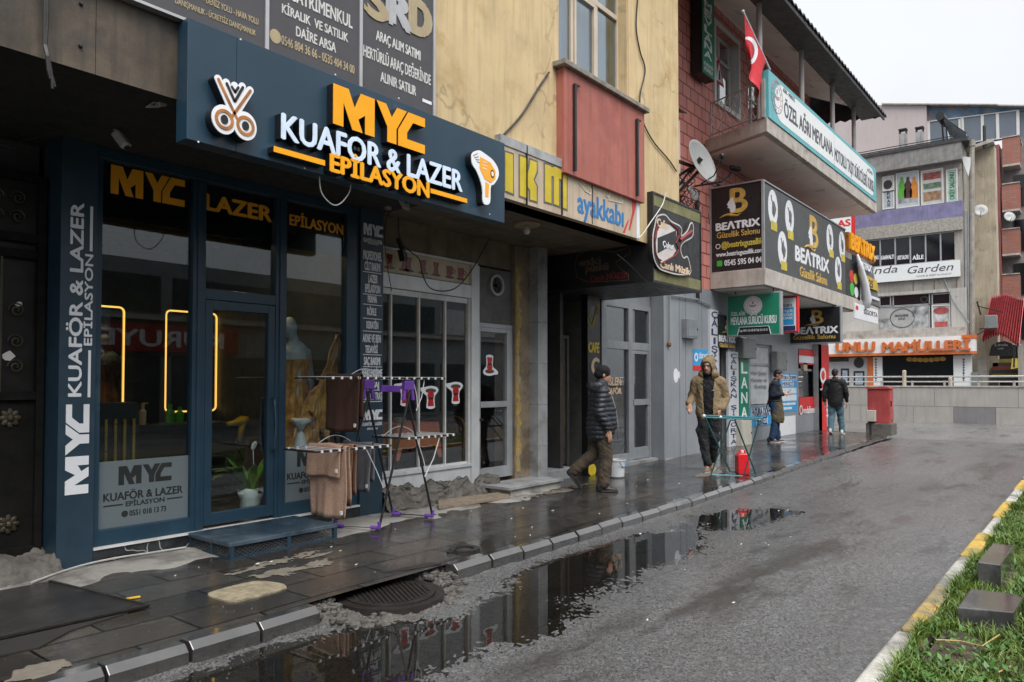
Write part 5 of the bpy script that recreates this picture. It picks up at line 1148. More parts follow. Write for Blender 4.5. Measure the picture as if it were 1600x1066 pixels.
M_yl3 = mat('yellow_vinyl', (.58, .44, .02), .5); b = MB(); b.tx(F5, 'CAFE', 920, 535, 550, 936, -.001, .003, .06)
for pts in (((922, 509), (926, 512), (933, 478), (928, 478)), ((926, 512), (931, 493), (933, 496), (928, 516)), ((919, 492), (926, 512), (924, 514), (917, 494))): pass
b.tube([F5.P(*F5.uv(x, y), .003) for x, y in ((920, 508), (926, 511), (933, 478))], .012, 5); b.tube([F5.P(*F5.uv(x, y), .003) for x, y in ((920, 492), (925, 508), (929, 494))], .010, 5); b.build('yellow_lettering', M_yl3, t)
b = MB(); b.tx(F5, 'C', 925, 560, 585, 936, -.001, .003, .06); b.tube([F5.P(*F5.uv(x, y), .003) for x, y in ((929, 478), (934, 478), (935, 492))], .008, 5); b.build('white_lettering', M_crm, t)
b = MB(); b.tx(F5, 'ÖZ', 920, 728, 742, 929, -.001, .003, .06); b.disc(F5, *F5.uv(926, 735), .10, .10, -.001, .003); b.build('yellow_badge', M_yl3, t)
# barber's door
YD = 6.78; FD = FY(YD); dx0, dx1 = FD.uv(939, 600)[0], 12.74; t = thing('barber_door', 'grey aluminium barber shop double door with panes and cream lettering', 'door', ((dx0 + dx1) / 2, YD, .15))
X = lambda px: FD.uv(px, 600)[0]; Z = lambda px, py: FD.uv(px, py)[1]
M_alg = mat('grey_aluminium', (.29, .31, .335), .42, metal=.25, var=.12, streak=.2)
zt, ztr, zmid = 3.06, Z(975, 540), Z(1000, 628); m0, m1 = X(981), X(987.5)
b = MB(); b.fb(FD, dx0, X(947), .2, zt, -.06, .02); b.fb(FD, m0, m1, .2, zt - .001, -.06, .021); b.fb(FD, X(1013), dx1, .2, zt, -.06, .02); b.fb(FD, X(947), m0, zt - .09, zt, -.06, .019); b.fb(FD, m1, X(1013), zt - .09, zt, -.06, .019)
b.fb(FD, X(947), m0, ztr - .07, ztr + .07, -.06, .018); b.fb(FD, m1, X(1013), ztr - .07, ztr + .07, -.06, .018); b.fb(FD, X(947), m0, .2, .34, -.06, .018); b.build('frame', M_alg, t, bevel=.003)
for a_, c_, v0, v1 in ((X(947), m0, ztr + .07, zt - .09), (m1, X(1013), ztr + .07, zt - .09), (X(947), m0, .34, ztr - .07)):
    b = MB(); b.fb(FD, a_, c_, v0, v1, -.036, -.028); po = b.build('pane', M_glassd, t)
b = MB(); b.tx(FD, 'SÜSLEN', 943, 590, 602, 970, -.027, -.024, .06); b.tx(FD, 'KUAFÖR', 943, 607, 616, 971, -.027, -.024, .06); b.build('lettering', M_crm, po)
b = MB(); a_, c_ = m1 + .004, X(1013) - .004; s_ = .045
b.fb(FD, a_, a_ + s_, .21, ztr - .075, -.05, .012); b.fb(FD, c_ - s_, c_, .21, ztr - .075, -.05, .012); b.fb(FD, a_ + s_, c_ - s_, ztr - .14, ztr - .075, -.05, .011); b.fb(FD, a_ + s_, c_ - s_, .21, .42, -.05, .011); b.fb(FD, a_ + s_ - .03, c_ - s_ + .03, zmid - .06, zmid + .05, -.03, .03); do = b.build('door_leaf', M_alg, t, bevel=.003)
b = MB(); b.fb(FD, a_ + s_, c_ - s_, .42, ztr - .14, -.034, -.026); b.build('door_pane', M_glassd, do)
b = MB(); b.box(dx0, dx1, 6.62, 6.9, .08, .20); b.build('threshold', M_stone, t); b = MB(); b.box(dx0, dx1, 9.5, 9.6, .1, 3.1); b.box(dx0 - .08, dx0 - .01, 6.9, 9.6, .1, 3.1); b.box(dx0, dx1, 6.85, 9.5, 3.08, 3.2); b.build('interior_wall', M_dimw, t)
b = MB(); b.fb(FD, XC + .3, dx1, zt + .001, 3.60, -.1, .0); b.build('header', M_alg, t)
# bucket
p = ground(963, 746); t = thing('paint_bucket', 'white paint splashed plastic bucket standing by the barber door', 'bucket', p)
b = MB(); b.lathe([(.11, 0), (.125, .02), (.14, .26), (.15, .265), (.15, .285), (.135, .285), (.13, .10), (0, .1)], p, 22); b.build('body', mat('dirty_white_plastic', (.55, .57, .60), .5, var=.1, stain=(.25, .25, .26), stain_t=.55), t)
b = MB(); b.tube([p + Vector((-.15 + .30 * i / 12 , -.12 - .02, .27 - .10 * math.sin(math.pi * i / 12))) for i in range(13)], .006, 6); b.build('handle', mat('blue_handle', (.03, .16, .35), .4), t)

# ================================================================ old iron door at far left
t = thing('old_iron_door', 'old black iron shop door with scrollwork and torn paper at the left edge', 'door', (2.1, 6.8, .2))
YI = 6.78; FI = FY(YI)
M_ibl = mat('flaking_black_iron', (.006, .0055, .005), .75, spec=.2, var=.4, scale=6, bump=.2, stain=(.05, .035, .02), stain_t=.64)
b = MB(); 
for x in (.6, 1.46, 2.30): b.fb(FI, x, x + .055, .22, 3.3, -.06, .03)
for z in (.24, 1.48, 2.62, 2.75, 3.25): b.fb(FI, .655, 1.46, z, z + .07, -.05, .02); b.fb(FI, 1.515, 2.30, z, z + .07, -.05, .02)
b.build('frame', M_ibl, t, bevel=.004)
b = MB(); b.fb(FI, .655, 2.30, .31, 1.48, -.045, -.02); b.build('lower_panel', M_ibl, t)
b = MB(); b.fb(FI, .655, 2.30, 1.55, 3.25, -.045, -.037); b.build('pane', mat('sooty_glass', (.012, .0115, .011), .45, spec=.25, var=.4, stain=(.03, .027, .024), stain_t=.62), t)
M_scr = mat('rusty_scroll', (.04, .030, .016), .5, var=.4)
def scroll(b, u, v, s, mir):
    pts = []
    for i in range(26): a_ = i * .42; r_ = s * (.9 - .03 * i) * .5; pts.append(FI.P(u + mir * r_ * math.cos(a_), v + r_ * math.sin(a_), .0))
    b.tube(pts, .006, 5)
b = MB()
for u in (1.78, 2.0, 2.16):
    for v in (1.75, 1.95, 2.2, 2.95, 3.1):
        scroll(b, u, v, .13, 1 if (u * 7) % 2 < 1 else -1)
b.bar(FI.P(2.05, 1.55, 0), FI.P(2.05, 2.62, 0), .014, .014); b.bar(FI.P(1.75, 1.55, 0), FI.P(1.75, 2.62, 0), .014, .014); b.build('scrollwork', M_scr, t)
for v in (1.34, .50):
    b = MB(); 
    for k in range(8): a_ = k * .785; b.ell(FI.P(2.13 + .045 * math.cos(a_), v + .045 * math.sin(a_), -.01), (.035, .012, .022), 8, Matrix.Rotation(-a_, 3, 'Y'))
    b.ell(FI.P(2.13, v, 0), .03, 8); b.build('rosette', M_scr, t)
b = MB(); r_ = random.Random(8)
for u, v, a_ in ((1.97, 2.45, .08), (2.12, 1.83, .06), (2.0, 1.66, .06), (1.9, 2.12, .05), (2.18, 2.25, .035), (1.86, 1.86, .06)):
    b.fp(FI, [(u + a_ * r_.uniform(.6, 1.1) * math.cos(i * .7), v + a_ * .7 * r_.uniform(.5, 1.1) * math.sin(i * .7)) for i in range(9)], -.036, -.033)
b.build('torn_paper', M_paper, t)
ax = np.linspace(-1.5, 2.40, 240); ay = np.linspace(0, 1, 40); AX = np.repeat(ax[:, None], 40, 1); AY = 6.28 + vnoise(AX, AX * 0, 3, 71) * .14 + ay[None] * .5
AZ = .11 + sst(ay[None] * 2.0) * (.13 + .06 * vnoise(AX, AY, 5, 72)) + (vnoise(AX, AY, 13, 73) - .5) * .06 + (vnoise(AX, AY, 37, 74) - .5) * .035
freesheet('rubble_base', AX, AY, AZ, bpy.data.materials['broken_concrete'])
# ================================================================ red tiled building
YR = 6.52; XR0, XR1 = 12.76, 23.4
rb = thing('red_building', 'red tiled two storey building with grey clad ground floor and balconies', 'building', (18, 8, PAV))
def tile_mat(name, c1, c2, joint, w_, h_, xz=True, var=.3, rough=.6, mort=.012):
    N = NT(name); v = N.vec(); sp = N.n('ShaderNodeSeparateXYZ'); N.l(v, sp.inputs[0]); cb = N.n('ShaderNodeCombineXYZ'); N.l(sp.outputs[0 if xz else 1], cb.inputs[0]); N.l(sp.outputs[2], cb.inputs[1])
    k = N.n('ShaderNodeTexBrick'); k.offset = .5; k.inputs['Scale'].default_value = 1; k.inputs['Brick Width'].default_value = w_; k.inputs['Row Height'].default_value = h_; k.inputs['Mortar Size'].default_value = mort; k.inputs['Mortar Smooth'].default_value = .2
    k.inputs['Color1'].default_value = (*c1, 1); k.inputs['Color2'].default_value = (*c2, 1); k.inputs['Mortar'].default_value = (*joint, 1); N.l(cb.outputs[0], k.inputs['Vector'])
    st = N.noise(2.2, 6, .6, sc=(1, 1, .4)); c = N.mix(N.mr(st, .45, .75, 0, var), k.outputs['Color'], tuple(x * .45 for x in c1)); N.l(c, N.b.inputs['Base Color']); N.b.inputs['Roughness'].default_value = rough
    h = N.n('ShaderNodeMath', operation='MULTIPLY_ADD'); N.l(k.outputs['Fac'], h.inputs[0]); h.inputs[1].default_value = -1; N.l(N.noise(25, 4), h.inputs[2]); N.bump(h.outputs[0], .4, .012); return N.m
M_rtile = tile_mat('red_wall_tile', (.66, .26, .22), (.58, .22, .185), (.20, .06, .05), .36, .255, mort=.016)
M_clad = mat('grey_metal_cladding', (.30, .325, .36), .42, metal=.25, var=.10, scale=1.5, streak=.18)
M_slab = mat('stained_concrete_slab', (.42, .385, .35), .85, var=.22, scale=3, bump=.3, bscale=30, streak=.35, stain=(.17, .14, .12), stain_t=.55, grain=.15)
M_soffw = mat('offwhite_soffit', (.86, .81, .76), .8, var=.10, scale=1.2, stain=(.33, .29, .25), stain_t=.58)
FR = FY(YR)
wu = FR.R(1117, 20, 1153, 158); w2 = FR.R(1119, 249, 1150, 330)
wu = (wu[0], wu[1], 7.78, 9.45); w2 = (w2[0], w2[1], 4.5, 5.95)
b = MB(); b.wall(FR, 10.45, 22.0, 3.58, 9.85, -.3, 0, [wu, w2, (17.2, 18.4, 7.2, 9.2), (19.6, 20.8, 7.2, 9.2)]); b.build('wall', M_rtile, rb)
b = MB(); b.box(21.7, 22.0, YR + .301, 12, 3.58, 9.85); b.box(10.6, 21.699, 11.7, 12, 0, 9.85); b.build('side_wall', M_rtile, rb)
def simple_window(F, r, dep, frame_m, pane_m, parent, mull=1, name='window', t_=.06):
    u0, u1, v0, v1 = r; b = MB(); w_ = -dep
    b.fb(F, u0, u0 + t_, v0, v1, w_ - .05, w_); b.fb(F, u1 - t_, u1, v0, v1, w_ - .05, w_); b.fb(F, u0 + t_, u1 - t_, v0, v0 + t_, w_ - .05, w_); b.fb(F, u0 + t_, u1 - t_, v1 - t_, v1, w_ - .05, w_)
    for k in range(mull): m_ = u0 + (u1 - u0) * (k + 1) / (mull + 1); b.fb(F, m_ - t_ / 2, m_ + t_ / 2, v0 + t_, v1 - t_, w_ - .049, w_ + .002)
    if v1 - v0 > 1.2: h = v1 - (v1 - v0) * .32; b.fb(F, u0 + t_, u1 - t_, h - t_ / 2, h + t_ / 2, w_ - .048, w_ + .003)
    o = b.build(name, frame_m, parent); b = MB(); b.fb(F, u0 + .01, u1 - .01, v0 + .01, v1 - .01, w_ - .03, w_ - .022); b.build('pane', pane_m, o); return o
M_pvc = mat('white_plastic_frame', (.62, .61, .60), .4, var=.06)
wo = simple_window(FR, wu, .18, M_pvc, M_glassd, rb, 1)
b = MB(); b.fb(FR, wu[0] - .10, wu[0], wu[2] - .1, wu[3] + .1, .001, .03); b.fb(FR, wu[1], wu[1] + .10, wu[2] - .1, wu[3] + .1, .001, .03); b.fb(FR, wu[0], wu[1], wu[2] - .1, wu[2], -.18, .05); b.fb(FR, wu[0], wu[1], wu[3], wu[3] + .1, .001, .03)
b.fb(FR, wu[1] - .004, wu[1] - .001, wu[2], wu[3], -.18, .0); b.fb(FR, wu[0] + .001, wu[0] + .004, wu[2], wu[3], -.18, 0); b.build('surround', M_pvc, wo)
cu, cv = FR.uv(1125, 112, -.15); b = MB().use(mat('sign_red', (.5, .03, .03), .5)); b.fp(FR, [(cu - .28, cv - .28), (cu + .28, cv - .28), (cu, cv + .35)], -.178, -.172); b.use(M_white); b.fp(FR, [(cu - .19, cv - .22), (cu + .19, cv - .22), (cu, cv + .22)], -.1719, -.168); b.use(M_black); b.fp(FR, [(cu - .03, cv - .18), (cu + .06, cv - .18), (cu + .05, cv + .06), (cu - .01, cv + .02)], -.1679, -.166); b.build('warning_triangle', None, wo)
w2o = simple_window(FR, w2, .1, M_pvc, M_glassd, rb, 1)
for r in ((17.2, 18.4, 7.2, 9.2), (19.6, 20.8, 7.2, 9.2)): simple_window(FR, r, .15, M_pvc, M_glassd, rb, 1)
b = MB(); b.box(10.46, 21.69, 9.0, 9.1, 3.6, 9.8); b.box(10.46, 21.69, 6.83, 11.69, 6.3, 6.5); b.build('inner_wall', M_dimw, rb)
# roof: sloping white soffit, dark eave of corrugated sheet
b = MB(); x0, x1 = 10.46, 21.9
b.add([(x0, 6.52, 9.86), (x1, 6.52, 9.86), (x1, 5.1, 9.16), (x0, 5.1, 9.16), (x0, 6.52, 9.96), (x1, 6.52, 9.96), (x1, 5.1, 9.26), (x0, 5.1, 9.26)], MB.BF); b.build('eave_soffit', M_soffw, rb)
M_corr = mat('dark_corrugated_sheet', (.045, .045, .05), .5, metal=.3, var=.4, scale=4, stain=(.10, .06, .04), stain_t=.6)
b = MB(); n = 190; xs_ = [10.46 + (22.55 - 10.46) * i / n for i in range(n + 1)]; vv = []
for i, x in enumerate(xs_):
    z_ = .03 * math.cos(i * math.pi / 2.0); vv += [(x, 4.62, 9.06 + z_), (x, 5.1, 9.30 + z_), (x, 9.3, 11.3 + z_), (x, 9.3, 11.27 + z_), (x, 5.1, 9.27 + z_), (x, 4.62, 9.03 + z_)]
b.add(vv, [(6 * i + j, 6 * i + (j + 1) % 6, 6 * i + 6 + (j + 1) % 6, 6 * i + 6 + j) for i in range(n) for j in range(6)]); b.build('roof_sheet', M_corr, rb)
b = MB(); b.box(10.46, 22.5, 4.66, 4.70, 8.93, 9.0 + .02); b.box(10.46, 22.45, 4.701, 5.25, 9.03, 9.06); b.box(10.46, 22.4, 5.12, 5.25, 9.061, 9.17); b.build('eave_board', mat('dark_eave_board', (.05, .047, .047), .6, var=.4, stain=(.12, .10, .09), stain_t=.6), rb)
b = MB(); n = 40; vv = []
for i in range(n + 1): yy = 4.7 + 2.6 * i / n; z_ = .03 * math.sin(i * 1.57); vv += [(22.42, yy, 9.0 + (yy - 4.7) * .1 + z_), (22.42, yy, 9.22 + (yy - 4.7) * .5)]
b.add(vv, [(2 * i, 2 * i + 2, 2 * i + 3, 2 * i + 1) for i in range(n)]); o = b.build('gable_sheet', M_corr, rb); o.modifiers.new('thick', 'SOLIDIFY').thickness = .02
# upper balcony
UB = [(14.72, 6.515), (14.14, 5.0), (23.0, 5.0), (23.0, 6.515)]
b = MB(); b.fp(FZ(0), UB, 6.46, 6.74); ub = b.build('balcony_slab', M_slab, rb, bevel=.01)
b = MB(); b.fp(FZ(0), [(14.85, 6.5), (14.32, 5.12), (22.9, 5.12), (22.9, 6.5)], 6.445, 6.4595); b.build('slab_underside', M_soffw, ub)
for px in (1187, 1252.5, 1300, 1333): b = MB(); u = FY(5.16).uv(px, 120)[0]; b.tube([(u, 5.16, 6.74), (u, 5.16, 9.15)], .055, 10); b.build('post', mat('painted_post', (.34, .31, .30), .5, var=.2, streak=.3) if px < 1200 else bpy.data.materials['painted_post'], rb)
# railing at the balcony's near end
A_, B_ = Vector((14.66, 6.36, 6.75)), Vector((14.17, 5.07, 6.75)); H_ = Vector((0, 0, .72)); M_rail = mat('grey_painted_iron', (.36, .33, .31), .5, var=.3, stain=(.2, .1, .05), stain_t=.63)
t = thing('balcony_railing', 'grey lattice iron railing at the near end of the upper balcony', 'railing', A_)
b = MB(); b.bar(A_ + H_, B_ + H_, .03, .02); b.bar(A_ + Vector((0, 0, .05)), B_ + Vector((0, 0, .05)), .025, .02); b.build('rail', M_rail, t)
b = MB(); b.bar(B_, B_ + H_ * 1.05, .06, .06); b.build('corner_post', M_rail, t); b = MB(); b.bar(A_, A_ + H_, .03, .03); b.build('end_post', M_rail, t)
b = MB()
for i in range(7):
    f0, f1, f2 = i / 7, (i + .5) / 7, (i + 1) / 7; P = lambda f, h: A_.lerp(B_, f) + H_ * h
    b.tube([P(f0, .08), P(f1, .30), P(f1, .36), P(f0, .6), P(f0, .95)], .009, 5); b.tube([P(f2, .08), P(f1, .30), P(f1, .36), P(f2, .6), P(f2, .95)], .009, 5); b.tube([P(f1, .95), P(f0 + .02, .75), P(f1, .58), P(f2 - .02, .75), P(f1, .95)], .008, 5)
b.build('lattice', M_rail, t)
# driving school sign along the upper balcony
SU = FY(4.98); t = thing('driving_school_sign', 'long white and teal driving school sign along the upper balcony', 'sign', (18.5, 4.98, 6.74)); z0, z1 = 6.745, 7.68
xm = SU.uv(1303, 230)[0]; xa, xb = 14.2, 22.85
M_teal = mat('teal_vinyl', (.10, .38, .42), .45, var=.06); M_swh = mat('white_sign_face', (.70, .73, .74), .4, var=.04)
b = MB(); b.fb(SU, xa, xm - .01, z0, z1, -.12, 0); b.fb(SU, xm + .01, xb, z0, z1, -.12, 0); b.build('board', M_teal, t)
b = MB()
def rrect(u0, u1, v0, v1, r, n=6, cs=(1, 1, 1, 1)):
    pts = []
    for (cx_, cy_, a0), on in zip(((u1 - r, v1 - r, 0), (u0 + r, v1 - r, 90), (u0 + r, v0 + r, 180), (u1 - r, v0 + r, 270)), cs):
        if on: pts += [(cx_ + r * math.cos(rad(a0 + 90 * i / n)), cy_ + r * math.sin(rad(a0 + 90 * i / n))) for i in range(n + 1)]
        else: pts += [{0: (u1, v1), 90: (u0, v1), 180: (u0, v0), 270: (u1, v0)}[a0]]
    return pts
b.fp(SU, rrect(xa + .35, xm - .011, z0 + .09, z1 - .09, .36, cs=(0, 1, 1, 0)), -.001, .004); b.fp(SU, rrect(xm + .011, xb - .25, z0 + .09, z1 - .09, .3, cs=(1, 0, 0, 1)), -.001, .004); b.build('sign_face', M_swh, t)
M_ink = mat('dark_ink', (.06, .055, .07), .5)
b = MB(); b.tx(SU, 'ÖZEL AĞRI MEVLANA', 1225.5, 158, 181, 1300.5, .004, .007, .035); b.tx(SU, 'MOTORLU TAŞIT SÜRÜCÜLERİ KURSU', 1304.3, 231, 250, 1365, .004, .007, .03); b.tx(SU, 'AĞRI - MERKEZ', 1223.5, 137, 143, 1242, .004, .007, .02); b.tx(SU, 'AĞRI', 1355, 262, 267, 1363, .004, .007, .02); b.build('lettering', M_ink, t)
def crest(b, F, u, v, r, w0, w1):
    b.ring(F, u, v, r * .93, r, w0, w1, 28); b.ring(F, u, v, r * .62, r * .66, w0, w1, 24)
    for k in range(14): a_ = k * 6.283 / 14; b.disc(F, u + r * .8 * math.cos(a_), v + r * .8 * math.sin(a_), r * .06, r * .06, w0, w1, 8)
    b.fp(F, [(u - r * .4, v - r * .1), (u, v - r * .2), (u + r * .4, v - r * .1), (u + r * .38, v + .12 * r), (u, v), (u - r * .38, v + .12 * r)], w0, w1); b.disc(F, u, v + r * .32, r * .12, r * .18, w0, w1, 10)
b = MB(); crest(b, SU, *SU.uv(1214, 152), .33, .004, .007); b.build('crest', mat('rose_ink', (.40, .26, .27), .5), t)
# flag and its pole
FG = FY(5.0); tip, base = FG.P(*FG.uv(1161, 18)), FG.P(*FG.uv(1198, 98)); t = thing('turkish_flag', 'red flag with white crescent hanging from a leaning pole at the balcony', 'flag', base)
b = MB(); b.tube([base + (base - tip) * .15, tip], .018, 8); b.ell(tip, .03, 8); b.build('pole', M_white, t)
nu, nv = 90, 120; b = MB().use(mat('flag_red', (.50, .012, .022), .65, var=.1)); mw = M_white; bot = [FG.P(*FG.uv(*p)).z for p in ((1171, 118), (1192, 160))]
poly = lambda f: (Vector((tip.lerp(base, .03 + .94 * f))))
lowx = [(1170.5, 92), (1171, 110), (1174, 122), (1180, 140), (1186, 152), (1190, 128)]
def lowpt(f): i = min(int(f * 5), 4); o = f * 5 - i; p = (lowx[i][0] * (1 - o) + lowx[i + 1][0] * o, lowx[i][1] * (1 - o) + lowx[i + 1][1] * o); return FG.P(*FG.uv(*p))
for j in range(nv + 1):
    for i in range(nu + 1):
        f, h = i / nu, j / nv; p = poly(f).lerp(lowpt(f), h); b.v.append(tuple(p + Vector((.03 * math.sin(f * 16 + h * 2) * h, .05 * math.sin(f * 13 + h * 3) * (.15 + h), 0))))
b.f = [(j * (nu + 1) + i, j * (nu + 1) + i + 1, (j + 1) * (nu + 1) + i + 1, (j + 1) * (nu + 1) + i) for j in range(nv) for i in range(nu)]
def c_in(P):
    x, y = proj(P); return ((x - 1169) / 14.5) ** 2 + ((y - 79) / 22) ** 2 < 1 and ((x - 1164) / 14.5) ** 2 + ((y - 79) / 18) ** 2 > 1
b.mats.append(mw); b.m = []
for j in range(nv):
    for i in range(nu):
        f, h = (i + .5) / nu, (j + .5) / nv; q = Vector(b.v[j * (nu + 1) + i]); 
        b.m.append(1 if c_in(q) else 0)
o = b.build('cloth', None, t, smooth=True); o.modifiers.new('thick', 'SOLIDIFY').thickness = .006
# upright green sign beside the upper window
SV = FY(6.25); u0, u1, _, _ = SV.R(1097, 0, 1116, 100); zb, zt = SV.uv(1106, 118)[1], SV.uv(1106, -30)[1]
M_grn = mat('green_sign_face', (.008, .20, .115), .4, var=.08); t = thing('upright_school_sign', 'tall narrow green upright sign on the red wall beside the upper window', 'sign', ((u0 + u1) / 2, 6.4, zb))
b = MB(); b.fb(SV, u0 - .02, u1 + .02, zb - .02, zt, -.22, -.002); b.build('box', M_dark, t); b = MB(); b.fb(SV, u0, u1, zb, zt, -.001, .006); b.build('sign_face', M_grn, t)
def stack(b, F, word, pxc, y0, y1, wpx, w0=.006, w1=.009, bold=.05, fill=.72):
    n = len(word)
    for i, ch in enumerate(word):
        if ch == ' ': continue
        ya, yb_ = y0 + (y1 - y0) * i / n, y0 + (y1 - y0) * (i + fill) / n
        ua, ub_ = F.uv(pxc - wpx / 2, ya, w1)[0], F.uv(pxc + wpx / 2, ya, w1)[0]; v1, v0 = F.uv(pxc, ya, w1)[1], F.uv(pxc, yb_, w1)[1]
        if ch in 'Iİ': m_ = (ua + ub_) / 2; d_ = (ub_ - ua) * .16; ua, ub_ = m_ - d_, m_ + d_
        b.ft(F, ch, ua, ub_, v0, v1, w0, w1, bold)
b = MB(); stack(b, SV, 'MEVLANA', 1106.5, 4, 94, 11, bold=.07, fill=.8); b.tx(SV, 'SÜRÜCÜ', 1100, 92 + 3, 100, 1114, .006, .009, .03); b.tx(SV, 'KURSU', 1101, 103, 109, 1113, .006, .009, .03); b.build('lettering', M_white, t)

# ---------------------------------------------------------------- beauty salon wrap on the lower balcony
XB, YBt = 14.94, 5.38
b = MB(); b.fp(FZ(0), [(XB - .02, 6.515), (XB - .06, YBt - .06), (22.1, YBt - .06), (22.1, 6.515)], 3.60, 3.945); lb = b.build('balcony_slab', M_slab, rb, bevel=.01)
b = MB(); b.box(XB + .1, 22.0, YBt + .05, 6.5, 3.585, 3.599); b.build('slab_underside', M_soffw, lb)
t = thing('beauty_salon_wrap', 'black wraparound beauty salon board covering the lower balcony', 'sign', (18, 5.9, 3.95))
M_sgn = mat('black_sign_vinyl', (.018, .018, .02), .32, var=.15); M_sgn2 = mat('grey_sign_vinyl', (.062, .070, .072), .35, var=.12, scale=2)
SS, SFr = FX(XB), FY(YBt); xe = SFr.uv(1321, 400)[0]; zb, zt = 3.955, 5.74
b = MB(); b.box(XB, XB + .06, YBt, 6.515, zb, zt); b.build('side_board', M_sgn, t); b = MB(); b.box(XB + .061, xe, YBt, YBt + .06, zb, zt - .02); b.build('front_board', M_sgn2, t)
b = MB(); b.bar((XB - .01, YBt - .01, zb), (XB - .01, YBt - .01, zt), .05, .05); b.bar((XB, YBt, zt + .012), (XB, 6.515, zt + .012), .05, .03); b.bar((XB, YBt, zt + .012), (xe, YBt, zt - .01), .05, .03); b.bar((XB, YBt + .03, zb - .012), (XB, 6.515, zb - .012), .05, .022); b.bar((XB + .03, YBt, zb - .013), (xe, YBt, zb - .013), .05, .022); b.bar((XB, 6.50, zb), (XB, 6.50, zt), .04, .03); b.build('frame', M_alum, t)
M_gld = mat('gold_print', (.55, .36, .08), .45, var=.3, scale=8); M_ylb = mat('yellow_print', (.52, .42, .06), .5)
def beatrix_b(bg, bw, F, xl, yt, yb, xr, w0=.0, w1=.004):
    u0, v1 = F.uv(xl, yt); _, v0 = F.uv(xl, yb); u1, _ = F.uv(xr, yb); W_, H2 = u1 - u0, v1 - v0
    bg.ft(F, 'B', u0 + W_ * .42, u1, v0 + H2 * .12, v1, w0, w1, .03)
    bg.tube([F.P(u0 + W_ * x, v0 + H2 * y, w1) for x, y in ((0, 0), (.15, .06), (.32, .08), (.5, .03), (.66, .0), (.8, .08))], [H2 * .01, H2 * .035, H2 * .05, H2 * .045, H2 * .03, H2 * .01], 6)
    bw.fp(F, [(u0 + W_ * x, v0 + H2 * y) for x, y in ((.42, .15), (.38, .3), (.30, .33), (.33, .40), (.28, .45), (.34, .55), (.42, .66), (.5, .7), (.55, .5), (.6, .35), (.58, .15))], w1 + .0002, w1 + .003)
bg_, bw_ = MB(), MB(); beatrix_b(bg_, bw_, SS, 1124, 299, 341, 1167)
bt_ = lambda b, F, *a, **k: b.tx(F, 'BEΛTRIX', *a, **k)
bt_(bw_, SS, 1119, 350, 361, 1187, -.001, .004, .06); bg_.tx(SS, 'Güzellik Salonu', 1120, 364, 373, 1187, -.001, .004, .02); bw_.tx(SS, 'www.beatrixguzellik.com', 1119, 395, 402, 1192, -.001, .004, .03); bw_.tx(SS, '0545 595 04 04', 1132, 407, 415.5, 1190, -.001, .004, .03)
u, v = SS.uv(1122, 385.5); bw_.ring(SS, u, v, .04, .055, .0, .004, 16)
beatrix_b(bg_, bw_, SFr, 1256, 331, 386, 1278); bt_(bw_, SFr, 1243, 384, 406, 1295, -.001, .004, .06); bg_.tx(SFr, 'Güzellik Salonu', 1250, 416, 431, 1292, -.001, .004, .03)
for px, py in ((1207.6, 325), (1233.5, 340), (1222.6, 389), (1296.6, 374), (1315.5, 384), (1309.6, 424)): u, v = SFr.uv(px, py); bw_.disc(SFr, u, v, .29, .38, -.001, .004, 26)
bg_.build('gold_lettering', M_gld, t); bw_.build('white_lettering', M_white, t)
b = MB(); b.tx(SS, '@beatrixguzellik', 1127.5, 379, 388, 1192, -.001, .004, .04)
for px, py in ((1209, 354), (1235, 368), (1224.7, 416), (1299, 397), (1317, 404), (1311.5, 447)): u, v = SFr.uv(px, py); b.fb(SFr, u - .19, u + .19, v - .09, v + .10, .0041, .007)
b.build('yellow_lettering', M_ylb, t)
b = MB()
for i, (px, py) in enumerate(((1207.6, 325), (1233.5, 340), (1222.6, 389), (1296.6, 374), (1315.5, 384), (1309.6, 424))):
    u, v = SFr.uv(px, py); r_ = random.Random(i); b.fp(SFr, [(u + (.07 + .09 * r_.random()) * math.cos(k * .785) + .05, v + (.10 + .14 * r_.random()) * math.sin(k * .785)) for k in range(8)], .0041, .006)
    b.tube([SFr.P(u - .12 + .03 * k, v + .25 - .07 * k - .05 * math.sin(k * 2 + i), .005) for k in range(7)], .012, 5)
for py in (354, 368, 416, 397, 404, 447): pass
b.build('beauty_picture', mat('grey_sketch', (.12, .12, .12), .6), t)
b = MB(); u, v = SS.uv(1124.4, 412); b.fp(SS, rrect(u - .06, u + .06, v - .06, v + .06, .02), .0, .004); b.build('green_icon', mat('icon_green', (.05, .42, .06), .5), t)
xe2 = SFr.uv(1344, 440)[0]; b = MB(); b.fb(SFr, xe + .03, xe2, 3.955, 5.0, -.06, -.002); b.build('end_board', M_sgn, t)
b = MB().use(bpy.data.materials['icon_green']); u, v = SFr.uv(1331.5, 452); b.disc(SFr, u, v, .22, .18, -.001, .004); b.use(bpy.data.materials['red_vinyl']); u, v = SFr.uv(1330.5, 432); b.disc(SFr, u, v, .22, .18, -.001, .004); b.use(M_ylb); u, v = SFr.uv(1337, 436); b.disc(SFr, u, v, .2, .15, -.001, .004); b.use(M_white); u, v = SFr.uv(1338, 457); b.disc(SFr, u, v, .2, .15, -.001, .004); b.build('contact_icon', None, t)
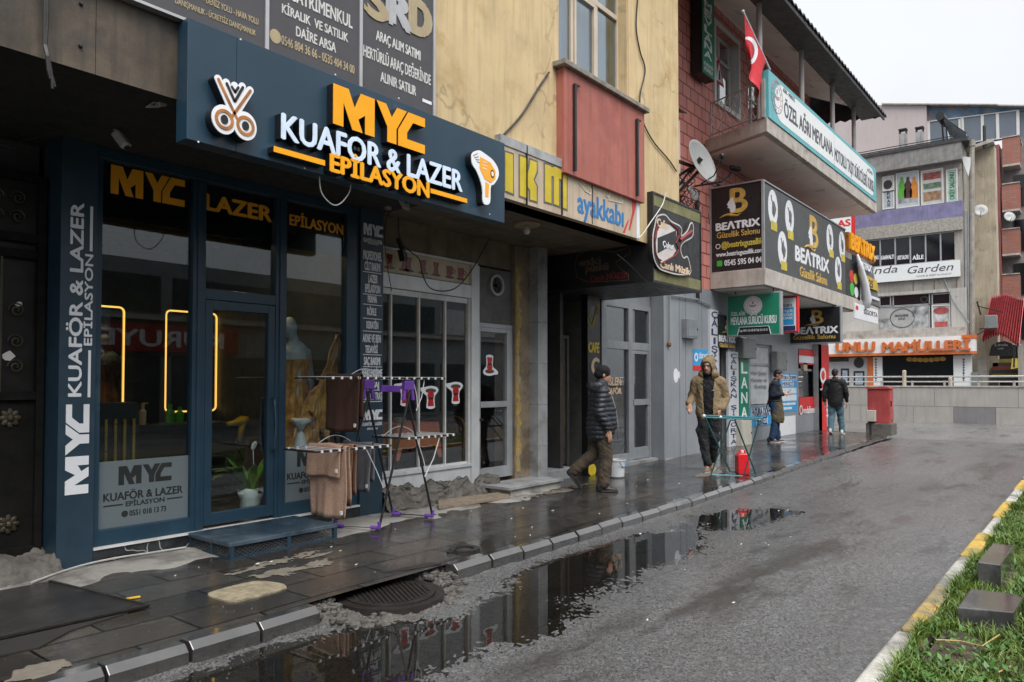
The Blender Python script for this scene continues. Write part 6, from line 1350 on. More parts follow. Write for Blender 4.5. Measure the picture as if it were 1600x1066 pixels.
# torn hanging banner past the end
SE = FY(5.33); t = thing('torn_banner', 'half torn black and gold banner curling below raised gold letters', 'banner', SE.P(*SE.uv(1350, 470)))
b = MB(); u0, v1 = SE.uv(1326, 364); _, v0 = SE.uv(1326, 388); u1, _ = SE.uv(1366, 410); b.fb(SE, u0, u1, v0 - .05, v1 + .03, -.10, -.002); b.build('board', M_brn, t); b = MB(); b.ft(SE, 'BEΛTRIX', u0 + .1, u1 - .1, v0, v1, .0, .05, .06); b.build('gold_letters', M_gold, t)
b = MB(); u2, v2 = SE.uv(1337, 402); u3, v3 = SE.uv(1370, 480)
nn = 14; vv = []
for j in range(nn + 1):
    for i in range(nn + 1):
        f, h = i / nn, j / nn; px = 1338 + 26 * f + h * (8 + 2 * f) * .9; py = 400 + 15 * f + h * 68; u, v = SE.uv(px, py); vv.append(tuple(SE.P(u, v, .03 * math.sin(f * 5 + h * 3))))
b.add(vv, [(j * (nn + 1) + i, j * (nn + 1) + i + 1, (j + 1) * (nn + 1) + i + 1, (j + 1) * (nn + 1) + i) for j in range(nn) for i in range(nn)]); o = b.build('sheet', mat('worn_banner_face', (.13, .13, .135), .5, var=.3, scale=5), t, smooth=True); o.modifiers.new('thick', 'SOLIDIFY').thickness = .01
b = MB(); bt_(b, SE, 1341, 406, 416, 1362, .035, .05, .05); b.build('white_letters', M_white, t)
b = MB().use(mat('gold_field', (.50, .33, .05), .5, var=.2)); b.fp(SE, [SE.uv(*p) for p in ((1350, 430), (1367, 439), (1370, 456), (1352, 449))], .045, .055); b.use(M_white); b.fp(SE, [SE.uv(*p) for p in ((1352, 460), (1371, 467), (1371, 471), (1352, 464))], .045, .055); b.use(M_black); b.tx(SE, '25', 1358, 437, 448, 1364, .0551, .057, .05); b.build('printed_patch', None, t)
b = MB(); b.tube([SE.P(*SE.uv(x, y), .08) for x, y in ((1335, 399), (1340, 420), (1346, 445), (1350, 470), (1351, 482))], [.03, .08, .11, .13, .06], 10); b.build('rolled_edge', M_white, t, smooth=True)
t = thing('small_insurance_board', 'small white board with red and black lettering under the torn banner', 'sign', SE.P(*SE.uv(1352, 498))); FI2 = FY(5.30)
u0, v1 = FI2.uv(1335.5, 473); _, v0 = FI2.uv(1335.5, 497); u1, _ = FI2.uv(1372, 490); b = MB(); b.fb(FI2, u0, u1, v0, v1, -.04, -.001); b.build('board', M_white, t)
b = MB(); b.tx(FI2, 'SİGORTA', 1350, 483, 490, 1371, -.0005, .003, .04); b.build('lettering', M_ink, t); b = MB(); b.fp(FI2, [FI2.uv(*p) for p in ((1337, 477), (1341, 479), (1341, 485), (1337, 483))], 0, .003); b.build('red_lettering', bpy.data.materials['red_vinyl'], t)

# ---------------------------------------------------------------- ground floor of the red building
G6 = FY(6.5); X = lambda px: G6.uv(px, 600)[0]; Z = lambda px, py: G6.uv(px, py)[1]
dW = (X(1173), X(1207), 1.02, 2.55); dD = (X(1124.5), X(1137.5), .1, 2.5); dV = (X(1247.5), X(1276), .75, 2.55)
b = MB(); b.wall(G6, XR0, X(1295), .05, 3.578, -.25, 0, [dW, dD, dV]); b.build('ground_floor_wall', M_clad, rb)
b = MB(); b.box(XR0 - .004, XR0 - .001, 6.501, 6.85, .1, 3.575); b.build('side_cladding', M_clad, rb)
b = MB()
for px in (1062, 1071.5, 1097): u = X(px); b.fb(G6, u - .006, u + .006, .15, 3.5, 0, .006)
b.build('cladding_joint', mat('joint_grey', (.20, .21, .23), .5), rb)
b = MB(); b.fb(G6, XR0, X(1295), .04, .17, .0, .012); b.build('base_strip', M_slab, rb)
b = MB(); b.box(XR0 + .1, X(1295) - .05, 8.6, 8.7, .1, 3.5); b.box(XR0, X(1295), 6.76, 11.7, 3.40, 3.57); b.box(XR0, X(1295), 6.76, 8.6, .1, .2); b.box(X(1295) - .2, X(1295) - .001, 6.751, 11.69, .05, 3.575); b.build('shop_interior', M_dimw, rb)
def upright(name, lab, x0, x1, y0, y1, word, face, ink, wpx, F=FY(6.44), fill=.72, yy=None):
    u0, u1, v0, v1 = F.R(x0, y0, x1, y1); t = thing(name, lab, 'sign', ((u0 + u1) / 2, 6.47, v0)); b = MB(); b.fb(F, u0, u1, v0, v1, -.055, 0); b.build('board', face, t); b = MB(); yy = yy or (y0 + 4, y1 - 2); stack(b, F, word, (x0 + x1) / 2, *yy, wpx, 0, .004, .03, fill); b.build('lettering', ink, t); return t
M_pla = mat('pale_grey_board', (.52, .54, .58), .5, var=.05); M_nvy = mat('navy_ink', (.02, .03, .10), .5)
upright('upright_insurance_sign', 'narrow pale upright insurance sign left of the dark doorway, partly behind the hooded man', 1109, 1124, 483, 706, 'ÇALIŞKAN SİGORTA', M_pla, M_nvy, 9)
upright('upright_insurance_sign', 'narrow pale upright insurance sign between the dark doorway and the green upright sign', 1138, 1155, 549, 698, 'ÇALIŞKAN SİGORTA', M_pla, M_nvy, 9)
upright('upright_green_sign', 'green upright sign with white letters standing at pavement level', 1155.5, 1170.5, 526, 660, 'EVLANA', M_grn, M_white, 9, yy=(520, 660))
simple_window(G6, (dD[0], dD[1], .12, 2.5), .15, mat('brown_door_metal', (.06, .055, .05), .5), M_glassd, rb, 0, 'door')
u0, u1, v0, v1 = FY(6.42).R(1122.5, 491, 1151, 545); t = thing('small_beauty_sign', 'small black and gold beauty sign above the dark doorway', 'sign', ((u0 + u1) / 2, 6.45, v0)); F6 = FY(6.42)
b = MB(); b.fb(F6, u0, u1, v0, v1, -.06, 0); b.build('board', M_sgn, t); b1, b2 = MB(), MB(); bt_(b1, F6, 1123.5, 524, 533, 1149, -.001, .004, .06); b2.tx(F6, 'Güzellik Salonu', 1125, 536, 542, 1148, -.001, .004, .03); beatrix_b(b2, b1, F6, 1128, 500, 520, 1143); b1.build('white_lettering', M_white, t); b2.build('gold_lettering', M_gld, t)
# office window with bills notice
wo = simple_window(G6, dW, .06, M_alum, M_glassd, rb, 0)
M_bl2 = mat('bright_blue_print', (.03, .30, .62), .45, var=.08); M_lbl = mat('pale_print', (.62, .70, .76), .5)
def bills(name, lab, x0, y0, x1, y1, F, rows):
    u0, u1, v0, v1 = F.R(x0, y0, x1, y1); t = thing(name, lab, 'poster', ((u0 + u1) / 2, F.o.y, v0)); b = MB(); b.fb(F, u0, u1, v0, v1, -.004, .002); b.build('sheet', M_bl2, t); h = v1 - v0; wd = u1 - u0
    b = MB(); bt2 = MB()
    for s_, f0, f1, l_, r_, inv in rows:
        if inv: b.fb(F, u0 + wd * l_, u0 + wd * r_, v0 + h * f0, v0 + h * f1, .002, .004)
        if s_: bt2.ft(F, s_, u0 + wd * (l_ + .03), u0 + wd * (r_ - .03), v0 + h * (f0 + .02), v0 + h * (f1 - .025), .0041, .006, .05)
    b.build('white_panel', M_lbl, t); bt2.build('lettering', M_nvy, t)
bills('bills_poster', 'large blue bill payment poster with white panels on the grey wall by the aproned man', 1215, 583, 1246, 642, FY(6.495), [('FATURA ÖDEME', .82, .96, .04, .96, True), ('MERKEZİ', .66, .79, .2, .8, True), (None, .47, .62, .05, .95, True), (None, .28, .44, .05, .95, True), (None, .17, .23, .05, .9, True), (None, .06, .12, .05, .7, True)])
bills('bills_poster', 'low blue bill payment banner across the foot of the office window', 1172, 637, 1208, 663, FY(6.49), [('FATURA ÖDEME', .55, .95, .03, .97, True), ('MERKEZİ', .05, .46, .25, .75, True)])
b = MB(); FW = FY(6.557); b.tx(FW, 'Her Çeşit', 1175, 580, 585, 1198, .003, .006, .03); b.tx(FW, 'Fatura ve', 1175, 591, 596, 1199, .003, .006, .03); b.tx(FW, 'Satış', 1180, 601, 606, 1198, .003, .006, .03); b.build('grey_lettering', mat('grey_ink', (.22, .23, .24), .5), wo)
b = MB(); b.fb(FW, dW[0] + .06, dW[1] - .06, 1.1, 2.48, -.03, -.02); b.build('blind', mat('pale_blind', (.45, .48, .5), .7), wo)
b = MB(); u0, u1, v0, v1 = G6.R(1216, 655, 1243, 676); b.fb(G6, u0, u1, .17, v1 + .05, .0, .004); b.build('peeled_paint', M_white, rb)
# phone shop
vo = simple_window(G6, dV, .05, M_alum, M_glassd, rb, 0); FV = FY(6.49)
M_vred = mat('bright_red_vinyl', (.62, .012, .015), .4, var=.05)
t = thing('phone_shop_panels', 'bright red phone shop window panels with white lettering', 'sign', (X(1262), 6.5, .8))
b = MB(); b.fb(FV, dV[0] + .02, dV[1] - .02, .78, 1.22, -.004, .004); b.build('lower_panel', M_vred, t); b = MB(); b.fb(FV, dV[0] + .02, dV[1] - .02, 2.12, 2.53, -.004, .004); b.build('upper_panel', M_vred, t)
b = MB(); b.fb(FV, dV[0] + .03, dV[1] - .03, 2.17, 2.36, .0041, .007); u, v = FV.uv(1251.5, 641); b.ring(FV, u, v, .09, .14, .004, .007, 20); b.tx(FV, 'vodafone', 1255, 636, 647, 1273, .004, .007, .04); b.build('white_lettering', M_white, t)
b = MB(); u0, u1, v0, v1 = FV.R(1255.5, 567, 1261, 579); b.fb(FV, u0, u1, v0, v1, -.003, .004); b.build('small_notice', mat('tan_notice', (.5, .38, .22), .6), t)
t = thing('red_pillar_sign', 'tall bright red pillar with white ring emblem at the building corner', 'sign', (X(1287), 6.4, PAV)); FP2 = FY(6.36); u0, u1 = FP2.uv(1279, 600)[0], FP2.uv(1295.5, 600)[0]
b = MB(); b.fb(FP2, u0, u1, .2, 2.72, -.13, 0); b.build('board', M_vred, t); b = MB(); u, v = FP2.uv(1286, 587); b.ring(FP2, u, v, .14, .23, -.001, .004, 22, sq=1.25); b.tx(FP2, 'vodafone', 1281.5, 606, 610, 1292, -.001, .004, .04)
Vv = Fr(FP2.o, (0, 0, 1), (-1, 0, 0), (0, -1, 0)); b.ft(Vv, 'vodafone', .35, 1.15, -(u1 - .15), -(u1 - .32), -.001, .004, .05); b.build('white_emblem', M_white, t)
b = MB(); b.box(X(1276.2), u0 - .004, 6.36, 6.499, .1, 3.0); b.build('corner_mullion', M_alum, rb)
# hanging signs
def hang(name, lab, X_, x0, y0, x1, y1, fm, em_, th_=.14):
    F = FX(X_); u0, u1, v0, v1 = F.R(x0, y0, x1, y1); t = thing(name, lab, 'sign', (X_ + .07, -(u0 + u1) / 2, v0))
    b = MB(); b.fb(F, u0, u1, v0, v1, -th_, -.001); b.build('box', em_, t, bevel=.006); b = MB(); b.fb(F, u0 + .035, u1 - .035, v0 + .035, v1 - .035, 0, .004); b.build('face', fm, t)
    for f in (.15, .85): b = MB(); uu = u0 + (u1 - u0) * f; b.bar(F.P(uu, v1, -th_ / 2), F.P(uu, 3.60, -th_ / 2), .02, .02); b.build('hanger', M_dark, t)
    return t, F, (u0, u1, v0, v1)
t, F, (u0, u1, v0, v1) = hang('hanging_green_sign', 'green hanging driving course sign with round crest and grey edge', 15.5, 1135, 461, 1220.5, 523, M_grn, M_alum)
b = MB(); b.tx(F, 'ÖZEL AĞRI', 1142, 488.5, 494, 1164, .004, .007, .02); b.tx(F, 'MEVLANA SÜRÜCÜ KURSU', 1142, 496.5, 508, 1213, .004, .007, .035); b.build('lettering', M_white, t)
b = MB().use(M_white); cu, cv = F.uv(1176.5, 477.5); b.disc(F, cu, cv, .20, .20, .004, .007, 26); b.use(bpy.data.materials['rose_ink']); crest(b, F, cu, cv, .185, .0071, .009); b.build('crest', None, t)
b = MB().use(M_white); a_ = F.R(1153, 512, 1204, 522); b.fp(F, [(a_[0] - .02, a_[2]), (a_[1] + .02, a_[2]), (a_[1] - .03, a_[3] + .01), (a_[0] + .03, a_[3] + .01)], .004, .006); b.use(M_black); b.fp(F, [(a_[0], a_[2] + .0), (a_[1], a_[2]), (a_[1] - .04, a_[3]), (a_[0] + .04, a_[3])], .0061, .008); b.use(M_white); b.tx(F, 'Cep: 0541 216 40 60 Tel: 215 15 31', 1155, 515.3, 518.7, 1199, .0081, .0095, .02); b.build('phone_strip', None, t)
t, F, (u0, u1, v0, v1) = hang('hanging_blue_sign', 'small blue and white hanging insurance sign with red edge, half behind the green one', 17.0, 1196, 466, 1246.5, 519, M_white, M_vred)
b = MB(); b.fb(F, u0 + .08, u1 - .08, v0 + .17, v1 - .25, .004, .007); b.build('blue_field', M_bl2, t); b = MB(); b.fb(F, u0 + .05, u1 - .05, v0 + .04, v0 + .15, .004, .007); b.build('navy_band', M_nvy, t)
b = MB()
for s_, y0 in (('TRAFİK', 484.5), ('SAĞLIK', 490), ('DASK', 495.5)): b.tx(F, s_, 1224, y0, y0 + 4, 1239, .007, .009, .03)
b.build('lettering', M_white, t); b = MB(); b.tx(F, 'SİGORTA', 1222, 476, 480, 1238, .004, .007, .02); b.build('navy_lettering', M_nvy, t)
t, F, (u0, u1, v0, v1) = hang('hanging_black_sign', 'black and gold hanging beauty salon box sign, farthest of the hanging signs', 20.0, 1231, 482, 1315, 536, M_sgn, M_alum)
b1, b2 = MB(), MB(); bt_(b1, F, 1242, 512.5, 522.5, 1309, .004, .007, .06); b2.tx(F, 'Güzellik Salonu', 1239.5, 524.5, 531, 1305, .004, .007, .02); beatrix_b(b2, b1, F, 1257, 486, 509.5, 1286, .004, .008); b1.build('white_lettering', M_white, t); b2.build('gold_lettering', M_gld, t)
# boxes, pipes, poster on the grey wall
M_boxg = mat('grey_box_paint', (.17, .19, .19), .5, var=.15, streak=.2); M_boxb = mat('beige_box_paint', (.45, .43, .38), .5, var=.1)
def wbox(name, lab, x0, y0, x1, y1, dep, m, F=G6, cat='electrical box'):
    u0, u1, v0, v1 = F.R(x0, y0, x1, y1, dep); t = thing(name, lab, cat, F.P((u0 + u1) / 2, v0)); b = MB(); b.fb(F, u0, u1, v0, v1, .001, dep); b.build('case', m, t, bevel=.008); b = MB(); b.fb(F, u0 + .03, u1 - .03, v0 + .04, v1 - .04, dep, dep + .008); b.build('lid', m, t); b = MB(); b.fb(F, u1 - .07, u1 - .05, (v0 + v1) / 2 - .02, (v0 + v1) / 2 + .02, dep + .008, dep + .02); b.build('latch', M_dark, t); return t
wbox('meter_box', 'small dark grey meter box with wires on the grey wall left of the hooded man', 1074, 498, 1091, 530, .12, mat('meter_grey', (.20, .22, .24), .5, var=.2))
wbox('electrical_box', 'larger grey electrical box behind the green hanging sign', 1161, 528, 1182, 561, .18, M_boxg); wbox('electrical_box', 'dark green grey electrical box above the aproned man', 1214, 549, 1230, 580, .14, M_boxg); wbox('electrical_box', 'low beige electrical box standing at the foot of the green upright sign', 1159, 656, 1175, 698, .2, M_boxb)
b = MB(); FPst = FY(6.493); u0, u1, v0, v1 = FPst.R(1083, 545, 1109, 572); b.fb(FPst, u0, u1, v0, v1, -.004, .002); po = b.build('wall_poster', M_bl2, label='blue poster with a red strip on the grey wall behind the hooded man', cat='poster'); tag(po)
b = MB(); b.fb(FPst, u0, u1, v0 - .10, v0 - .002, -.004, .002); b.build('red_strip', M_vred, po); b = MB(); b.ring(FPst, u0 + .14, (v0 + v1) / 2, .05, .09, .002, .004, 16); b.tx(FPst, 'SİGORTA', 1092, 553, 560, 1107, .002, .004, .03); b.build('lettering', M_white, po)
b = MB(); u, v = G6.uv(1056, 587); b.disc(G6, u, v, .10, .14, .0, .004); u2, v2 = G6.uv(1061, 586); b.disc(G6, u2, v2, .05, .07, .0, .0035); b.build('round_mark', M_white, label='worn round white emblem painted on the grey wall', cat='mark')
t = thing('wall_conduit', 'thin dark conduit pipes running along the top of the grey wall', 'pipe', (13.2, 6.45, 2.7))
b = MB(); P = lambda px, py, w_=.04: G6.P(*G6.uv(px, py, w_), w_); b.tube([P(1046.5, 541), P(1046.5, 461), P(1090, 468), P(1112, 478)], .018, 6); b.build('pipe', M_alum, t); b = MB(); b.ell(P(1046, 538), (.05, .04, .06), 8); b.build('junction', mat('rusty_junction', (.18, .10, .05), .7), t)
b = MB(); b.tube([FR.P(*FR.uv(x, y), .05) for x, y in ((1086, 300), (1086, 380), (1087, 468))], .04, 8); b.build('downpipe', M_dark, label='dark downpipe on the red wall beside the music cafe sign', cat='pipe')
b = MB(); b.tube([FR.P(*FR.uv(x, y), .03) for x, y in ((1058, 190), (1059, 300))], .03, 8); b.build('white_trim', M_white, rb)

# ---------------------------------------------------------------- satellite dish with its tangle of cables
c = FY(5.85).P(*FY(5.85).uv(1095, 253)); nrm = Vector((.80, -.55, .28)).normalized(); nrm = Vector((-.088, -.946, .30)).normalized()
t = thing('satellite_dish', 'pale satellite dish seen edge on among tangled cables on the red wall', 'satellite dish', c)
b = MB(); R_ = .44; prof = [(0.01, .0)] + [(R_ * i / 8, .10 * (i / 8) ** 2) for i in range(1, 9)] + [(R_ * i / 8, .10 * (i / 8) ** 2 - .012) for i in range(8, 0, -1)] + [(.01, -.012)]
b.lathe(prof, c - nrm * .05, 32, nrm); do = b.build('dish', mat('dish_paint', (.33, .34, .34), .45, var=.1, stain=(.30, .27, .24), stain_t=.6), t, smooth=True)
b = MB(); wp = Vector((c.x - .15, 6.5, c.z - .35)); b.tube([wp, c - nrm * .2, c - nrm * .06], .028, 8); b.tube([wp + Vector((0, -.02, -.35)), c - nrm * .18], .02, 8); b.tube([c - nrm * .10 + Vector((0, -.1, .1)), c - nrm * .12 + Vector((0, .12, -.12))], .05, 8); b.build('mount', M_iron, t)
b = MB(); L_ = c + nrm * .50 + Vector((0, 0, -.12)); b.tube([c + Vector((0, 0, -.42)), c + nrm * .28 + Vector((0, 0, -.40)), L_], .014, 6); b.lathe([(.03, 0), (.05, .02), (.05, .07), (.025, .12)], L_, 12, -nrm); b.build('receiver_arm', M_dark, t)
t2 = thing('cable_tangle', 'tangle of black cables and coils under the satellite dish', 'cables', wp)
b = MB(); r_ = random.Random(31); g = FY(6.0); cc = [g.uv(1077, 300), g.uv(1090, 322), g.uv(1070, 290)]
for k in range(16):
    cu, cv = cc[k % 3]; R1, R2 = r_.uniform(.08, .30), r_.uniform(.08, .26); ph = r_.uniform(0, 6); an = r_.uniform(3.5, 6.8); ox, oz, dy = r_.uniform(-.12, .12), r_.uniform(-.22, .15), r_.uniform(-.25, .3)
    b.tube([g.P(cu + ox + R1 * math.cos(ph + an * i / 16), cv + oz + R2 * math.sin(ph + an * i / 16), dy + .05 * math.sin(i * .9)) for i in range(17)], .007, 5)
for k in range(10):
    p = g.P(*cc[k % 3]) + Vector((r_.uniform(-.2, .2), r_.uniform(-.2, .3), r_.uniform(-.3, .3))); q = p + Vector((r_.uniform(-.5, .5), r_.uniform(-.1, .3), r_.uniform(-.5, .3))); m_ = (p + q) / 2 + Vector((r_.uniform(-.1, .1), 0, -.12)); b.tube([p, p.lerp(m_, .6), m_, m_.lerp(q, .5), q], .006, 5)
b.build('cable', M_wire, t2); b = MB(); b.ell(g.P(*g.uv(1085, 305)), (.16, .05, .12), 10); b.ell(g.P(*g.uv(1079, 297)), (.1, .05, .08), 10); b.build('white_box', M_wirew, t2)
b = MB(); b.bar(wp + Vector((-.5, -.1, .45)), c + Vector((-.1, .1, -.1)), .05, .05); b.bar(wp + Vector((-.2, -.05, -.5)), c + Vector((-.1, .0, -.2)), .06, .05); b.build('bracket', M_iron, t2)
b = MB(); p = FY(6.1).P(*FY(6.1).uv(1052, 168)); b.add([(p.x + dx, 6.5 - dy, p.z + dz) for dx, dy, dz in ((-.4, 0, .12), (.25, 0, .12), (.25, .55, -.08), (-.4, .55, -.08), (-.4, 0, .14), (.25, 0, .14), (.25, .55, -.06), (-.4, .55, -.06))], MB.BF); p.y = 6.3
b.build('small_awning', M_corr, label='small dark corrugated awning on the red wall by the ochre corner', cat='awning')
# cctv camera above the black wrap
g = FY(6.0); p = g.P(*g.uv(1148, 262)); t = thing('security_camera', 'black security camera on a long arm above the black wraparound board', 'security camera', p)
b = MB(); b.cap(p + Vector((-.06, .05, 0)), p + Vector((.10, -.05, -.02)), .05, .05, 10); b.build('body', M_dark, t, smooth=True); b = MB(); b.tube([p, p + Vector((-.1, .1, -.2)), Vector((p.x - .7, 6.0, p.z - .45)), Vector((p.x - .9, 6.5, p.z - .5))], .02, 6); b.build('arm', M_dark, t)
# ================================================================ across the side street
KW = FX(31.0); rw_ = rise(31) 
M_wt1 = mat('pale_wall_tile', (.36, .345, .33), .5, var=.10, scale=1.5, streak=.25); M_wt2 = mat('grey_wall_tile', (.20, .195, .20), .5, var=.12, scale=1.5, streak=.2); M_gap = mat('joint_dark', (.12, .115, .11), .8)
t = thing('retaining_wall', 'low tiled retaining wall across the end of the street', 'wall', (31.2, 4, rw_))
uL, uR = -12.0, 12.0; vt = KW.uv(1450, 605)[1]; vm = KW.uv(1450, 635)[1]
b = MB(); b.fb(KW, uL, uR, 0, vt - .004, -.35, -.012); b.build('core', M_gap, t)
jt = sorted([KW.uv(x, 620)[0] for x in (1372, 1393, 1460, 1591)] + [KW.uv(x, 620)[0] for x in (1325,)]); us = [uL, -9.5, -8.0, -6.6] + [q for q in jt] + [-1.2, 1, 3, 5.5, 8, uR]; us = sorted(us)
b1, b2 = MB(), MB()
for i in range(len(us) - 1):
    bb = b2 if abs((us[i] + us[i + 1]) / 2 - KW.uv(1383, 620)[0]) < .3 else b1; bb.fb(KW, us[i] + .006, us[i + 1] - .006, vm + .006, vt, -.012, 0)
us2 = sorted([uL, -9, -7.4] + [KW.uv(x, 645)[0] for x in (1327, 1427, 1490, 1556)] + [.2, 2.5, 5, 8, uR])
for i in range(len(us2) - 1):
    bb = b2 if abs((us2[i] + us2[i + 1]) / 2 - KW.uv(1523, 645)[0]) < .3 else b1; bb.fb(KW, us2[i] + .006, us2[i + 1] - .006, .05, vm - .006, -.012, .002)
b1.build('pale_tile', M_wt1, t); b2.build('grey_tile', M_wt2, t); b = MB(); b.fb(KW, uL, uR, vt, vt + .05, -.4, .03); b.build('coping', M_slab, t)
M_steel = mat('steel_rail', (.50, .50, .49), .3, metal=.7, var=.1); t = thing('street_railing', 'steel tube railing on top of the tiled retaining wall', 'railing', (31.2, 4, vt))
z1, z2 = KW.uv(1500, 588.5, -.2)[1], KW.uv(1500, 596.5, -.2)[1]; b = MB(); b.tube([KW.P(uL, z1, -.2), KW.P(uR, z1, -.2)], .035, 8); b.tube([KW.P(uL, z2, -.2), KW.P(uR, z2, -.2)], .025, 8); b.build('rail', M_steel, t)
u = uL
while u < uR: b = MB(); b.tube([KW.P(u, vt + .05, -.2), KW.P(u, z2 + .04, -.2)], .04, 8); b.build('post', M_steel, t); u += 1.06
for px in (1413, 1485): b = MB(); u = KW.uv(px, 590, -.2)[0]; b.lathe([(.07, 0), (.07, KW.uv(px, 580 if px < 1450 else 591)[1] - vt - .05), (.05, KW.uv(px, 579 if px < 1450 else 590)[1] - vt - .04)], KW.P(u, vt + .05, -.2), 12); b.build('end_post', mat('beige_steel', (.42, .37, .30), .4), t)
# ---------------------------------------------------------------- bakery and restaurant building
X8 = 38.0; K = FX(X8); bb_ = thing('bakery_building', 'weathered grey building with bakery below and restaurant floors above', 'building', (40, 8, 0))
uv = lambda px, py: K.uv(px, py); ul, ur = uv(1225, 500)[0], uv(1505, 400)[0]
M_gr8 = mat('weathered_render', (.30, .285, .26), .85, var=.2, scale=1.0, streak=.45, stain=(.13, .10, .08), stain_t=.58, grain=.1); M_purp = mat('faded_purple_render', (.18, .17, .30), .85, var=.22, scale=2.5, streak=.3, stain=(.26, .25, .28), stain_t=.58, grain=.3)
M_spk = mat('pebbledash', (.30, .285, .26), .9, var=.35, scale=12, grain=.4, bump=.5); M_tl8 = mat('pale_facade_tile', (.42, .41, .39), .6, var=.12, scale=1.0, streak=.35, stain=(.24, .13, .06), stain_t=.62)
M_fas = mat('grey_fascia', (.21, .205, .20), .7, var=.25, streak=.4)
def band(px, y0, y1): return uv(px, y1)[1], uv(px, y0)[1]
bz = {k: band(1440, *v) for k, v in dict(bakery=(528, 662), ledge=(515, 528), first=(454, 515), stone=(437, 454), win=(366, 412), speck=(346, 366), purple=(322, 346), okey=(262, 322), fascia=(236, 262)).items()}
def wl(r): return K.R(*r)
hw = [uv(1374 + 0, 390)[0], uv(1491.5, 390)[0]]; hole_win = (uv(1330, 390)[0], hw[1], *bz['win'])
b = MB(); b.wall(K, ul, ur, bz['stone'][0], bz['speck'][0] - .001, -.3, 0, [hole_win]); b.build('render_wall', M_gr8, bb_)
b = MB(); b.fb(K, ul, ur, bz['speck'][0], bz['speck'][1], -.3, .10); b.build('pebble_band', M_spk, bb_); b = MB(); b.fb(K, ul, ur, bz['purple'][0] + .001, bz['purple'][1], -.3, .10); b.build('purple_band', M_purp, bb_)
hf = (uv(1372, 480)[0], uv(1486, 480)[0], uv(1440, 513)[1], uv(1440, 459)[1]); b = MB(); b.wall(K, ul, ur + .1, bz['first'][0], bz['first'][1] - .002, -.3, .02, [hf]); b.build('tiled_wall', M_tl8, bb_)
b = MB()
for px in (1427, 1460, 1495): u = uv(px, 447)[0]; b.fb(K, u - .01, u + .01, bz['first'][1], bz['stone'][1] - .1, 0, .024)
b.build('tile_joint', mat('rust_joint', (.16, .09, .06), .8), bb_)
b = MB(); b.fb(K, ul, ur + .1, bz['ledge'][0], bz['ledge'][1] - .002, -.3, .7); b.build('ledge', M_slab, bb_)
b = MB(); b.fb(K, ul, ur, bz['okey'][0] + .001, bz['okey'][1], -.4, .0); b.build('upper_wall', M_gr8, bb_); b = MB(); b.fb(K, ul, ur + .05, bz['fascia'][0] + .001, bz['fascia'][1], -.4, .45); b.build('fascia', M_fas, bb_)
b = MB(); b.box(X8 + .301, X8 + 9, -ur, -ur + .3, 0, bz['fascia'][1]); b.box(X8 + .4, X8 + 9, -ul - .3, -ul, 0, bz['fascia'][1]); b.box(X8 + 8.7, X8 + 9, -ur + .301, -ul - .301, 0, bz['fascia'][1]); b.build('side_wall', M_gr8, bb_)
b = MB(); rt = bz['fascia'][1]; b.add([(X8 - .5, -ul + .2, rt + .001), (X8 - .5, -ur - .3, rt + .001), (X8 + 9, -ur - .3, rt + 1.4), (X8 + 9, -ul + .2, rt + 1.4), (X8 - .5, -ul + .2, rt + .15), (X8 - .5, -ur - .3, rt + .15), (X8 + 9, -ur - .3, rt + 1.5), (X8 + 9, -ul + .2, rt + 1.5)], MB.BF); b.build('roof', M_corr, bb_)
# strip of dark restaurant windows with white words
M_dgl = mat('dark_window_glass', (.008, .010, .013), .08, var=.2)
b = MB(); b.fb(K, hole_win[0], hole_win[1], bz['win'][0], bz['win'][1], -.12, -.10); wo = b.build('window', M_dgl, bb_)
b = MB()
for px in (1351, 1375, 1398.5, 1422, 1446, 1469.5): u = uv(px, 390)[0]; b.fb(K, u - .03, u + .03, *bz['win'], -.099, -.04)
b.fb(K, hole_win[0], hole_win[1], bz['win'][1] - .06, bz['win'][1] - .001, -.098, -.03); b.fb(K, hole_win[0], hole_win[1], bz['win'][0] + .001, bz['win'][0] + .06, -.098, -.03); b.build('frame', M_alum, wo)
b = MB()
for s_, xl, xr in (('ONU', 1364, 1373), ('KAHVALTI', 1377, 1397), ('OKEY SALONU', 1402, 1420), ('AİLE', 1426, 1443)): b.tx(FX(X8 + .1), s_, xl, 400, 406, xr, .0, .006, .05)
b.build('white_lettering', M_white, wo)
# restaurant sign
u0, u1, v0, v1 = uv(1330, 425)[0], uv(1501, 425)[0], uv(1440, 437)[1], uv(1440, 412)[1]; t = thing('restaurant_sign', 'long pale restaurant sign with black script lettering below the dark windows', 'sign', (X8 - .1, -(u0 + u1) / 2, v0))
b = MB(); b.fb(K, u0, u1, v0, v1, .03, .16); b.build('board', M_swh, t); b = MB(); K2 = FX(X8 - .16)
b.tx(K2, 'Linda', 1348, 419, 430, 1402, .0, .006, .0, .35); b.tx(K2, 'Garden', 1416, 417, 428, 1488, .0, .006, .0, .35); b.build('script_lettering', M_ink, t); b = MB(); b.tx(K2, 'CAFE & RESTAURANT', 1432, 430.5, 433, 1487, 0, .006, .02); b.build('grey_lettering', mat('light_grey_ink', (.35, .36, .36), .5), t)
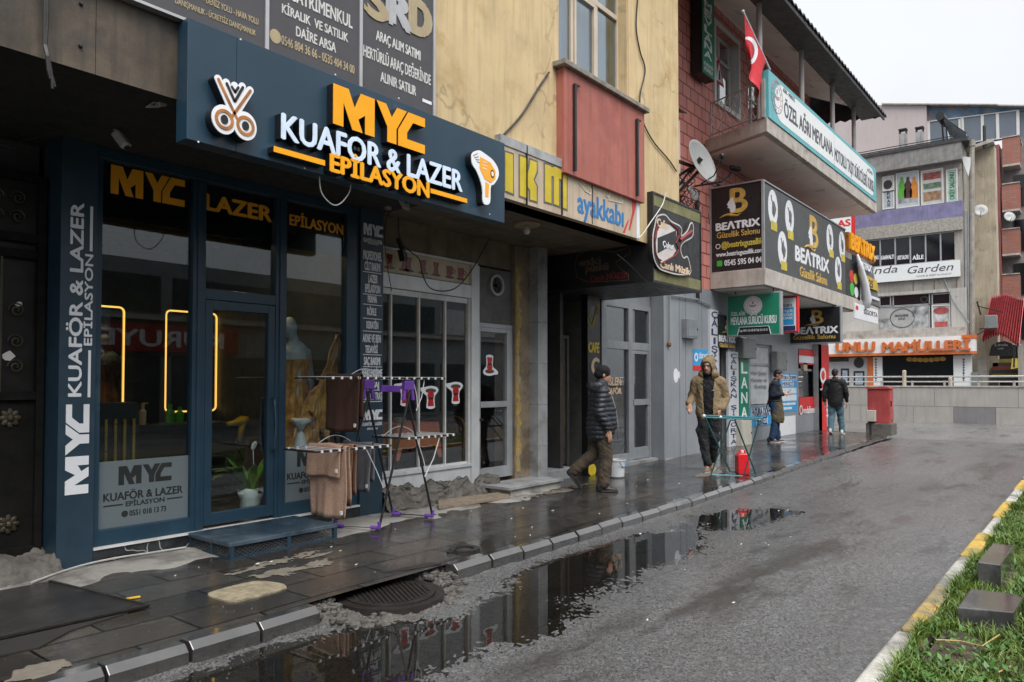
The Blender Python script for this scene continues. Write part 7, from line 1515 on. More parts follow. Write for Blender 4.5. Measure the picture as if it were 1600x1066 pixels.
# first-floor windows and picture panels
def panel(name, x0, y0, x1, y1, m, parent=bb_, w0=-.2, w1=-.1, fr_m=None):
    u0, u1, v0, v1 = K.R(x0, y0, x1, y1); b = MB(); b.fb(K, u0, u1, v0, v1, w0, w1); o = b.build(name, m, parent); b = MB(); e = .05
    b.fb(K, u0, u1, v0, v0 + e, w1, w1 + .03); b.fb(K, u0, u1, v1 - e, v1, w1, w1 + .03); b.fb(K, u0, u0 + e, v0 + e, v1 - e, w1, w1 + .03); b.fb(K, u1 - e, u1, v0 + e, v1 - e, w1, w1 + .03); b.build('frame', fr_m or M_alum, o); return o, (u0, u1, v0, v1)
panel('window', 1373, 463, 1392, 478, M_dgl); o, r = panel('window', 1394, 461, 1453, 477, M_dgl); b = MB(); u, v = uv(1443.5, 468); b.ring(K, u, v, .10, .17, -.099, -.06, 16); b.build('vent', M_dark, o); panel('window', 1455, 459, 1485, 475, M_dgl)
M_pic = mat('photo_print', (.30, .31, .32), .5, var=.75, scale=3.2); o, r = panel('picture_panel', 1366, 479, 1453, 517, mat('grey_print', (.33, .34, .34), .5, var=.15)); b = MB(); b.fb(K, uv(1425, 490)[0], r[1] - .06, r[2] + .06, r[3] - .06, -.099, -.085); b.build('photo', M_pic, o); b = MB(); b.fb(K, r[0] + .06, uv(1392, 500)[0], r[2] + .06, uv(1400, 497)[1], -.099, -.085); b.build('photo', M_pic, o)
b = MB(); cu, cv = uv(1409, 497); b.ring(K, cu, cv, .42, .45, -.098, -.084, 28, sq=1.15); b.tx(FX(X8 + .09), 'BAHÇEDE', 1399, 492, 495, 1419, .0, .006, .03); b.tx(FX(X8 + .09), 'AİLE', 1403, 497, 499.5, 1414, 0, .006, .03); b.build('oval_lettering', M_ink, o)
o, r = panel('picture_panel', 1455, 477, 1485, 514, mat('pale_print2', (.40, .40, .41), .5, var=.5, scale=3), fr_m=M_pvc); b = MB(); cu, cv = uv(1470, 485); b.disc(K, cu, cv, .30, .16, -.099, -.085); b.fb(K, r[0] + .12, r[1] - .12, r[2] + .12, r[2] + .35, -.099, -.085); b.build('red_print', mat('dull_red_print', (.35, .07, .07), .5, var=.4), o)
# upper panels
o, r = panel('fan_panel', 1379, 277, 1398, 299, mat('white_board', (.55, .55, .53), .5), w0=-.01, w1=.04, fr_m=M_pvc); b = MB(); u, v = uv(1387.5, 289); b.disc(K, u, v, .19, .21, .041, .06); b.build('fan', M_dark, o)
o, r = panel('letter_panel', 1379, 300, 1398, 326, mat('pale_blue_board', (.38, .43, .47), .5), w0=-.01, w1=.04, fr_m=M_pvc); b = MB(); stack(b, FX(X8 - .04), 'KREAS'[1:], 1388.5, 300.5, 324, 5, .001, .006, .05); b.build('lettering', M_ink, o)
o, r = panel('bottle_poster', 1400, 272, 1437, 322, mat('pale_poster', (.42, .47, .50), .5, var=.12), w0=-.01, w1=.04, fr_m=M_pvc)
for px, m, nm in ((1409.5, mat('bottle_green', (.08, .30, .03), .4, var=.3), 0), (1419, mat('bottle_cola', (.07, .015, .015), .4, var=.4), 0), (1428.5, mat('bottle_orange', (.55, .20, .02), .4, var=.25), 0)):
    b = MB(); cu = uv(px, 295)[0]; c0, c1 = uv(px, 310)[1], uv(px, 277)[1]; h = c1 - c0; b.fp(K, [(cu + x * .17, c0 + y * h) for x, y in ((-.9, 0), (.9, 0), (1, .35), (.75, .5), (.9, .62), (.35, .85), (.35, 1), (-.35, 1), (-.35, .85), (-.9, .62), (-.75, .5), (-1, .35))], .041, .05); b.build('bottle_print', m, o)
b = MB(); b.fb(K, r[0] + .1, r[1] - .1, r[2] + .22, r[2] + .5, .041, .047); b.build('ice_print', M_pic, o)
o, r = panel('food_poster', 1439, 268, 1475, 318, mat('pale_poster2', (.45, .45, .44), .5, var=.12), w0=-.01, w1=.04, fr_m=M_pvc); h = r[3] - r[2]
for f0, f1, c in ((.72, .92, (.26, .06, .05)), (.46, .62, (.10, .16, .10)), (.12, .38, (.28, .17, .10))): b = MB(); b.fb(K, r[0] + .1, r[1] - .1, r[2] + h * f0, r[2] + h * f1, .041, .047); b.build('food_print', mat('food_print_%d' % int(f0 * 100), c, .5, var=.7, scale=4), o)
o, r = panel('green_letter_panel', 1478.5, 266, 1497, 316, mat('pale_green_board', (.36, .45, .42), .5), w0=-.01, w1=.04, fr_m=M_pvc); b = MB(); Vg = Fr((X8 - .04, 0, 0), (0, 0, 1), (0, 1, 0), (-1, 0, 0)); b.ft(Vg, 'OKEY SALONU', r[2] + .15, r[3] - .15, -r[1] + .13, -r[0] - .13, .001, .006, .05); b.build('lettering', mat('green_ink', (.02, .16, .06), .5), o)
# roof railing, chimneys
t = thing('roof_railing', 'dark iron railing along the roof edge of the bakery building', 'railing', (X8 - .4, 10, rt)); KR = FX(X8 - .45); b = MB(); zt_ = KR.uv(1430, 226)[1]
b.fb(KR, ul, ur - .1, zt_ - .04, zt_, -.02, .02); b.fb(KR, ul, ur - .1, rt + .28, rt + .31, -.02, .02); b.build('rail', M_dark, t); b = MB(); u = ul
while u < ur: b.fb(KR, u, u + .03, rt + .15, zt_ - .04, -.015, .015); u += .42
b.build('baluster', M_dark, t)
for px, y0, lab in ((1410, 201, 'taller pale chimney with open cap on the bakery roof, left of the pair'), (1436, 198, 'slimmer grey chimney with dark cap on the bakery roof, nearest the solar heater')):
    F = FX(40.0); u, v1 = F.uv(px, y0); t = thing('chimney', lab, 'chimney', F.P(u, rt + .3)); w_ = .16; b = MB(); b.fb(F, u - w_, u + w_, rt + .2, v1 - .25, -2 * w_, 0); b.build('shaft', mat('chimney_render', (.33, .33, .33), .8, var=.2, streak=.8) if px == 1410 else bpy.data.materials['chimney_render'], t)
    b = MB(); b.fb(F, u - w_ - .02, u + w_ + .02, v1 - .06, v1, -2 * w_ - .02, .02)
    for q in (-w_, w_ - .04): b.fb(F, u + q, u + q + .04, v1 - .25, v1 - .06, -.04, 0); b.fb(F, u + q, u + q + .04, v1 - .25, v1 - .06, -2 * w_, -2 * w_ + .04)
    b.build('cap', M_dark, t)
# corner drainpipe and the pale rendered wall behind it
Kp = FX(38.2); b = MB(); b.tube([Kp.P(*Kp.uv(1518.5, y)) for y in (219, 300, 420, 560)] , .11, 10); b.lathe([(.14, -.2), (.14, 0), (.10, .02)], Kp.P(*Kp.uv(1518.5, 222)), 12); b.build('drainpipe', mat('old_pipe', (.27, .25, .22), .7, var=.3, streak=.5), label='thick old drainpipe running down the corner of the bakery building', cat='pipe', smooth=False)
b = MB()
for dx in (1509, 1513): b.tube([Kp.P(*Kp.uv(dx, y)) for y in (330, 420, 520, 600)], .04, 6)
b.tube([K.P(*K.uv(x, y), .06) for x, y in ((1476, 437), (1490, 470), (1515, 505))], .02, 5); b.build('service_pipe', M_alum, label='thin service pipes beside the drainpipe on the corner', cat='pipe')
Kg = FX(40.0); pts = [Kg.uv(*p) for p in ((1518, 238), (1553, 226), (1558, 420), (1560, 640), (1503, 640), (1503, 245))]; b = MB(); b.fp(Kg, pts, -.9, 0); b.build('gable_wall', mat('beige_render', (.40, .345, .26), .85, var=.2, scale=1.4, streak=.5, stain=(.20, .17, .13), stain_t=.58, grain=.12), bb_)
b = MB(); a_, c_ = Kg.uv(1500, 242), Kg.uv(1554, 224); b.bar(Kg.P(*a_, .2), Kg.P(*c_, .2), .8, .14); b.build('verge', M_slab, bb_)
b = MB(); Kc = FX(37.99); b.fp(Kc, [Kc.uv(*p) for p in ((1501, 244), (1516, 246), (1516, 258), (1513, 275))], -.2, 0); b.build('corner_board', M_swh, bb_)
# bakery front
M_or = mat('orange_sign', (.55, .135, .03), .5, var=.25, scale=3, streak=.4, stain=(.35, .16, .08), stain_t=.58); t = thing('bakery_sign', 'long white bakery sign with large worn orange letters and orange lower edge', 'sign', (X8 - 1.0, 8, 4)); KS = FX(37.25); 
u0, u1 = KS.uv(1240, 540)[0], KS.uv(1524, 540)[0]; v0, v1 = KS.uv(1420, 555)[1], KS.uv(1420, 527.5)[1]; b = MB(); b.fb(KS, u0, u1, v0 + .12, v1, -.5, 0); b.build('board', M_swh, t); b = MB(); b.fb(KS, u0, u1 + .02, v0, v0 + .119, -.5, .03); b.fb(KS, u1 - .5, u1 + .03, v1 - .14, v1 + .03, -.48, .02); b.build('orange_edge', M_or, t)
b = MB(); b.tx(KS, 'UNLU', 1306.5, 536, 550, 1366, .01, .09, .06); b.tx(KS, 'MAMULLERİ', 1379, 535.5, 549.5, 1515, .01, .09, .06); b.tx(KS, 'R', 1278, 538, 551, 1289, .01, .09, .06)
for du in (-.10, .10): u, v = KS.uv(1433.5, 532); b.disc(KS, u + du, v, .05, .05, .01, .09, 10)
b.build('orange_letters', M_or, t)
KB = FX(37.7); bf = thing('bakery_shopfront', 'bakery shopfront with dark window between orange and white pillars', 'shopfront', (37.7, 8, .1)); R = lambda *a: KB.R(*a)
vT, vB = KB.uv(1420, 557)[1], 0
def strip(name, x0, x1, m, w1=.05): b = MB(); b.fb(KB, KB.uv(x0, 590)[0], KB.uv(x1, 590)[0], vB, vT, -.3, w1); return b.build(name, m, bf)
strip('orange_pillar', 1356, 1365, M_or, .06); strip('pale_pillar', 1365.2, 1379, M_swh, .055); strip('window', 1379.2, 1490, M_dgl, -.1); strip('white_pillar', 1490.2, 1518, M_swh, .05); strip('door_wall', 1230, 1355.8, mat('pale_grey_front', (.42, .43, .45), .5, var=.1), .0)
b = MB()
for i in range(9):
    for px in (1369, 1506): u, v = KB.uv(px, 562 + i * 4.2); b.disc(KB, u, v, .04, .05, .056, .062, 8)
b.build('dotted_lettering', M_ink, bf); b = MB(); u, v = KB.uv(1342, 567); b.disc(KB, u, v, .22, .24, .001, .03); b.build('fan', M_dark, bf)
for x0, y0, x1, y1 in ((1314, 576, 1327, 602), (1334, 580, 1351, 604)): b = MB(); b.fb(KB, *R(x0, y0, x1, y1), .001, .03); o = b.build('notice_board', M_dark, bf); r = R(x0 + 2.5, y0 + 3, x1 - 2.5, y1 - 3); b = MB(); b.fb(KB, *r, .031, .035); b.build('notice', mat('notice_blue', (.30, .36, .45), .5, var=.4, scale=9) if x0 == 1314 else bpy.data.materials['notice_blue'], o)
b = MB(); b.fb(KB, *R(1296, 560, 1326, 565), .001, .02); b.build('transom', M_dark, bf); b = MB(); u, v = KB.uv(1446, 562); 
for k in range(7): b.disc(KB, u + (k - 3) * .22, v + .02 * math.cos(k), .13, .10, -.099, -.06, 12)
b.build('bread_decal', mat('bread_yellow', (.45, .28, .05), .5), bf)
b = MB(); r = KB.R(1518, 582, 1528, 603); b.fb(KB, r[0], r[1], 0, r[3], -.5, .1); b.build('street_cabinet', M_boxg, label='slim grey cabinet at the right corner of the bakery', cat='cabinet')
KA = FX(37.0); u0, u1, v0, v1 = KA.R(1296, 340, 1334, 371); t = thing('red_edged_sign', 'white sign with red letters and red edge high between the two buildings', 'sign', (37, -(u0 + u1) / 2, v0)); b = MB(); b.fb(KA, u0, u1 - .1, v0, v1, -.3, 0); b.build('board', M_swh, t); b = MB(); b.fb(KA, u1 - .1, u1, v0, v1, -.3, .01); b.build('red_edge', M_vred, t); b = MB(); b.tx(KA, 'AS', 1308.5, 345, 355, 1328.5, 0, .006, .05); b.build('red_lettering', M_vred, t)
# solar water heater
F = FX(39.5); P = lambda px, py, w_=0: F.P(*F.uv(px, py), w_); t = thing('solar_heater', 'dark solar water heater with slanted panel on the bakery roof', 'solar heater', P(1478, 240))
b = MB(); b.tube([P(1472, 187, .6), P(1474, 187, -.6)], .19, 14); b.build('tank', M_dark, t); b = MB(); q = [P(1477, 189, .5), P(1512, 213, .5), P(1514, 224, -.5), P(1480, 204, -.5)]; b.add(q + [v + Vector((.02, 0, -.08)) for v in q], MB.BF); b.build('collector', mat('collector_glass', (.20, .24, .28), .25, var=.2), t)
b = MB(); b.bar(q[0], q[1], .05, .06); b.bar(P(1512, 213), P(1520, 236), .07, .07); b.bar(P(1472, 190), P(1475, 237), .07, .07); b.bar(P(1478, 192), P(1482, 235), .05, .05); b.build('stand', M_dark, t)
b = MB(); b.lathe([(.07, 0), (.07, 1.0), (.06, 1.05)], P(1538.5, 232), 10); b.build('flue_pipe', M_dark, label='dark flue pipe standing on the roof right of the solar heater', cat='pipe')
# dish on the pale wall
def dish(name, lab, px, py, X_, r, nrm):
    F = FX(X_); c = F.P(*F.uv(px, py), .3); nrm = Vector(nrm).normalized(); t = thing(name, lab, 'satellite dish', c); b = MB(); b.lathe([(.01, 0), (r * .5, r * .08), (r, r * .25), (r, r * .22), (r * .5, r * .05), (.01, -.03)], c, 22, nrm); b.build('dish', bpy.data.materials['dish_paint'], t, smooth=True); b = MB(); b.tube([c, c - nrm * .1 + Vector((.3, 0, -.1))], .025, 6); b.tube([c - Vector((0, 0, r * .9)), c + nrm * r * 1.1 + Vector((0, 0, -r * .6))], .015, 5); b.build('arm', M_dark, t)
dish('satellite_dish', 'round satellite dish on the pale rendered wall beside the drainpipe', 1533, 332, 39.6, .30, (-.9, -.2, .3)); 
# floodlight / grey box on bracket
F = FX(37.5); P = lambda px, py, w_=0: F.P(*F.uv(px, py), w_); t = thing('bracket_lamp', 'square grey floodlight box on an iron bracket at the bakery corner', 'lamp', P(1547, 515)); r = F.R(1538, 493, 1558.5, 513); b = MB(); b.fb(F, *r, -.25, 0); b.build('box', M_boxg, t, bevel=.03); b = MB(); b.bar(P(1530, 514, -.1), P(1556, 513, -.1), .05, .05); b.bar(P(1524, 525, -.1), P(1545, 512, -.1), .04, .04); b.bar(P(1526, 471, -.1), P(1532, 492, -.1), .06, .06); b.bar(P(1527, 478, -.1), P(1565, 488, -.1), .04, .04); b.build('bracket', M_dark, t)
# stair entrance under the red corrugated canopy
KC = FX(38.6); P = lambda px, py, w_=0: KC.P(*KC.uv(px, py), w_); t = thing('stair_entrance', 'dark arched stair entrance beside the bakery with white script on its arch', 'entrance', P(1567, 640))
M_rcor = mat('red_corrugated', (.46, .085, .095), .3, metal=.2, var=.15, streak=.2)
arch = [KC.uv(*p) for p in ((1543, 640), (1543, 548), (1549, 540), (1558, 535), (1570, 533), (1581, 537), (1589, 545), (1590, 640))]; b = MB(); b.fp(KC, arch, -2.2, -2.0); b.build('dark_opening', M_black, t); b = MB(); b.fp(KC, [KC.uv(*p) for p in ((1545, 556), (1549, 540), (1558, 535), (1570, 533), (1581, 537), (1588, 556))], -.12, 0); b.build('arch_board', M_sgn, t)
b = MB(); b.tx(KC, 'Linda', 1554, 537, 541, 1574, .001, .006, .0, .3); b.tx(KC, 'CAFE', 1559, 544, 546, 1568, .001, .006, .02); b.build('script_lettering', M_white, t)
for i, c in enumerate(((.05, .05, .05), (.30, .24, .03), (.04, .05, .06), (.28, .06, .05), (.05, .05, .05), (.25, .2, .04))): b = MB(); r = KC.R(1545, 590 - i * 6, 1588, 596 - i * 6); b.fb(KC, *r, -1.0 - i * .15, -.8 - i * .15); b.build('stair', mat('stair_paint_%d' % i, c, .6), t)
b = MB(); r = KC.R(1590.5, 540, 1605, 640); b.fb(KC, r[0], r[1], 0, r[3], -1, .1); r = KC.R(1527, 560, 1542.5, 640); b.fb(KC, r[0], r[1], 0, r[3], -.8, .0); b.build('side_wall', M_gr8, t); b = MB(); b.fp(KC, [KC.uv(*p) for p in ((1582, 560), (1590, 560), (1591, 575), (1580, 577))], .11, .2); b.build('yellow_panel', M_ylb, t)
t = thing('corrugated_canopy', 'steep red corrugated metal canopy over the stair entrance', 'canopy', P(1568, 540)); b = MB(); vv = []; n = 60
for i in range(n + 1):
    f = i / n; top = P(1545.5 + 51 * f, (461 - 12 * f if f < .45 else 455.6 + (f - .45) * 15), -1.2); botm = P(1539 + 56 * f, 535 - 14 * math.sin(math.pi * min(1, f * 1.05)) + 6 * f, .9); o = .09 * math.cos(i * 1.57)
    vv += [tuple(top + Vector((-o, 0, o))), tuple(botm + Vector((-o, 0, o)))]
b.add(vv, [(2 * i, 2 * i + 1, 2 * i + 3, 2 * i + 2) for i in range(n)]); o = b.build('sheet', M_rcor, t); o.modifiers.new('thick', 'SOLIDIFY').thickness = .02; b = MB(); b.bar(P(1588, 541, .8), P(1587, 575, .8), .06, .06); b.build('prop', M_dark, t)
# ---------------------------------------------------------------- brick apartment block with balconies and glazed terrace
XA = 54.0; KA_ = FX(XA); uv = lambda px, py, w_=0: KA_.uv(px, py, w_); ab = thing('apartment_block', 'tall apartment block with red brick balconies and a glazed roof terrace', 'building', (58, 5, 0))
M_bri = tile_mat('red_brick_parapet', (.36, .14, .10), (.31, .11, .08), (.20, .12, .10), .55, .13, xz=False, mort=.02); M_mar = mat('maroon_render', (.22, .075, .07), .8, var=.12, streak=.2); M_lav = mat('pale_pink_render', (.46, .40, .40), .85, var=.06, scale=.5, streak=.12); M_rec = mat('grey_render', (.22, .205, .205), .85, var=.15)
uA, uB = uv(1440, 300)[0], -(-14.0); vtop = uv(1560, 232)[1]
b = MB(); b.fb(KA_, uA, 14, 0, vtop, -9, -.2); b.build('wall', M_rec, ab); b = MB(); b.fb(KA_, uv(1553.5, 300)[0], uv(1565, 300)[0], 0, vtop, -.199, .9); b.build('maroon_column', M_mar, ab)
for i, (y0, y1) in enumerate(((214, 256), (287, 327), (358, 396), (429, 466), (500, 537))):
    u0, u1 = uv(1565.5, y0, .9)[0], uv(1592.5, y0, .9)[0]; v1, v0 = uv(1580, y0, .9)[1], uv(1580, y1, .9)[1]; b = MB(); b.fb(KA_, u0, u1, v0, v1, .75, .9); b.fb(KA_, u1 - .15, u1, v0, v1, -1.5, .749); bo = b.build('balcony', M_bri, ab)
    b = MB(); b.fb(KA_, u0, u1, v0 - .12, v0 - .002, -1.5, .9); b.build('floor_slab', M_slab, bo); b = MB(); b.fb(KA_, u0, u1 + .03, v1, v1 + .06, .7, .95); b.build('coping', M_slab, bo); b = MB(); b.fb(KA_, u0 + .5, u0 + 1.6, v0 - 2.4, v0 - .5, -.199, -.12); b.build('balcony_door', M_dgl, bo)
dish('satellite_dish', 'oval satellite dish in a brick balcony of the apartment block', 1577.5, 341, 53.2, .32, (-.8, -.5, .3))
# glazed terrace
M_tg = mat('bluish_glazing', (.13, .16, .20), .2, var=.12, scale=.5); M_mural = mat('blue_mural_board', (.10, .16, .24), .7, var=.5, scale=1.2, stain=(.30, .16, .09), stain_t=.55)
tz = uv(1590, 212)[1]; b = MB(); pts = [uv(*p) for p in ((1449, 236), (1449, 192), (1592, 173), (1592, 213))]; b.fp(KA_, pts, -.3, .05); go = b.build('terrace_glazing', M_tg, ab)
b = MB()
for x0, y0, x1, y1 in ((1451, 191, 1452, 230), (1481, 187, 1482, 226), (1503.5, 185, 1505.5, 226), (1535, 181, 1535.5, 221), (1558.5, 178, 1559.5, 217), (1590.5, 173, 1591, 213), (1449, 231, 1592, 214), (1449, 191, 1592, 173), (1500, 187, 1501, 225)): b.bar(KA_.P(*uv(x0, y0), .07), KA_.P(*uv(x1, y1), .07), .09 if abs(x1 - x0) > 9 else .16, .05)
b.build('glazing_bar', M_pvc, go)
b = MB(); b.fp(KA_, [uv(*p) for p in ((1449, 191.5), (1449, 167.5), (1600, 167.5), (1640, 180), (1592, 172.5))], -.5, .02); b.build('mural_band', M_mural, ab)
b = MB(); b.fp(KA_, [uv(*p) for p in ((1380, 166.5), (1380, 164.5), (1560, 166), (1560, 167.3))], -8, .5); b.fp(KA_, [uv(*p) for p in ((1555, 166.2), (1555, 168), (1660, 170), (1660, 167.8))], -8, .4); b.build('roof_edge', M_slab, ab)
b = MB(); b.fp(KA_, [uv(*p) for p in ((1593, 212), (1593, 172.5), (1640, 180), (1640, 235))], -8, -.1); b.build('side_glazing', M_tg, ab)
b = MB(); kk = [uv(*p) for p in ((1250, 262), (1250, 165), (1449, 167), (1449, 262))]; b.fp(KA_, kk, -8, .3); b.build('pink_wall', M_lav, ab)
# ================================================================ drying racks, towels, can, cabinet, cables
M_rk = mat('black_rack_tube', (.012, .012, .013), .35); M_pur = mat('purple_plastic', (.13, .045, .32), .4); M_clip = mat('white_clip', (.62, .62, .64), .4)
t = thing('clothes_drying_rack', 'tall black folding drying rack with purple joints in front of the tea house', 'drying rack', (5.35, 6.0, PAV))
V3 = lambda *a: Vector(a); g0 = PAV + .035
J1, J2 = V3(5.29, 6.20, 1.62), V3(5.48, 5.78, 1.61); U1 = [V3(5.69, 6.24, g0), V3(5.87, 5.80, g0)]; U2 = [V3(4.84, 6.17, g0), V3(5.05, 5.74, g0)]
off = V3(.05, 0, 0)
b = MB(); b.tube([J1 - off, U1[0], U1[1], J2 - off], .013, 8); b.build('leg_frame', M_rk, t); b = MB(); b.tube([J1 + off, U2[0], U2[1], J2 + off], .013, 8); b.build('leg_frame', M_rk, t)
for p, d in ((U1[0], 1), (U1[1], -1), (U2[0], 1), (U2[1], -1)):
    b = MB(); q = (U1[1] - U1[0]).normalized() * d * .09; b.tube([p + V3(0, 0, .06), p, p + q], .022, 8); b.build('foot', M_pur, t)
for p in (J1, J2): b = MB(); b.bar(p + V3(-.07, 0, -.02), p + V3(.07, 0, -.02), .05, .10); b.bar(p + V3(-.05, 0, -.06), p + V3(-.07, 0, -.18), .035, .035); b.bar(p + V3(.05, 0, -.06), p + V3(.07, 0, -.18), .035, .035); b.build('joint', M_pur, t, bevel=.008)
b = MB(); b.bar(V3(5.25, 5.95, 1.56), V3(5.52, 5.95, 1.55), .03, .07); b.build('hinge_bar', M_pur, t, bevel=.006)
def wing(xa, xb, z, ya=5.76, yb=6.28, n=9):
    b = MB(); b.tube([V3(xa, ya, z), V3(xb, ya, z), V3(xb + .01, ya + .01, z), V3(xb + .01, yb - .01, z), V3(xb, yb, z), V3(xa, yb, z), V3(xa - .01, yb - .01, z), V3(xa - .01, ya + .01, z)], .009, 6, closed=True); w_ = b.build('wing', M_rk, t); b1, b2 = MB(), MB()
    for i in range(n): x = xa + (xb - xa) * (i + .5) / n; b1.tube([V3(x, ya, z + .012), V3(x, yb, z + .012)], .004, 5); b2.box(x - .012, x + .012, ya - .014, ya + .012, z - .011, z + .015); b2.box(x - .012, x + .012, yb - .012, yb + .014, z - .011, z + .015)
    b1.build('rod', M_clip, w_); b2.build('clip', M_clip, w_)
wing(4.42, 6.02, 1.665, n=15); wing(4.30, 5.22, .97); wing(5.42, 6.20, 1.03, n=8)
b = MB()
for a_, c_ in ((V3(5.6, 5.77, 1.02), V3(5.75, 5.77, .62)), (V3(5.95, 5.77, 1.02), V3(5.72, 5.77, .60)), (V3(4.9, 5.77, .96), V3(5.13, 5.77, .55)), (V3(5.55, 5.78, 1.65), V3(5.62, 5.78, 1.35)), (V3(5.72, 5.78, 1.65), V3(5.60, 5.78, 1.32))): b.tube([a_, (a_ + c_) / 2 + V3(.02, 0, -.02), c_], .005, 5)
for xa, z in ((5.0, 1.67), (5.5, 1.03), (4.6, .98)): b.tube([V3(xa + .5 * i / 8, 6.2, z + .10 * math.sin(math.pi * i / 8)) for i in range(9)], .004, 5)
b.build('brace_wire', M_clip, t)
def towel(lab, col, x, ya, yb, ztop, zf, zb_, seed, band=None):
    NTw = NT('towel_' + str(seed)); NTw.l(NTw.mix(NTw.mr(NTw.noise(90, 3), .35, .65, 0, 1), tuple(c * .75 for c in col), tuple(c * 1.2 for c in col)), NTw.b.inputs['Base Color']); NTw.b.inputs['Roughness'].default_value = .95; NTw.b.inputs['Sheen Weight'].default_value = .04; NTw.b.inputs['Specular IOR Level'].default_value = .15; NTw.bump(NTw.noise(160, 3), .8, .008)
    r_ = random.Random(seed); ph = r_.uniform(0, 6); path = [(-.022 - .012 * (1 - i / 14), zf + (ztop - zf) * i / 14) for i in range(15)] + [(-.012, ztop + .014), (0, ztop + .02), (.012, ztop + .014)] + [(.022 + .010 * i / 10, ztop + (zb_ - ztop) * i / 10) for i in range(11)]
    n = 26; b = MB(); vv = []
    for k, (dx, z) in enumerate(path):
        h = (ztop - z) / .6
        for i in range(n + 1):
            f = i / n; w_ = .020 * math.sin(f * 8 + ph + h * 1.5) * (.15 + h) + .007 * math.sin(f * 23 + ph * 2) * h; vv.append((x + dx + w_ * (1 if dx < 0 else .7), yb + (ya - yb) * f + .012 * math.sin(z * 9 + ph) * (f - .5) * 2 * h, z + .006 * math.sin(f * 7 + ph)))
    b.add(vv, [(k * (n + 1) + i, k * (n + 1) + i + 1, (k + 1) * (n + 1) + i + 1, (k + 1) * (n + 1) + i) for k in range(len(path) - 1) for i in range(n)])
    o = b.build('towel', NTw.m, label=lab, cat='towel', group='towels hung on the black drying rack', smooth=True); s_ = o.modifiers.new('thick', 'SOLIDIFY'); s_.thickness = .008; s_.offset = 0
    b = MB(); zl = zf + .05; b.box(x - .055, x - .04, ya + .02, ya + .05, zl, zl + .035); b.build('care_tag', M_clip, o)
    if band: b = MB(); zz = zf + (ztop - zf) * band; b.box(x - .049, x - .040, ya + .01, yb - .01, zz, zz + .05); 
towel('dark brown towel hanging from the upper wing of the black rack', (.060, .030, .022), 4.81, 5.74, 6.27, 1.685, 1.13, 1.25, 1)
towel('long beige towel hanging lowest at the near end of the black rack', (.37, .245, .185), 4.63, 5.72, 6.27, .985, .30, .45, 2)
towel('short beige towel folded over the top of the long beige one', (.36, .235, .175), 4.60, 5.76, 6.28, .998, .70, .80, 5)
towel('tan brown towel hanging just behind the long beige one', (.25, .135, .09), 4.78, 5.80, 6.22, .985, .40, .5, 3)
towel('grey towel hanging on the lower wing of the black rack, behind the brown ones', (.135, .135, .155), 5.05, 5.84, 6.30, .985, .50, .6, 4)
# turquoise rack and red can by the hooded man
M_tq = mat('turquoise_tube', (.08, .27, .31), .35, var=.15); M_tqd = mat('dark_teal_tube', (.02, .12, .12), .35)
zt = 1.08; tq = lambda px, py: atZ(px, py, zt); gq = lambda px, py: ground(px, py, PAV + .03)
c = ground(1145, 740); t = thing('folding_rack', 'turquoise folding drying rack standing empty by the hooded man', 'drying rack', c)
b = MB(); b.tube([tq(1101.7, 652), gq(1141, 737), gq(1180.5, 739.5), tq(1148, 655.5)], .012, 8); b.build('leg_frame', M_tqd, t); b = MB(); b.tube([tq(1142, 655), gq(1111, 741.5), gq(1162, 743.8), tq(1187, 656)], .012, 8); b.build('leg_frame', M_tq, t)
b = MB(); b.tube([tq(1099, 649.5), tq(1191, 653.5)], .014, 8); b.tube([tq(1103, 652.5), tq(1190, 656)], .012, 8); b.build('top_rail', M_tq, t)
b = MB(); b.ell(tq(1100, 650), .03, 8); b.ell(tq(1126, 652), .025, 8); b.build('end_cap', M_clip, t)
p = ground(1160, 741.5); t = thing('red_jerrycan', 'bright red plastic jerrycan standing behind the turquoise rack', 'jerrycan', p); M_can = mat('red_plastic', (.60, .012, .02), .3, var=.08)
b = MB(); FJ = Fr(p, Vector((.62, -.78, 0)), (0, 0, 1), Vector((-.78, -.62, 0))); b.fp(FJ, [(-.085, 0), (.085, 0), (.095, .03), (.09, .30), (.06, .345), (-.07, .345), (-.095, .30), (-.095, .03)], -.10, .10); b.build('body', M_can, t, bevel=.018)
b = MB(); b.tube([FJ.P(-.05, .34, 0), FJ.P(-.04, .385, 0), FJ.P(.03, .385, 0), FJ.P(.05, .35, 0)], .013, 8); b.build('handle', M_can, t); b = MB(); b.lathe([(.025, 0), (.025, .03), (.018, .035)], FJ.P(.0, .35, 0) + V3(0, 0, .0), 10); b.build('cap', M_clip, t)
# red street cabinet at the far kerb corner
p = ground(1378, 679); t = thing('red_street_cabinet', 'faded red street cabinet on a rough concrete base at the pavement corner', 'cabinet', p); F = FX(p.x); M_cab = mat('faded_red_cabinet', (.36, .055, .055), .5, var=.18, scale=3, streak=.35, stain=(.42, .16, .15), stain_t=.6)
r = F.R(1355, 605, 1390, 662); b = MB(); b.fb(F, r[0], r[1], r[2], r[3] - .05, -.45, 0); b.build('body', M_cab, t, bevel=.01)
b = MB(); b.fp(F, [(r[0] - .03, r[3] - .05), (r[1] + .03, r[3] - .05), (r[1] + .03, r[3] - .02), (r[1] - .1, r[3] + .02), (r[0] - .0, r[3] + .0)], -.48, .03); b.build('roof', M_cab, t)
b = MB(); SY = FY(-r[1] - .001); b.box(p.x + .02, p.x + .43, -r[1] - .012, -r[1] - .001, r[2] + .08, r[3] - .12); dro = b.build('door', M_cab, t); b = MB(); b.box(p.x + .08, p.x + .11, -r[1] - .04, -r[1] - .012, 1.0, 1.14); b.build('handle', M_dark, dro)
b = MB(); zg = p.z - .02
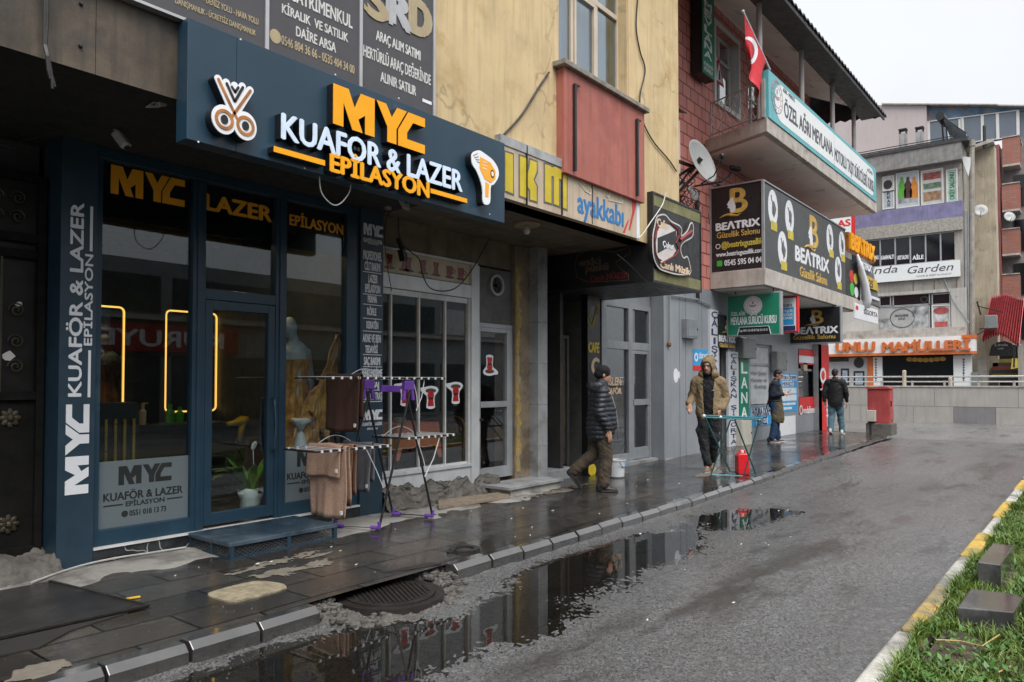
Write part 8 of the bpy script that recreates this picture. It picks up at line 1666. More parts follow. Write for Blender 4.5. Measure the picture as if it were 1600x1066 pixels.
nv_ = [(p.x - .08 + dx * .66, -(r[0] - .03) + (-(r[1] + .06) + (r[0] - .03)) * dy, z) for z in (zg, r[2] - .002) for dx, dy in ((0, 0), (1, 0), (1, 1), (0, 1))]; b.add(nv_, MB.BF); b.build('concrete_base', bpy.data.materials['broken_concrete'], t, bevel=.02)
r2_ = F.R(1354, 641, 1368, 659, .1); b = MB(); b.fb(F, *r2_, .001, .14); b.build('meter_case', M_boxb, t, bevel=.01); b = MB(); b.tube([F.P(r2_[0] + .08, r2_[2], .07), F.P(r2_[0] + .09, zg, .07)], .03, 6); b.build('cable_duct', M_dark, t)
# ---------------------------------------------------------------- cameras and loose cables under the overhang
def cctv(lab, px, py, Y, m, d):
    g = FY(Y); p = g.P(*g.uv(px, py)); t = thing('security_camera', lab, 'security camera', p); d = Vector(d).normalized(); b = MB(); b.bar(p, p + d * .15, .075, .07); b.build('body', m, t, bevel=.015); b = MB(); b.lathe([(.022, 0), (.026, .01), (.02, .012)], p + d * .151, 12, d); b.build('lens', M_black, t)
    b = MB(); b.tube([p + V3(0, 0, .02), p + V3(0, .06, .09), p + V3(0, .08, .13)], .018, 8); b.lathe([(.04, 0), (.04, .015)], p + V3(0, .08, .125), 12); b.build('bracket', m, t)
M_camw = mat('offwhite_plastic', (.45, .44, .42), .45)
cctv('off white security camera tilted down under the overhang above the left pilaster', 181, 207, 6.0, M_camw, (.35, -.5, -.8)); cctv('grey security camera under the sign above the right salon pilaster', 607, 320, 6.35, mat('grey_plastic', (.20, .20, .20), .5), (-.6, -.6, -.4))
def cable(name, lab, pts, r_, m, smooth=True):
    b = MB(); pts = [Vector(p) for p in pts]; sm = []
    for i in range(len(pts) - 1):
        a0, a1, a2, a3 = pts[max(0, i - 1)], pts[i], pts[i + 1], pts[min(len(pts) - 1, i + 2)]
        for k in range(6):
            f = k / 6; sm.append(.5 * ((2 * a1) + (a2 - a0) * f + (2 * a0 - 5 * a1 + 4 * a2 - a3) * f * f + (3 * a1 - a0 - 3 * a2 + a3) * f ** 3))
    sm.append(pts[-1]); b.tube(sm, r_, 6); return b.build(name, m, label=lab, cat='cable')
q = lambda Y, *ps: [FY(Y).P(*FY(Y).uv(*p)) for p in ps]
b = MB()
for dx, ex in ((0, 85), (3, 82), (-2, 79), (2, 86)): b.tube(q(4.99, (72 + dx, -30), (71 + dx, 40), (70 + dx * .6, 70)) + q(4.97, (74 + dx * .5, 88), (77 + dx, 110), (ex, 130 + dx * 3)), .008, 6)
b.build('hanging_cable', M_wire, label='bundle of frayed black cables hanging over the brown marble fascia', cat='cable')
cable('hanging_cable', 'white cable loop hanging below the middle of the salon sign', q(4.96, (499, 270), (502, 300), (518, 319), (532, 318), (546, 300), (548, 283)), .005, M_wirew)
cable('hanging_cable', 'thin pale cable hanging in the dark recess at the far left', q(6.3, (-40, 215), (0, 225), (22, 231), (34, 220), (60, 214), (95, 203), (150, 190), (200, 176), (270, 155)), .006, M_wire)
b = MB(); r_ = random.Random(5)
for k in range(6): b.tube(q(5.2, (228 + k * 3, 168), (240 + k * 4, 158 + r_.uniform(-8, 8)), (258, 160 + r_.uniform(-10, 8)), (272, 145 + r_.uniform(-4, 8)), (285, 148)), .005, 5)
g = FY(5.2); b.bar(g.P(*g.uv(246, 162)), g.P(*g.uv(266, 157)), .06, .05); b.build('cable_bundle', M_camw, label='knot of pale wires and a connector left of the salon sign', cat='cable')
cable('hanging_cable', 'black cable looping across the tea house picture panel', q(6.45, (622, 340), (625, 375), (640, 392), (655, 405), (660, 428), (672, 450), (695, 455), (715, 448), (735, 425), (750, 400), (765, 372)), .008, M_wire)
cable('hanging_cable', 'thin black cable hanging from the grey camera down the right pilaster edge', q(6.3, (610, 328), (602, 350), (601, 380), (606, 420), (612, 455)), .005, M_wire)
b = MB(); b.bar(*q(6.5, (622, 372), (633, 402)), .06, .03); b.bar(*q(6.5, (626, 390), (630, 408)), .09, .03); b.build('torn_rag', M_dark, label='dark torn scrap hanging on the tea house picture panel', cat='rag')
b = MB(); 
for k in range(3): b.tube(q(5.6, (622 + k * 3, 310), (630 + k * 2, 325), (638 + k, 330 - k * 2), (632 + k * 3, 318)), .006, 5)
b.build('cable_bundle', M_camw, label='small loop of white wires under the salon sign beside the grey camera', cat='cable')
cable('wall_cable', 'dark cable running from the red bay sill down to the shoe sign', q(5.03, (786, 212), (815, 180), (840, 140), (858, 113)), .012, M_wire)
cable('wall_cable', 'thin dark cable wandering down the ochre wall right of the window', q(5.03, (998, -20), (994, 40), (1000, 80), (1008, 110), (1000, 150), (1003, 185), (1020, 220), (1045, 250), (1057, 268)), .010, M_wire)
cable('wall_cable', 'pale cable hanging across the corner of the music cafe sign', q(4.9, (1040, 300), (1035, 320), (1015, 350), (1005, 365), (998, 372)), .008, M_wirew)
cable('wall_cable', 'thin dark cable drooping below the music cafe sign', q(4.95, (965, 398), (985, 415), (1010, 440), (1030, 452), (1058, 455)), .007, M_wire)
cable('ground_cable', 'grey cable lying along the foot of the salon plinth', [V3(2.1, 6.2, .15), V3(2.5, 6.44, .15), V3(2.8, 6.46, .16), V3(3.1, 6.47, .15), V3(3.4, 6.44, .15)], .008, M_camw)
# ================================================================ people
M_skin = mat('skin', (.40, .215, .15), .5, var=.12, scale=14); M_hair = mat('dark_hair', (.012, .009, .008), .6, var=.3, scale=60); M_eye = mat('eye_dark', (.02, .014, .012), .2)
def cloth(name, col, rough=.85, bump=.35, bs=35, var=.15, sheen=.2):
    m = mat(name, col, rough, var=var, scale=7, bump=bump, bscale=bs); m.node_tree.nodes['Principled BSDF'].inputs['Sheen Weight'].default_value = sheen * .2; m.node_tree.nodes['Principled BSDF'].inputs['Specular IOR Level'].default_value = .25; return m
def fused(mb, vox=.011, it=3, fac=.6):      # several closed shapes -> one continuous surface (local coordinates)
    me = bpy.data.meshes.new('f'); me.from_pydata(mb.v, [], mb.f); me.update(); o = bpy.data.objects.new('f', me); COL.objects.link(o)
    m = o.modifiers.new('r', 'REMESH'); m.mode = 'VOXEL'; m.voxel_size = vox; m.adaptivity = 0
    s_ = o.modifiers.new('s', 'SMOOTH'); s_.iterations = it; s_.factor = fac
    dg = bpy.context.evaluated_depsgraph_get(); dg.update(); r = bpy.data.meshes.new_from_object(o.evaluated_get(dg), depsgraph=dg)
    n = len(r.vertices); co = np.empty(n * 3); r.vertices.foreach_get('co', co); no = np.empty(n * 3); r.vertices.foreach_get('normal', no)
    F = [tuple(p.vertices) for p in r.polygons]; bpy.data.objects.remove(o); bpy.data.meshes.remove(me); bpy.data.meshes.remove(r)
    return co.reshape(-1, 3), no.reshape(-1, 3), F
class Person:
    def __init__(s, label, loc, heading, scale=1.0):
        s.t = thing('person', label, 'person', loc); s.loc = Vector(loc); s.R = Matrix.Rotation(heading, 3, 'Z') * scale
    def put(s, name, co, F, m, parent=None, thick=0, **k):
        b = MB(); b.v = [tuple(s.loc + s.R @ Vector(c)) for c in co]; b.f = F; b.m = [0] * len(F)
        o = b.build(name, m, parent or s.t, smooth=True, **k)
        if thick: q = o.modifiers.new('thick', 'SOLIDIFY'); q.thickness = thick; q.offset = -1
        return o
    def mb(s, name, b, m, parent=None): return s.put(name, b.v, b.f, m, parent)
def wr(co, no, amp, sc, seed=0):       # soft cloth folds
    x, y, z = co[:, 0], co[:, 1], co[:, 2]
    d = (vnoise(x + .9 * y + .45 * z, z * .75 - .5 * x + .4 * y, sc, 90 + seed) - .5) + .45 * (vnoise(x - y * .7 + z * .8, z * .9 + y, sc * 2.1, 91 + seed) - .5) + .2 * (vnoise(x + y, z, sc * 4, 92 + seed) - .5)
    return co + no * (d * amp)[:, None]
def cut(co, F, keep):
    c = np.array([co[list(f)].mean(0) for f in F]); k = keep(c); return [f for f, q in zip(F, k) if q]
def hand(b, w, d, up, curl=.5, s=1.0):     # palm, four fingers, thumb
    w, d, up = Vector(w), Vector(d).normalized(), Vector(up); up = (up - d * up.dot(d)).normalized(); sd_ = d.cross(up)   # up = back of the hand
    b.cap(w - d * .015, w + d * .03 * s, .024 * s, .026 * s, 8, (up, .75)); pc = w + d * .055 * s
    for k in range(4): b.cap(w + d * .03 * s + sd_ * (.026 - k * .0175) * s, w + d * .088 * s + sd_ * (.030 - k * .020) * s, .014 * s, .0115 * s, 8, (up, .85))
    for k, ln_ in enumerate((.036, .042, .040, .030)):
        p = w + d * .092 * s + sd_ * (.030 - k * .020) * s; dd = d.copy()
        for j in range(3):
            dd = (dd - up * curl * (.55 + .2 * j)).normalized(); q = p + dd * ln_ * (1, .75, .6)[j] * s; b.cap(p, q, .0092 * s, .0082 * s, 7); p = q
    p = w + d * .025 * s + sd_ * .024 * s; q = p + (d * .7 + sd_ * .6 - up * .35).normalized() * .038 * s; b.cap(p, q, .013 * s, .0105 * s, 7); b.cap(q, q + (d * .95 + sd_ * .05 - up * .35).normalized() * .032 * s, .0105 * s, .009 * s, 7)
def head(b, c, yaw=0, pitch=0):
    R = Matrix.Rotation(yaw, 3, 'Z') @ Matrix.Rotation(pitch, 3, 'Y'); c = Vector(c); P = lambda x, y, z: c + R @ Vector((x, y, z))
    b.ell(P(-.012, 0, .035), (.098, .077, .088), 16, R); b.ell(P(.028, 0, -.03), (.066, .060, .085), 14, R); b.cap(P(.06, 0, -.085), P(.045, 0, -.075), .030, .04, 10); b.cap(P(.085, 0, .012), P(.104, 0, -.022), .010, .015, 8); b.cap(P(.075, -.028, .038), P(.075, .028, .038), .014, .014, 8); b.cap(P(.082, -.02, -.056), P(.082, .02, -.056), .010, .010, 8); b.cap(P(.083, -.017, -.068), P(.083, .017, -.068), .010, .010, 8)
    for y in (-1, 1): b.ell(P(-.012, y * .078, -.003), (.022, .010, .032), 8, R); b.ell(P(.055, y * .036, -.02), (.022, .02, .02), 8, R)
    return P, R
def eyes(p, P): 
    b = MB(); 
    for y in (-.03, .03): b.ell(P(.081, y, .013), (.008, .012, .006), 8)
    p.mb('eyes', b, M_eye)
    b = MB()
    for y in (-1, 1): b.cap(P(.089, y * .016, .037), P(.078, y * .048, .036), .005, .004, 6)
    p.mb('eyebrows', b, M_hair)
def hairbits(P, R, back=True, low=-.03, top=.128):
    b = MB(); b.ell(P(-.022, 0, .048), (.104, .085, .090), 16, R); b.ell(P(-.055, 0, .005), (.062, .074, .075), 12, R); co, no, F = fused(b, .009, 2)
    co = wr(co, no, .008, 40, 3); Ri = np.array(R.inverted()); c0 = np.array(P(0, 0, 0)); 
    return co, cut(co, F, lambda c: ((c - c0) @ Ri.T)[:, 0] < .055 + .6 * (((c - c0) @ Ri.T)[:, 2] - .07))
def leg_tube(b, hip, knee, ank, r): b.cap(hip, knee, r[0], r[1], 14); b.cap(knee, ank, r[1], r[2], 14)
def shoe(heel, toe, up=(0, 0, 1), w_=.045, h=.06):
    b = MB(); heel, toe = Vector(heel), Vector(toe); d = (toe - heel).normalized(); L_ = (toe - heel).length; up = Vector(up); up = (up - d * up.dot(d)).normalized(); sd_ = d.cross(up)
    b.cap(heel + up * .035, heel + d * L_ * .45 + up * .038, .040, .043, 12); b.cap(heel + d * L_ * .45 + up * .034, toe - d * .04 + up * .026, .044, .030, 12, (up, .8)); b.cap(heel + up * .06, heel + up * .09 + d * .01, .042, .042, 12)
    co, no, F = fused(b, .008, 3); hp, un = np.array(heel), np.array(up); z = (co - hp) @ un; co = co - np.outer(np.minimum(z - .0, 0), un)
    s2 = MB(); n = 14; pts = [heel + d * (L_ * .5 + L_ * .53 * math.cos(6.283 * i / n)) + sd_ * (.046 * math.sin(6.283 * i / n)) for i in range(n)]; s2.add([p - up * .002 for p in pts] + [p + up * .018 for p in pts], [tuple(range(n - 1, -1, -1)), tuple(range(n, 2 * n))] + [(i, (i + 1) % n, n + (i + 1) % n, n + i) for i in range(n)])
    return co, F, s2
def shoes(p, sets, m, sole):
    for st in sets: co, F, s2 = shoe(*st); o = p.put('shoe', co, F, m); p.mb('sole', s2, sole, o)

# ---- man in the dark quilted jacket, walking away to the right
g = ground(940, 767); p = Person('man in black beanie, dark quilted jacket and brown trousers walking past the barber door', g, rad(-50), .985)
b = MB(); P, R = head(b, (.03, 0, 1.625), rad(8), rad(4))
b.cap((.0, 0, 1.46), (.02, 0, 1.56), .058, .055); b.cap((-.01, 0, 1.05), (-.01, 0, 1.36), .14, .15); b.cap((0, -.09, .95), (0, .09, .95), .12, .12)
b.cap((-.01, -.20, 1.40), (-.06, -.24, 1.12), .055, .045); b.cap((-.06, -.24, 1.12), (.06, -.23, .87), .042, .03); b.cap((-.01, .20, 1.40), (-.02, .25, 1.13), .055, .045); b.cap((-.02, .25, 1.13), (.10, .22, .90), .042, .03)
hand(b, (.065, -.23, .86), (.22, .03, -1), (.4, -1, 0), .42); hand(b, (.105, .22, .89), (.3, 0, -1), (.3, 1, 0), .4)
HF, KF, AF = (.0, -.085, .93), (.05, -.09, .50), (.02, -.09, .09); HR, KR_, AR = (-.02, .085, .93), (-.10, .09, .51), (-.40, .10, .24)
leg_tube(b, HF, KF, AF, (.085, .06, .045)); leg_tube(b, HR, KR_, AR, (.085, .06, .045)); b.cap(AF, (.10, -.09, .045), .03, .02); b.cap(AR, (-.38, .10, .17), .03, .02)
co, no, F = fused(b, .009, 3); p.put('body', co, F, M_skin); eyes(p, P)
b = MB(); b.ell(P(-.012, 0, .062), (.112, .094, .085), 16, R); b.cap(P(-.06, 0, .02), P(.01, 0, .035), .078, .088, 14); co, no, F = fused(b, .009, 3); c0 = np.array(P(0, 0, 0)); rib = np.sin(np.arctan2(co[:, 1] - c0[1], co[:, 0] - c0[0]) * 46) * .0018; co = co + no * rib[:, None]; F = cut(co, F, lambda c: (c - c0)[:, 2] > -.025 + .35 * (c - c0)[:, 0]); p.put('beanie', co, F, cloth('black_knit', (.010, .010, .011)), thick=.006)
b = MB(); b.cap((-.015, 0, .86), (-.01, 0, 1.12), .225, .205, 18, ((1, 0, 0), .92)); b.cap((.03, 0, .92), (.03, 0, 1.15), .19, .17, 16); b.cap((-.01, 0, 1.10), (-.02, 0, 1.34), .20, .185, 16, ((1, 0, 0), .85)); b.cap((-.02, -.14, 1.39), (-.02, .14, 1.39), .10, .10, 12); b.cap((-.005, 0, 1.40), (.0, 0, 1.50), .12, .095, 14)
b.cap((-.01, -.21, 1.40), (-.06, -.26, 1.13), .088, .082, 14); b.cap((-.06, -.26, 1.13), (.045, -.245, .92), .080, .060, 14); b.cap((-.01, .21, 1.40), (-.02, .26, 1.13), .088, .08, 14); b.cap((-.02, .26, 1.13), (.085, .235, .94), .078, .06, 14); b.cap((-.14, -.07, 1.47), (-.14, .07, 1.47), .065, .065, 12); b.cap((-.10, -.10, 1.49), (-.02, -.11, 1.50), .05, .04, 10); b.cap((-.10, .10, 1.49), (-.02, .11, 1.50), .05, .04, 10)
co, no, F = fused(b, .010, 3); zz = co[:, 2] + .03 * np.abs(co[:, 1]) + .012 * (vnoise(co[:, 0], co[:, 1], 9, 5) - .5); q = np.abs(np.sin(zz * math.pi / .066)); co = wr(co, no, .012, 16); co = co + no * ((q ** .55) * .020 - .014)[:, None] * (co[:, 2] < 1.44)[:, None]; co[:, 2] = np.maximum(co[:, 2], .705)
F = cut(co, F, lambda c: c[:, 2] > .708); M_puf = mat('dark_quilted_nylon', (.014, .018, .026), .52, var=.2, scale=8, bump=.3, bscale=60, spec=.5); jk = p.put('jacket', co, F, M_puf)
b = MB(); b.tube([(.235, .01, .72), (.235, .01, .95), (.205, .01, 1.15), (.15, .0, 1.33), (.10, 0, 1.46)], .007, 6); p.mb('zip', b, mat('zip_grey', (.25, .25, .26), .4), jk)
M_brt = cloth('brown_trousers', (.062, .047, .034)); b = MB(); b.cap((0, -.06, .90), (0, .06, .90), .125, .125, 14); leg_tube(b, HF, KF, (.02, -.09, .12), (.118, .098, .082)); leg_tube(b, HR, KR_, (-.375, .10, .265), (.118, .095, .08)); co, no, F = fused(b, .010, 3); co = wr(co, no, .026, 12, 4); F = cut(co, F, lambda c: ~((c[:, 2] < .05) & (c[:, 0] > -.1))); p.put('trousers', co, F, M_brt)
shoes(p, [((-.055, -.09, .0), (.215, -.09, .0)), ((-.475, .10, .225), (-.30, .10, .015), (-.5, 0, .9))], mat('black_leather', (.012, .012, .014), .35), mat('black_sole', (.02, .02, .02), .6))

# ---- hooded man with cigarette, facing the camera
g = ground(1108, 737); sc = 1.085; p = Person('bearded man in open tan hooded jacket and black clothes walking with a cigarette', g, rad(-163), sc)
b = MB(); P, R = head(b, (.05, 0, 1.605), rad(-10), rad(10))
b.cap((.0, 0, 1.44), (.03, 0, 1.54), .06, .055); b.cap((0, 0, 1.02), (-.01, 0, 1.34), .115, .125, 14, ((1, 0, 0), .7)); b.cap((0, -.06, .94), (0, .06, .94), .10, .10)
E1, W1 = (-.05, -.26, 1.12), (.16, -.26, 1.03); E2, W2 = (-.07, .25, 1.12), (.08, .19, .95)
b.cap((0, -.20, 1.38), E1, .052, .045); b.cap(E1, W1, .04, .028); b.cap((0, .20, 1.38), E2, .052, .045); b.cap(E2, W2, .04, .028)
hand(b, (.165, -.268, 1.025), (.75, .12, -.55), (.35, -.3, .85), .5, 1.0); hand(b, W2, (.4, -.3, -1), (.3, 1, 0), .5)
HR, KR_, AR = (.0, -.085, .93), (.06, -.075, .50), (.10, -.01, .10); HL, KL, AL = (.0, .085, .93), (.02, .08, .50), (-.16, .045, .14)
leg_tube(b, HR, KR_, AR, (.08, .058, .045)); leg_tube(b, HL, KL, AL, (.08, .058, .045)); b.cap(AR, (.16, -.013, .045), .03, .02); b.cap(AL, (-.10, .045, .08), .03, .02)
co, no, F = fused(b, .009, 3); p.put('body', co, F, M_skin); eyes(p, P)
b = MB(); b.cap(P(.066, -.022, -.098), P(.066, .022, -.098), .030, .030, 10); b.cap(P(.040, -.056, -.05), P(.060, -.036, -.095), .015, .022, 8); b.cap(P(.040, .056, -.05), P(.060, .036, -.095), .015, .022, 8); b.cap(P(.089, -.024, -.045), P(.089, .024, -.045), .007, .007, 8); co, no, F = fused(b, .007, 2); p.put('beard', wr(co, no, .008, 60, 2), F, M_hair)
b = MB(); b.cap(P(-.01, 0, .085), P(.02, 0, .088), .07, .055, 12); p.mb('hair', b, M_hair)
b = MB(); b.tube([Vector((.255, -.258, .955)), Vector((.30, -.255, .925))], .006, 6); p.mb('cigarette', b, M_white)
b = MB(); b.cap((0, 0, .92), (0, 0, 1.3), .150, .155, 16, ((1, 0, 0), .84)); b.cap((0, -.09, 1.36), (0, .09, 1.36), .08, .08); b.cap((.01, 0, 1.40), (.02, 0, 1.49), .085, .07, 12); co, no, F = fused(b, .011, 3); sw = p.put('black_sweater', wr(co, no, .02, 14, 7), F, cloth('black_fleece', (.010, .010, .012)))
b = MB(); b.bar((.142, .055, 1.235), (.145, .105, 1.25), .012, .004); p.mb('chest_mark', b, M_white, sw)
M_tan_c = cloth('tan_canvas', (.20, .148, .088), .8); b = MB(); b.cap((-.01, 0, .90), (-.01, 0, 1.28), .20, .185, 18, ((1, 0, 0), .80)); b.cap((-.02, -.15, 1.37), (-.02, .15, 1.37), .105, .105, 12); b.cap((-.02, 0, 1.38), (-.01, 0, 1.46), .12, .11, 12)
b.cap((-.01, -.19, 1.37), E1, .078, .068, 14); b.cap(E1, (.135, -.275, 1.045), .066, .052, 14); b.cap((-.01, .19, 1.37), E2, .078, .07, 14); b.cap(E2, (.065, .205, .97), .068, .055, 14)
co, no, F = fused(b, .011, 3); co = wr(co, no, .018, 15, 9); co[:, 2] = np.maximum(co[:, 2], .80); F = cut(co, F, lambda c: (c[:, 2] > .804) & ~((c[:, 0] > .03) & (np.abs(c[:, 1] - .01) < .070 + .03 * (c[:, 2] - .9)) & (c[:, 2] < 1.56))); jk = p.put('jacket', co, F, M_tan_c, thick=.014)
b = MB(); b.ell(P(-.025, 0, .02), (.135, .112, .15), 18, R); b.cap(P(-.06, 0, -.08), P(-.03, 0, -.15), .105, .12, 14); b.cap(P(-.01, -.08, -.12), P(-.01, .08, -.12), .08, .08, 10); co, no, F = fused(b, .011, 3); co = wr(co, no, .02, 15, 11); c0 = np.array(P(0, 0, 0)); Ri = np.array(R.inverted())
def hk(c): l = (c - c0) @ Ri.T; return ~((l[:, 0] > .02) & ((l[:, 1] / .082) ** 2 + ((l[:, 2] + .025) / .120) ** 2 < 1)) & ~((l[:, 0] > .0) & (np.abs(l[:, 1]) < .07) & (l[:, 2] < -.05)) & (l[:, 2] > -.20)
p.put('hood', co, cut(co, F, hk), M_tan_c, jk, thick=.012)
M_bkt = cloth('black_cargo', (.016, .017, .020)); b = MB(); b.cap((-.005, -.055, .87), (-.005, .055, .87), .112, .112, 14); leg_tube(b, HR, KR_, (.10, -.01, .13), (.100, .078, .062)); leg_tube(b, HL, KL, (-.15, .045, .17), (.100, .078, .062)); b.ell((.05, -.155, .60), (.05, .03, .08), 8); co, no, F = fused(b, .010, 3); p.put('trousers', wr(co, no, .026, 13, 14), F, M_bkt)
shoes(p, [((.03, -.01, .0), (.29, -.02, .0)), ((-.23, .045, .07), (.02, .05, .0), (-.15, 0, 1))], cloth('taupe_suede', (.17, .125, .095)), mat('pale_sole', (.30, .27, .23), .6))

# ---- man in apron reading his phone
g = ground(1212, 691); p = Person('man in navy sweater and olive apron standing and looking at his phone', g, rad(-76), .97)
b = MB(); P, R = head(b, (.07, 0, 1.60), 0, rad(22))
b.cap((.0, 0, 1.44), (.045, 0, 1.54), .058, .055); b.cap((-.02, 0, 1.02), (-.01, 0, 1.34), .115, .12, 14, ((1, 0, 0), .75)); b.cap((-.01, -.05, .94), (-.01, .05, .94), .095, .095)
EL = {s_: (-.05, s_ * .25, 1.13) for s_ in (-1, 1)}; W = {-1: (.20, -.10, 1.16), 1: (.20, .10, 1.15)}
for s_ in (-1, 1):
    b.cap((0, s_ * .19, 1.38), EL[s_], .052, .045); b.cap(EL[s_], W[s_], .04, .028); hand(b, W[s_], (.85, -s_ * .45, .15), (.1, s_, .5), .55)
    leg_tube(b, (-.01, s_ * .085, .93), (.0, s_ * .10, .5), (-.02 + .05 * s_, s_ * .11, .09), (.08, .058, .045)); b.cap((-.02 + .05 * s_, s_ * .11, .09), (.07 + .05 * s_, s_ * .125, .045), .03, .02)
co, no, F = fused(b, .009, 3); p.put('body', co, F, M_skin); eyes(p, P); co, F = hairbits(P, R); p.put('hair', co, F, M_hair)
b = MB(); b.bar((.285, -.05, 1.20), (.345, .01, 1.245), .075, .010, up=(.6, 0, -1)); p.mb('phone', b, M_black)
b = MB(); b.cap((-.02, 0, .93), (0, 0, 1.3), .165, .17, 16, ((1, 0, 0), .9)); b.cap((-.01, -.14, 1.37), (-.01, .14, 1.37), .095, .095); b.cap((0, 0, 1.40), (.025, 0, 1.47), .085, .075, 12)
for s_ in (-1, 1): b.cap((-.0, s_ * .195, 1.38), EL[s_], .075, .066, 14); b.cap(EL[s_], Vector(EL[s_]).lerp(Vector(W[s_]), .9), .064, .045, 14)
co, no, F = fused(b, .011, 3); p.put('sweater', wr(co, no, .022, 15, 21), F, cloth('navy_sweater', (.014, .018, .034)))
b = MB(); b.cap((.02, 0, 1.46), (.0, 0, 1.44), .075, .085, 14); p.mb('collar', b, cloth('grey_collar', (.10, .095, .09)))
b = MB(); b.cap((.015, 0, .56), (.0, 0, .95), .20, .175, 18, ((1, 0, 0), .95)); b.cap((.0, 0, .95), (.02, 0, 1.28), .165, .165, 16, ((1, 0, 0), .9)); co, no, F = fused(b, .011, 3); co = wr(co, no, .022, 12, 23); co[:, 2] = np.clip(co[:, 2], .46, 1.34); F = cut(co, F, lambda c: (c[:, 2] > .463) & (c[:, 2] < 1.33) & ((c[:, 0] > -.06) & (c[:, 2] < .98) | (c[:, 0] > .06) & (np.abs(c[:, 1]) < .115 + .0 * c[:, 2]))); ap = p.put('apron', co, F, cloth('olive_apron', (.085, .070, .042)), thick=.008)
b = MB(); b.tube([(.16 * math.cos(a_), .185 * math.sin(a_), 1.0) for a_ in [i * .3 for i in range(22)]], .010, 6); b.bar((-.16, -.02, 1.0), (-.2, -.05, .82), .03, .01); p.mb('apron_tie', b, bpy.data.materials['olive_apron'], ap)
M_jean = cloth('blue_jeans', (.020, .045, .10)); b = MB(); b.cap((-.02, -.055, .90), (-.02, .055, .90), .110, .110, 14)
for s_ in (-1, 1): leg_tube(b, (-.01, s_ * .085, .93), (.0, s_ * .10, .5), (-.02 + .05 * s_, s_ * .11, .11), (.105, .082, .075))
co, no, F = fused(b, .010, 3); p.put('trousers', wr(co, no, .022, 13, 24), F, M_jean)
shoes(p, [((-.10 + .05 * s_, s_ * .11, 0), (.16 + .05 * s_, s_ * .14, 0)) for s_ in (-1, 1)], mat('black_trainer', (.018, .018, .02), .5), mat('white_sole', (.5, .5, .5), .5))

# ---- man walking away at the corner
g = ground(1306, 679); p = Person('man in black jacket and light blue jeans walking away past the red pillar', g, rad(8), .99)
b = MB(); P, R = head(b, (.03, 0, 1.61), rad(-14), rad(5))
b.cap((.0, 0, 1.44), (.02, 0, 1.54), .062, .058); b.cap((0, 0, 1.02), (0, 0, 1.34), .12, .125, 14, ((1, 0, 0), .7)); b.cap((0, -.06, .94), (0, .06, .94), .10, .10)
for s_, ex, wx in ((-1, -.02, .08), (1, -.06, -.03)): b.cap((0, s_ * .21, 1.38), (ex, s_ * .27, 1.12), .055, .045); b.cap((ex, s_ * .27, 1.12), (wx, s_ * .27, .87), .042, .03); hand(b, (wx, s_ * .27, .86), (.15, 0, -1), (.2, s_, 0), .4)
LG = ((-1, (.10, -.11, .50), (.10, -.14, .09), .0), (1, (-.0, .10, .50), (-.14, .11, .12), .03))
for s_, k, a_, _ in LG: leg_tube(b, (0, s_ * .085, .93), k, a_, (.085, .06, .045)); b.cap(a_, (a_[0] + .07, a_[1], .045), .03, .02)
co, no, F = fused(b, .010, 3); p.put('body', co, F, M_skin); eyes(p, P); co, F = hairbits(P, R); p.put('hair', co, F, M_hair)
b = MB(); b.cap((0, 0, .84), (0, 0, 1.28), .20, .19, 18, ((1, 0, 0), .80)); b.cap((-.01, -.16, 1.37), (-.01, .16, 1.37), .105, .105); b.cap((0, 0, 1.40), (.01, 0, 1.46), .10, .085, 12); b.cap((-.09, -.06, 1.42), (-.09, .06, 1.42), .05, .05, 10)
for s_, ex, wx in ((-1, -.02, .08), (1, -.06, -.03)): b.cap((0, s_ * .20, 1.37), (ex, s_ * .265, 1.12), .074, .066, 14); b.cap((ex, s_ * .265, 1.12), (wx - .01, s_ * .268, .90), .064, .05, 14)
co, no, F = fused(b, .011, 3); co = wr(co, no, .016, 14, 31); co[:, 2] = np.maximum(co[:, 2], .74); p.put('jacket', co, cut(co, F, lambda c: c[:, 2] > .743), cloth('black_jacket', (.011, .011, .012), .6))
b = MB(); b.cap((0, -.06, .86), (0, .06, .86), .115, .115, 14)
for s_, k, a_, _ in LG: leg_tube(b, (0, s_ * .085, .93), k, (a_[0], a_[1], a_[2] + .02), (.118, .088, .078))
co, no, F = fused(b, .010, 3); p.put('trousers', wr(co, no, .024, 13, 34), F, cloth('faded_jeans', (.075, .135, .17)))
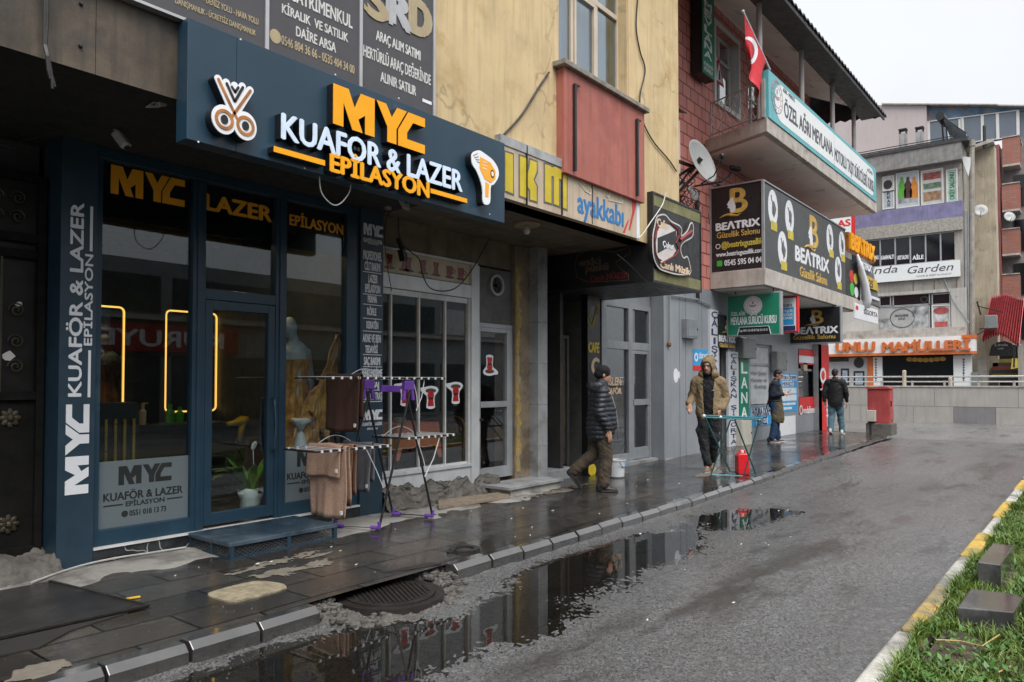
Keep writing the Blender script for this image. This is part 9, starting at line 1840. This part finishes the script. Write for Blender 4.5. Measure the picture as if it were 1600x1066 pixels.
shoes(p, [((.03, -.14, 0), (.29, -.17, 0)), ((-.22, .11, .05), (.03, .11, 0), (-.15, 0, 1))], cloth('white_trainer', (.48, .48, .47)), mat('white_sole2', (.5, .5, .5), .5))
# ================================================================ the other side of the street, seen in the glass
ob = thing('opposite_building', 'pale low shop building across the road, seen only in reflections', 'building', (6, -11, 0)); FO = Fr((0, -11.0, 0), (-1, 0, 0), (0, 0, 1), (0, 1, 0))
M_op = mat('pale_opposite_render', (.24, .27, .275), .8, var=.12, scale=1, streak=.3); M_opd = mat('opposite_shop_dark', (.03, .05, .055), .3, var=.4)
b = MB(); b.fb(FO, -30, 14, 0, 5.6, -6, 0); b.build('wall', M_op, ob)
for i in range(10):
    u = -29 + i * 4.3; b = MB(); b.fb(FO, u, u + 3.9, .3, 2.5, .001, .03); b.build('shop_window', M_opd, ob); b = MB(); b.fb(FO, u, u + 3.9, 3.9, 5.1, .001, .03); b.build('window', M_opd if i % 2 else mat('opposite_panel', (.5, .53, .53), .5) if i == 0 else M_opd, ob)
b = MB(); b.fb(FO, -30, 14, 3.65, 3.78, .0, .25); b.build('ledge', M_slab, ob)
for i, (u0, u1, c, s_) in enumerate(((-14.5, -7.2, (.30, .02, .025), 'KURUYEMİŞ'), (-6.4, -1.5, (.42, .30, .16), None), (-1.0, 4.0, (.22, .02, .03), None), (4.6, 9, (.5, .5, .48), None))):
    t = thing('opposite_shop_sign', ('red sign with white letters', 'tan sign', 'maroon sign', 'pale sign')[i] + ' on the pale building across the road', 'sign', FO.P((u0 + u1) / 2, 2.65)); b = MB(); b.fb(FO, u0, u1, 2.62, 3.5, .04, .2); b.build('board', mat('opposite_sign_%d' % i, c, .5), t)
    if s_: b = MB(); b.ft(FO, s_, u0 + .6, u1 - .6, 2.8, 3.3, .2, .21, .04); b.build('lettering', M_white, t)
sheet('far_road', np.array([-80, -8, 0, 8, 21.3]), np.array([-10.8, -6.0, -3.4]), np.array([[rise(x) + .01] * 3 for x in (-80, -8, 0, 8, 21.3)]), M_road)
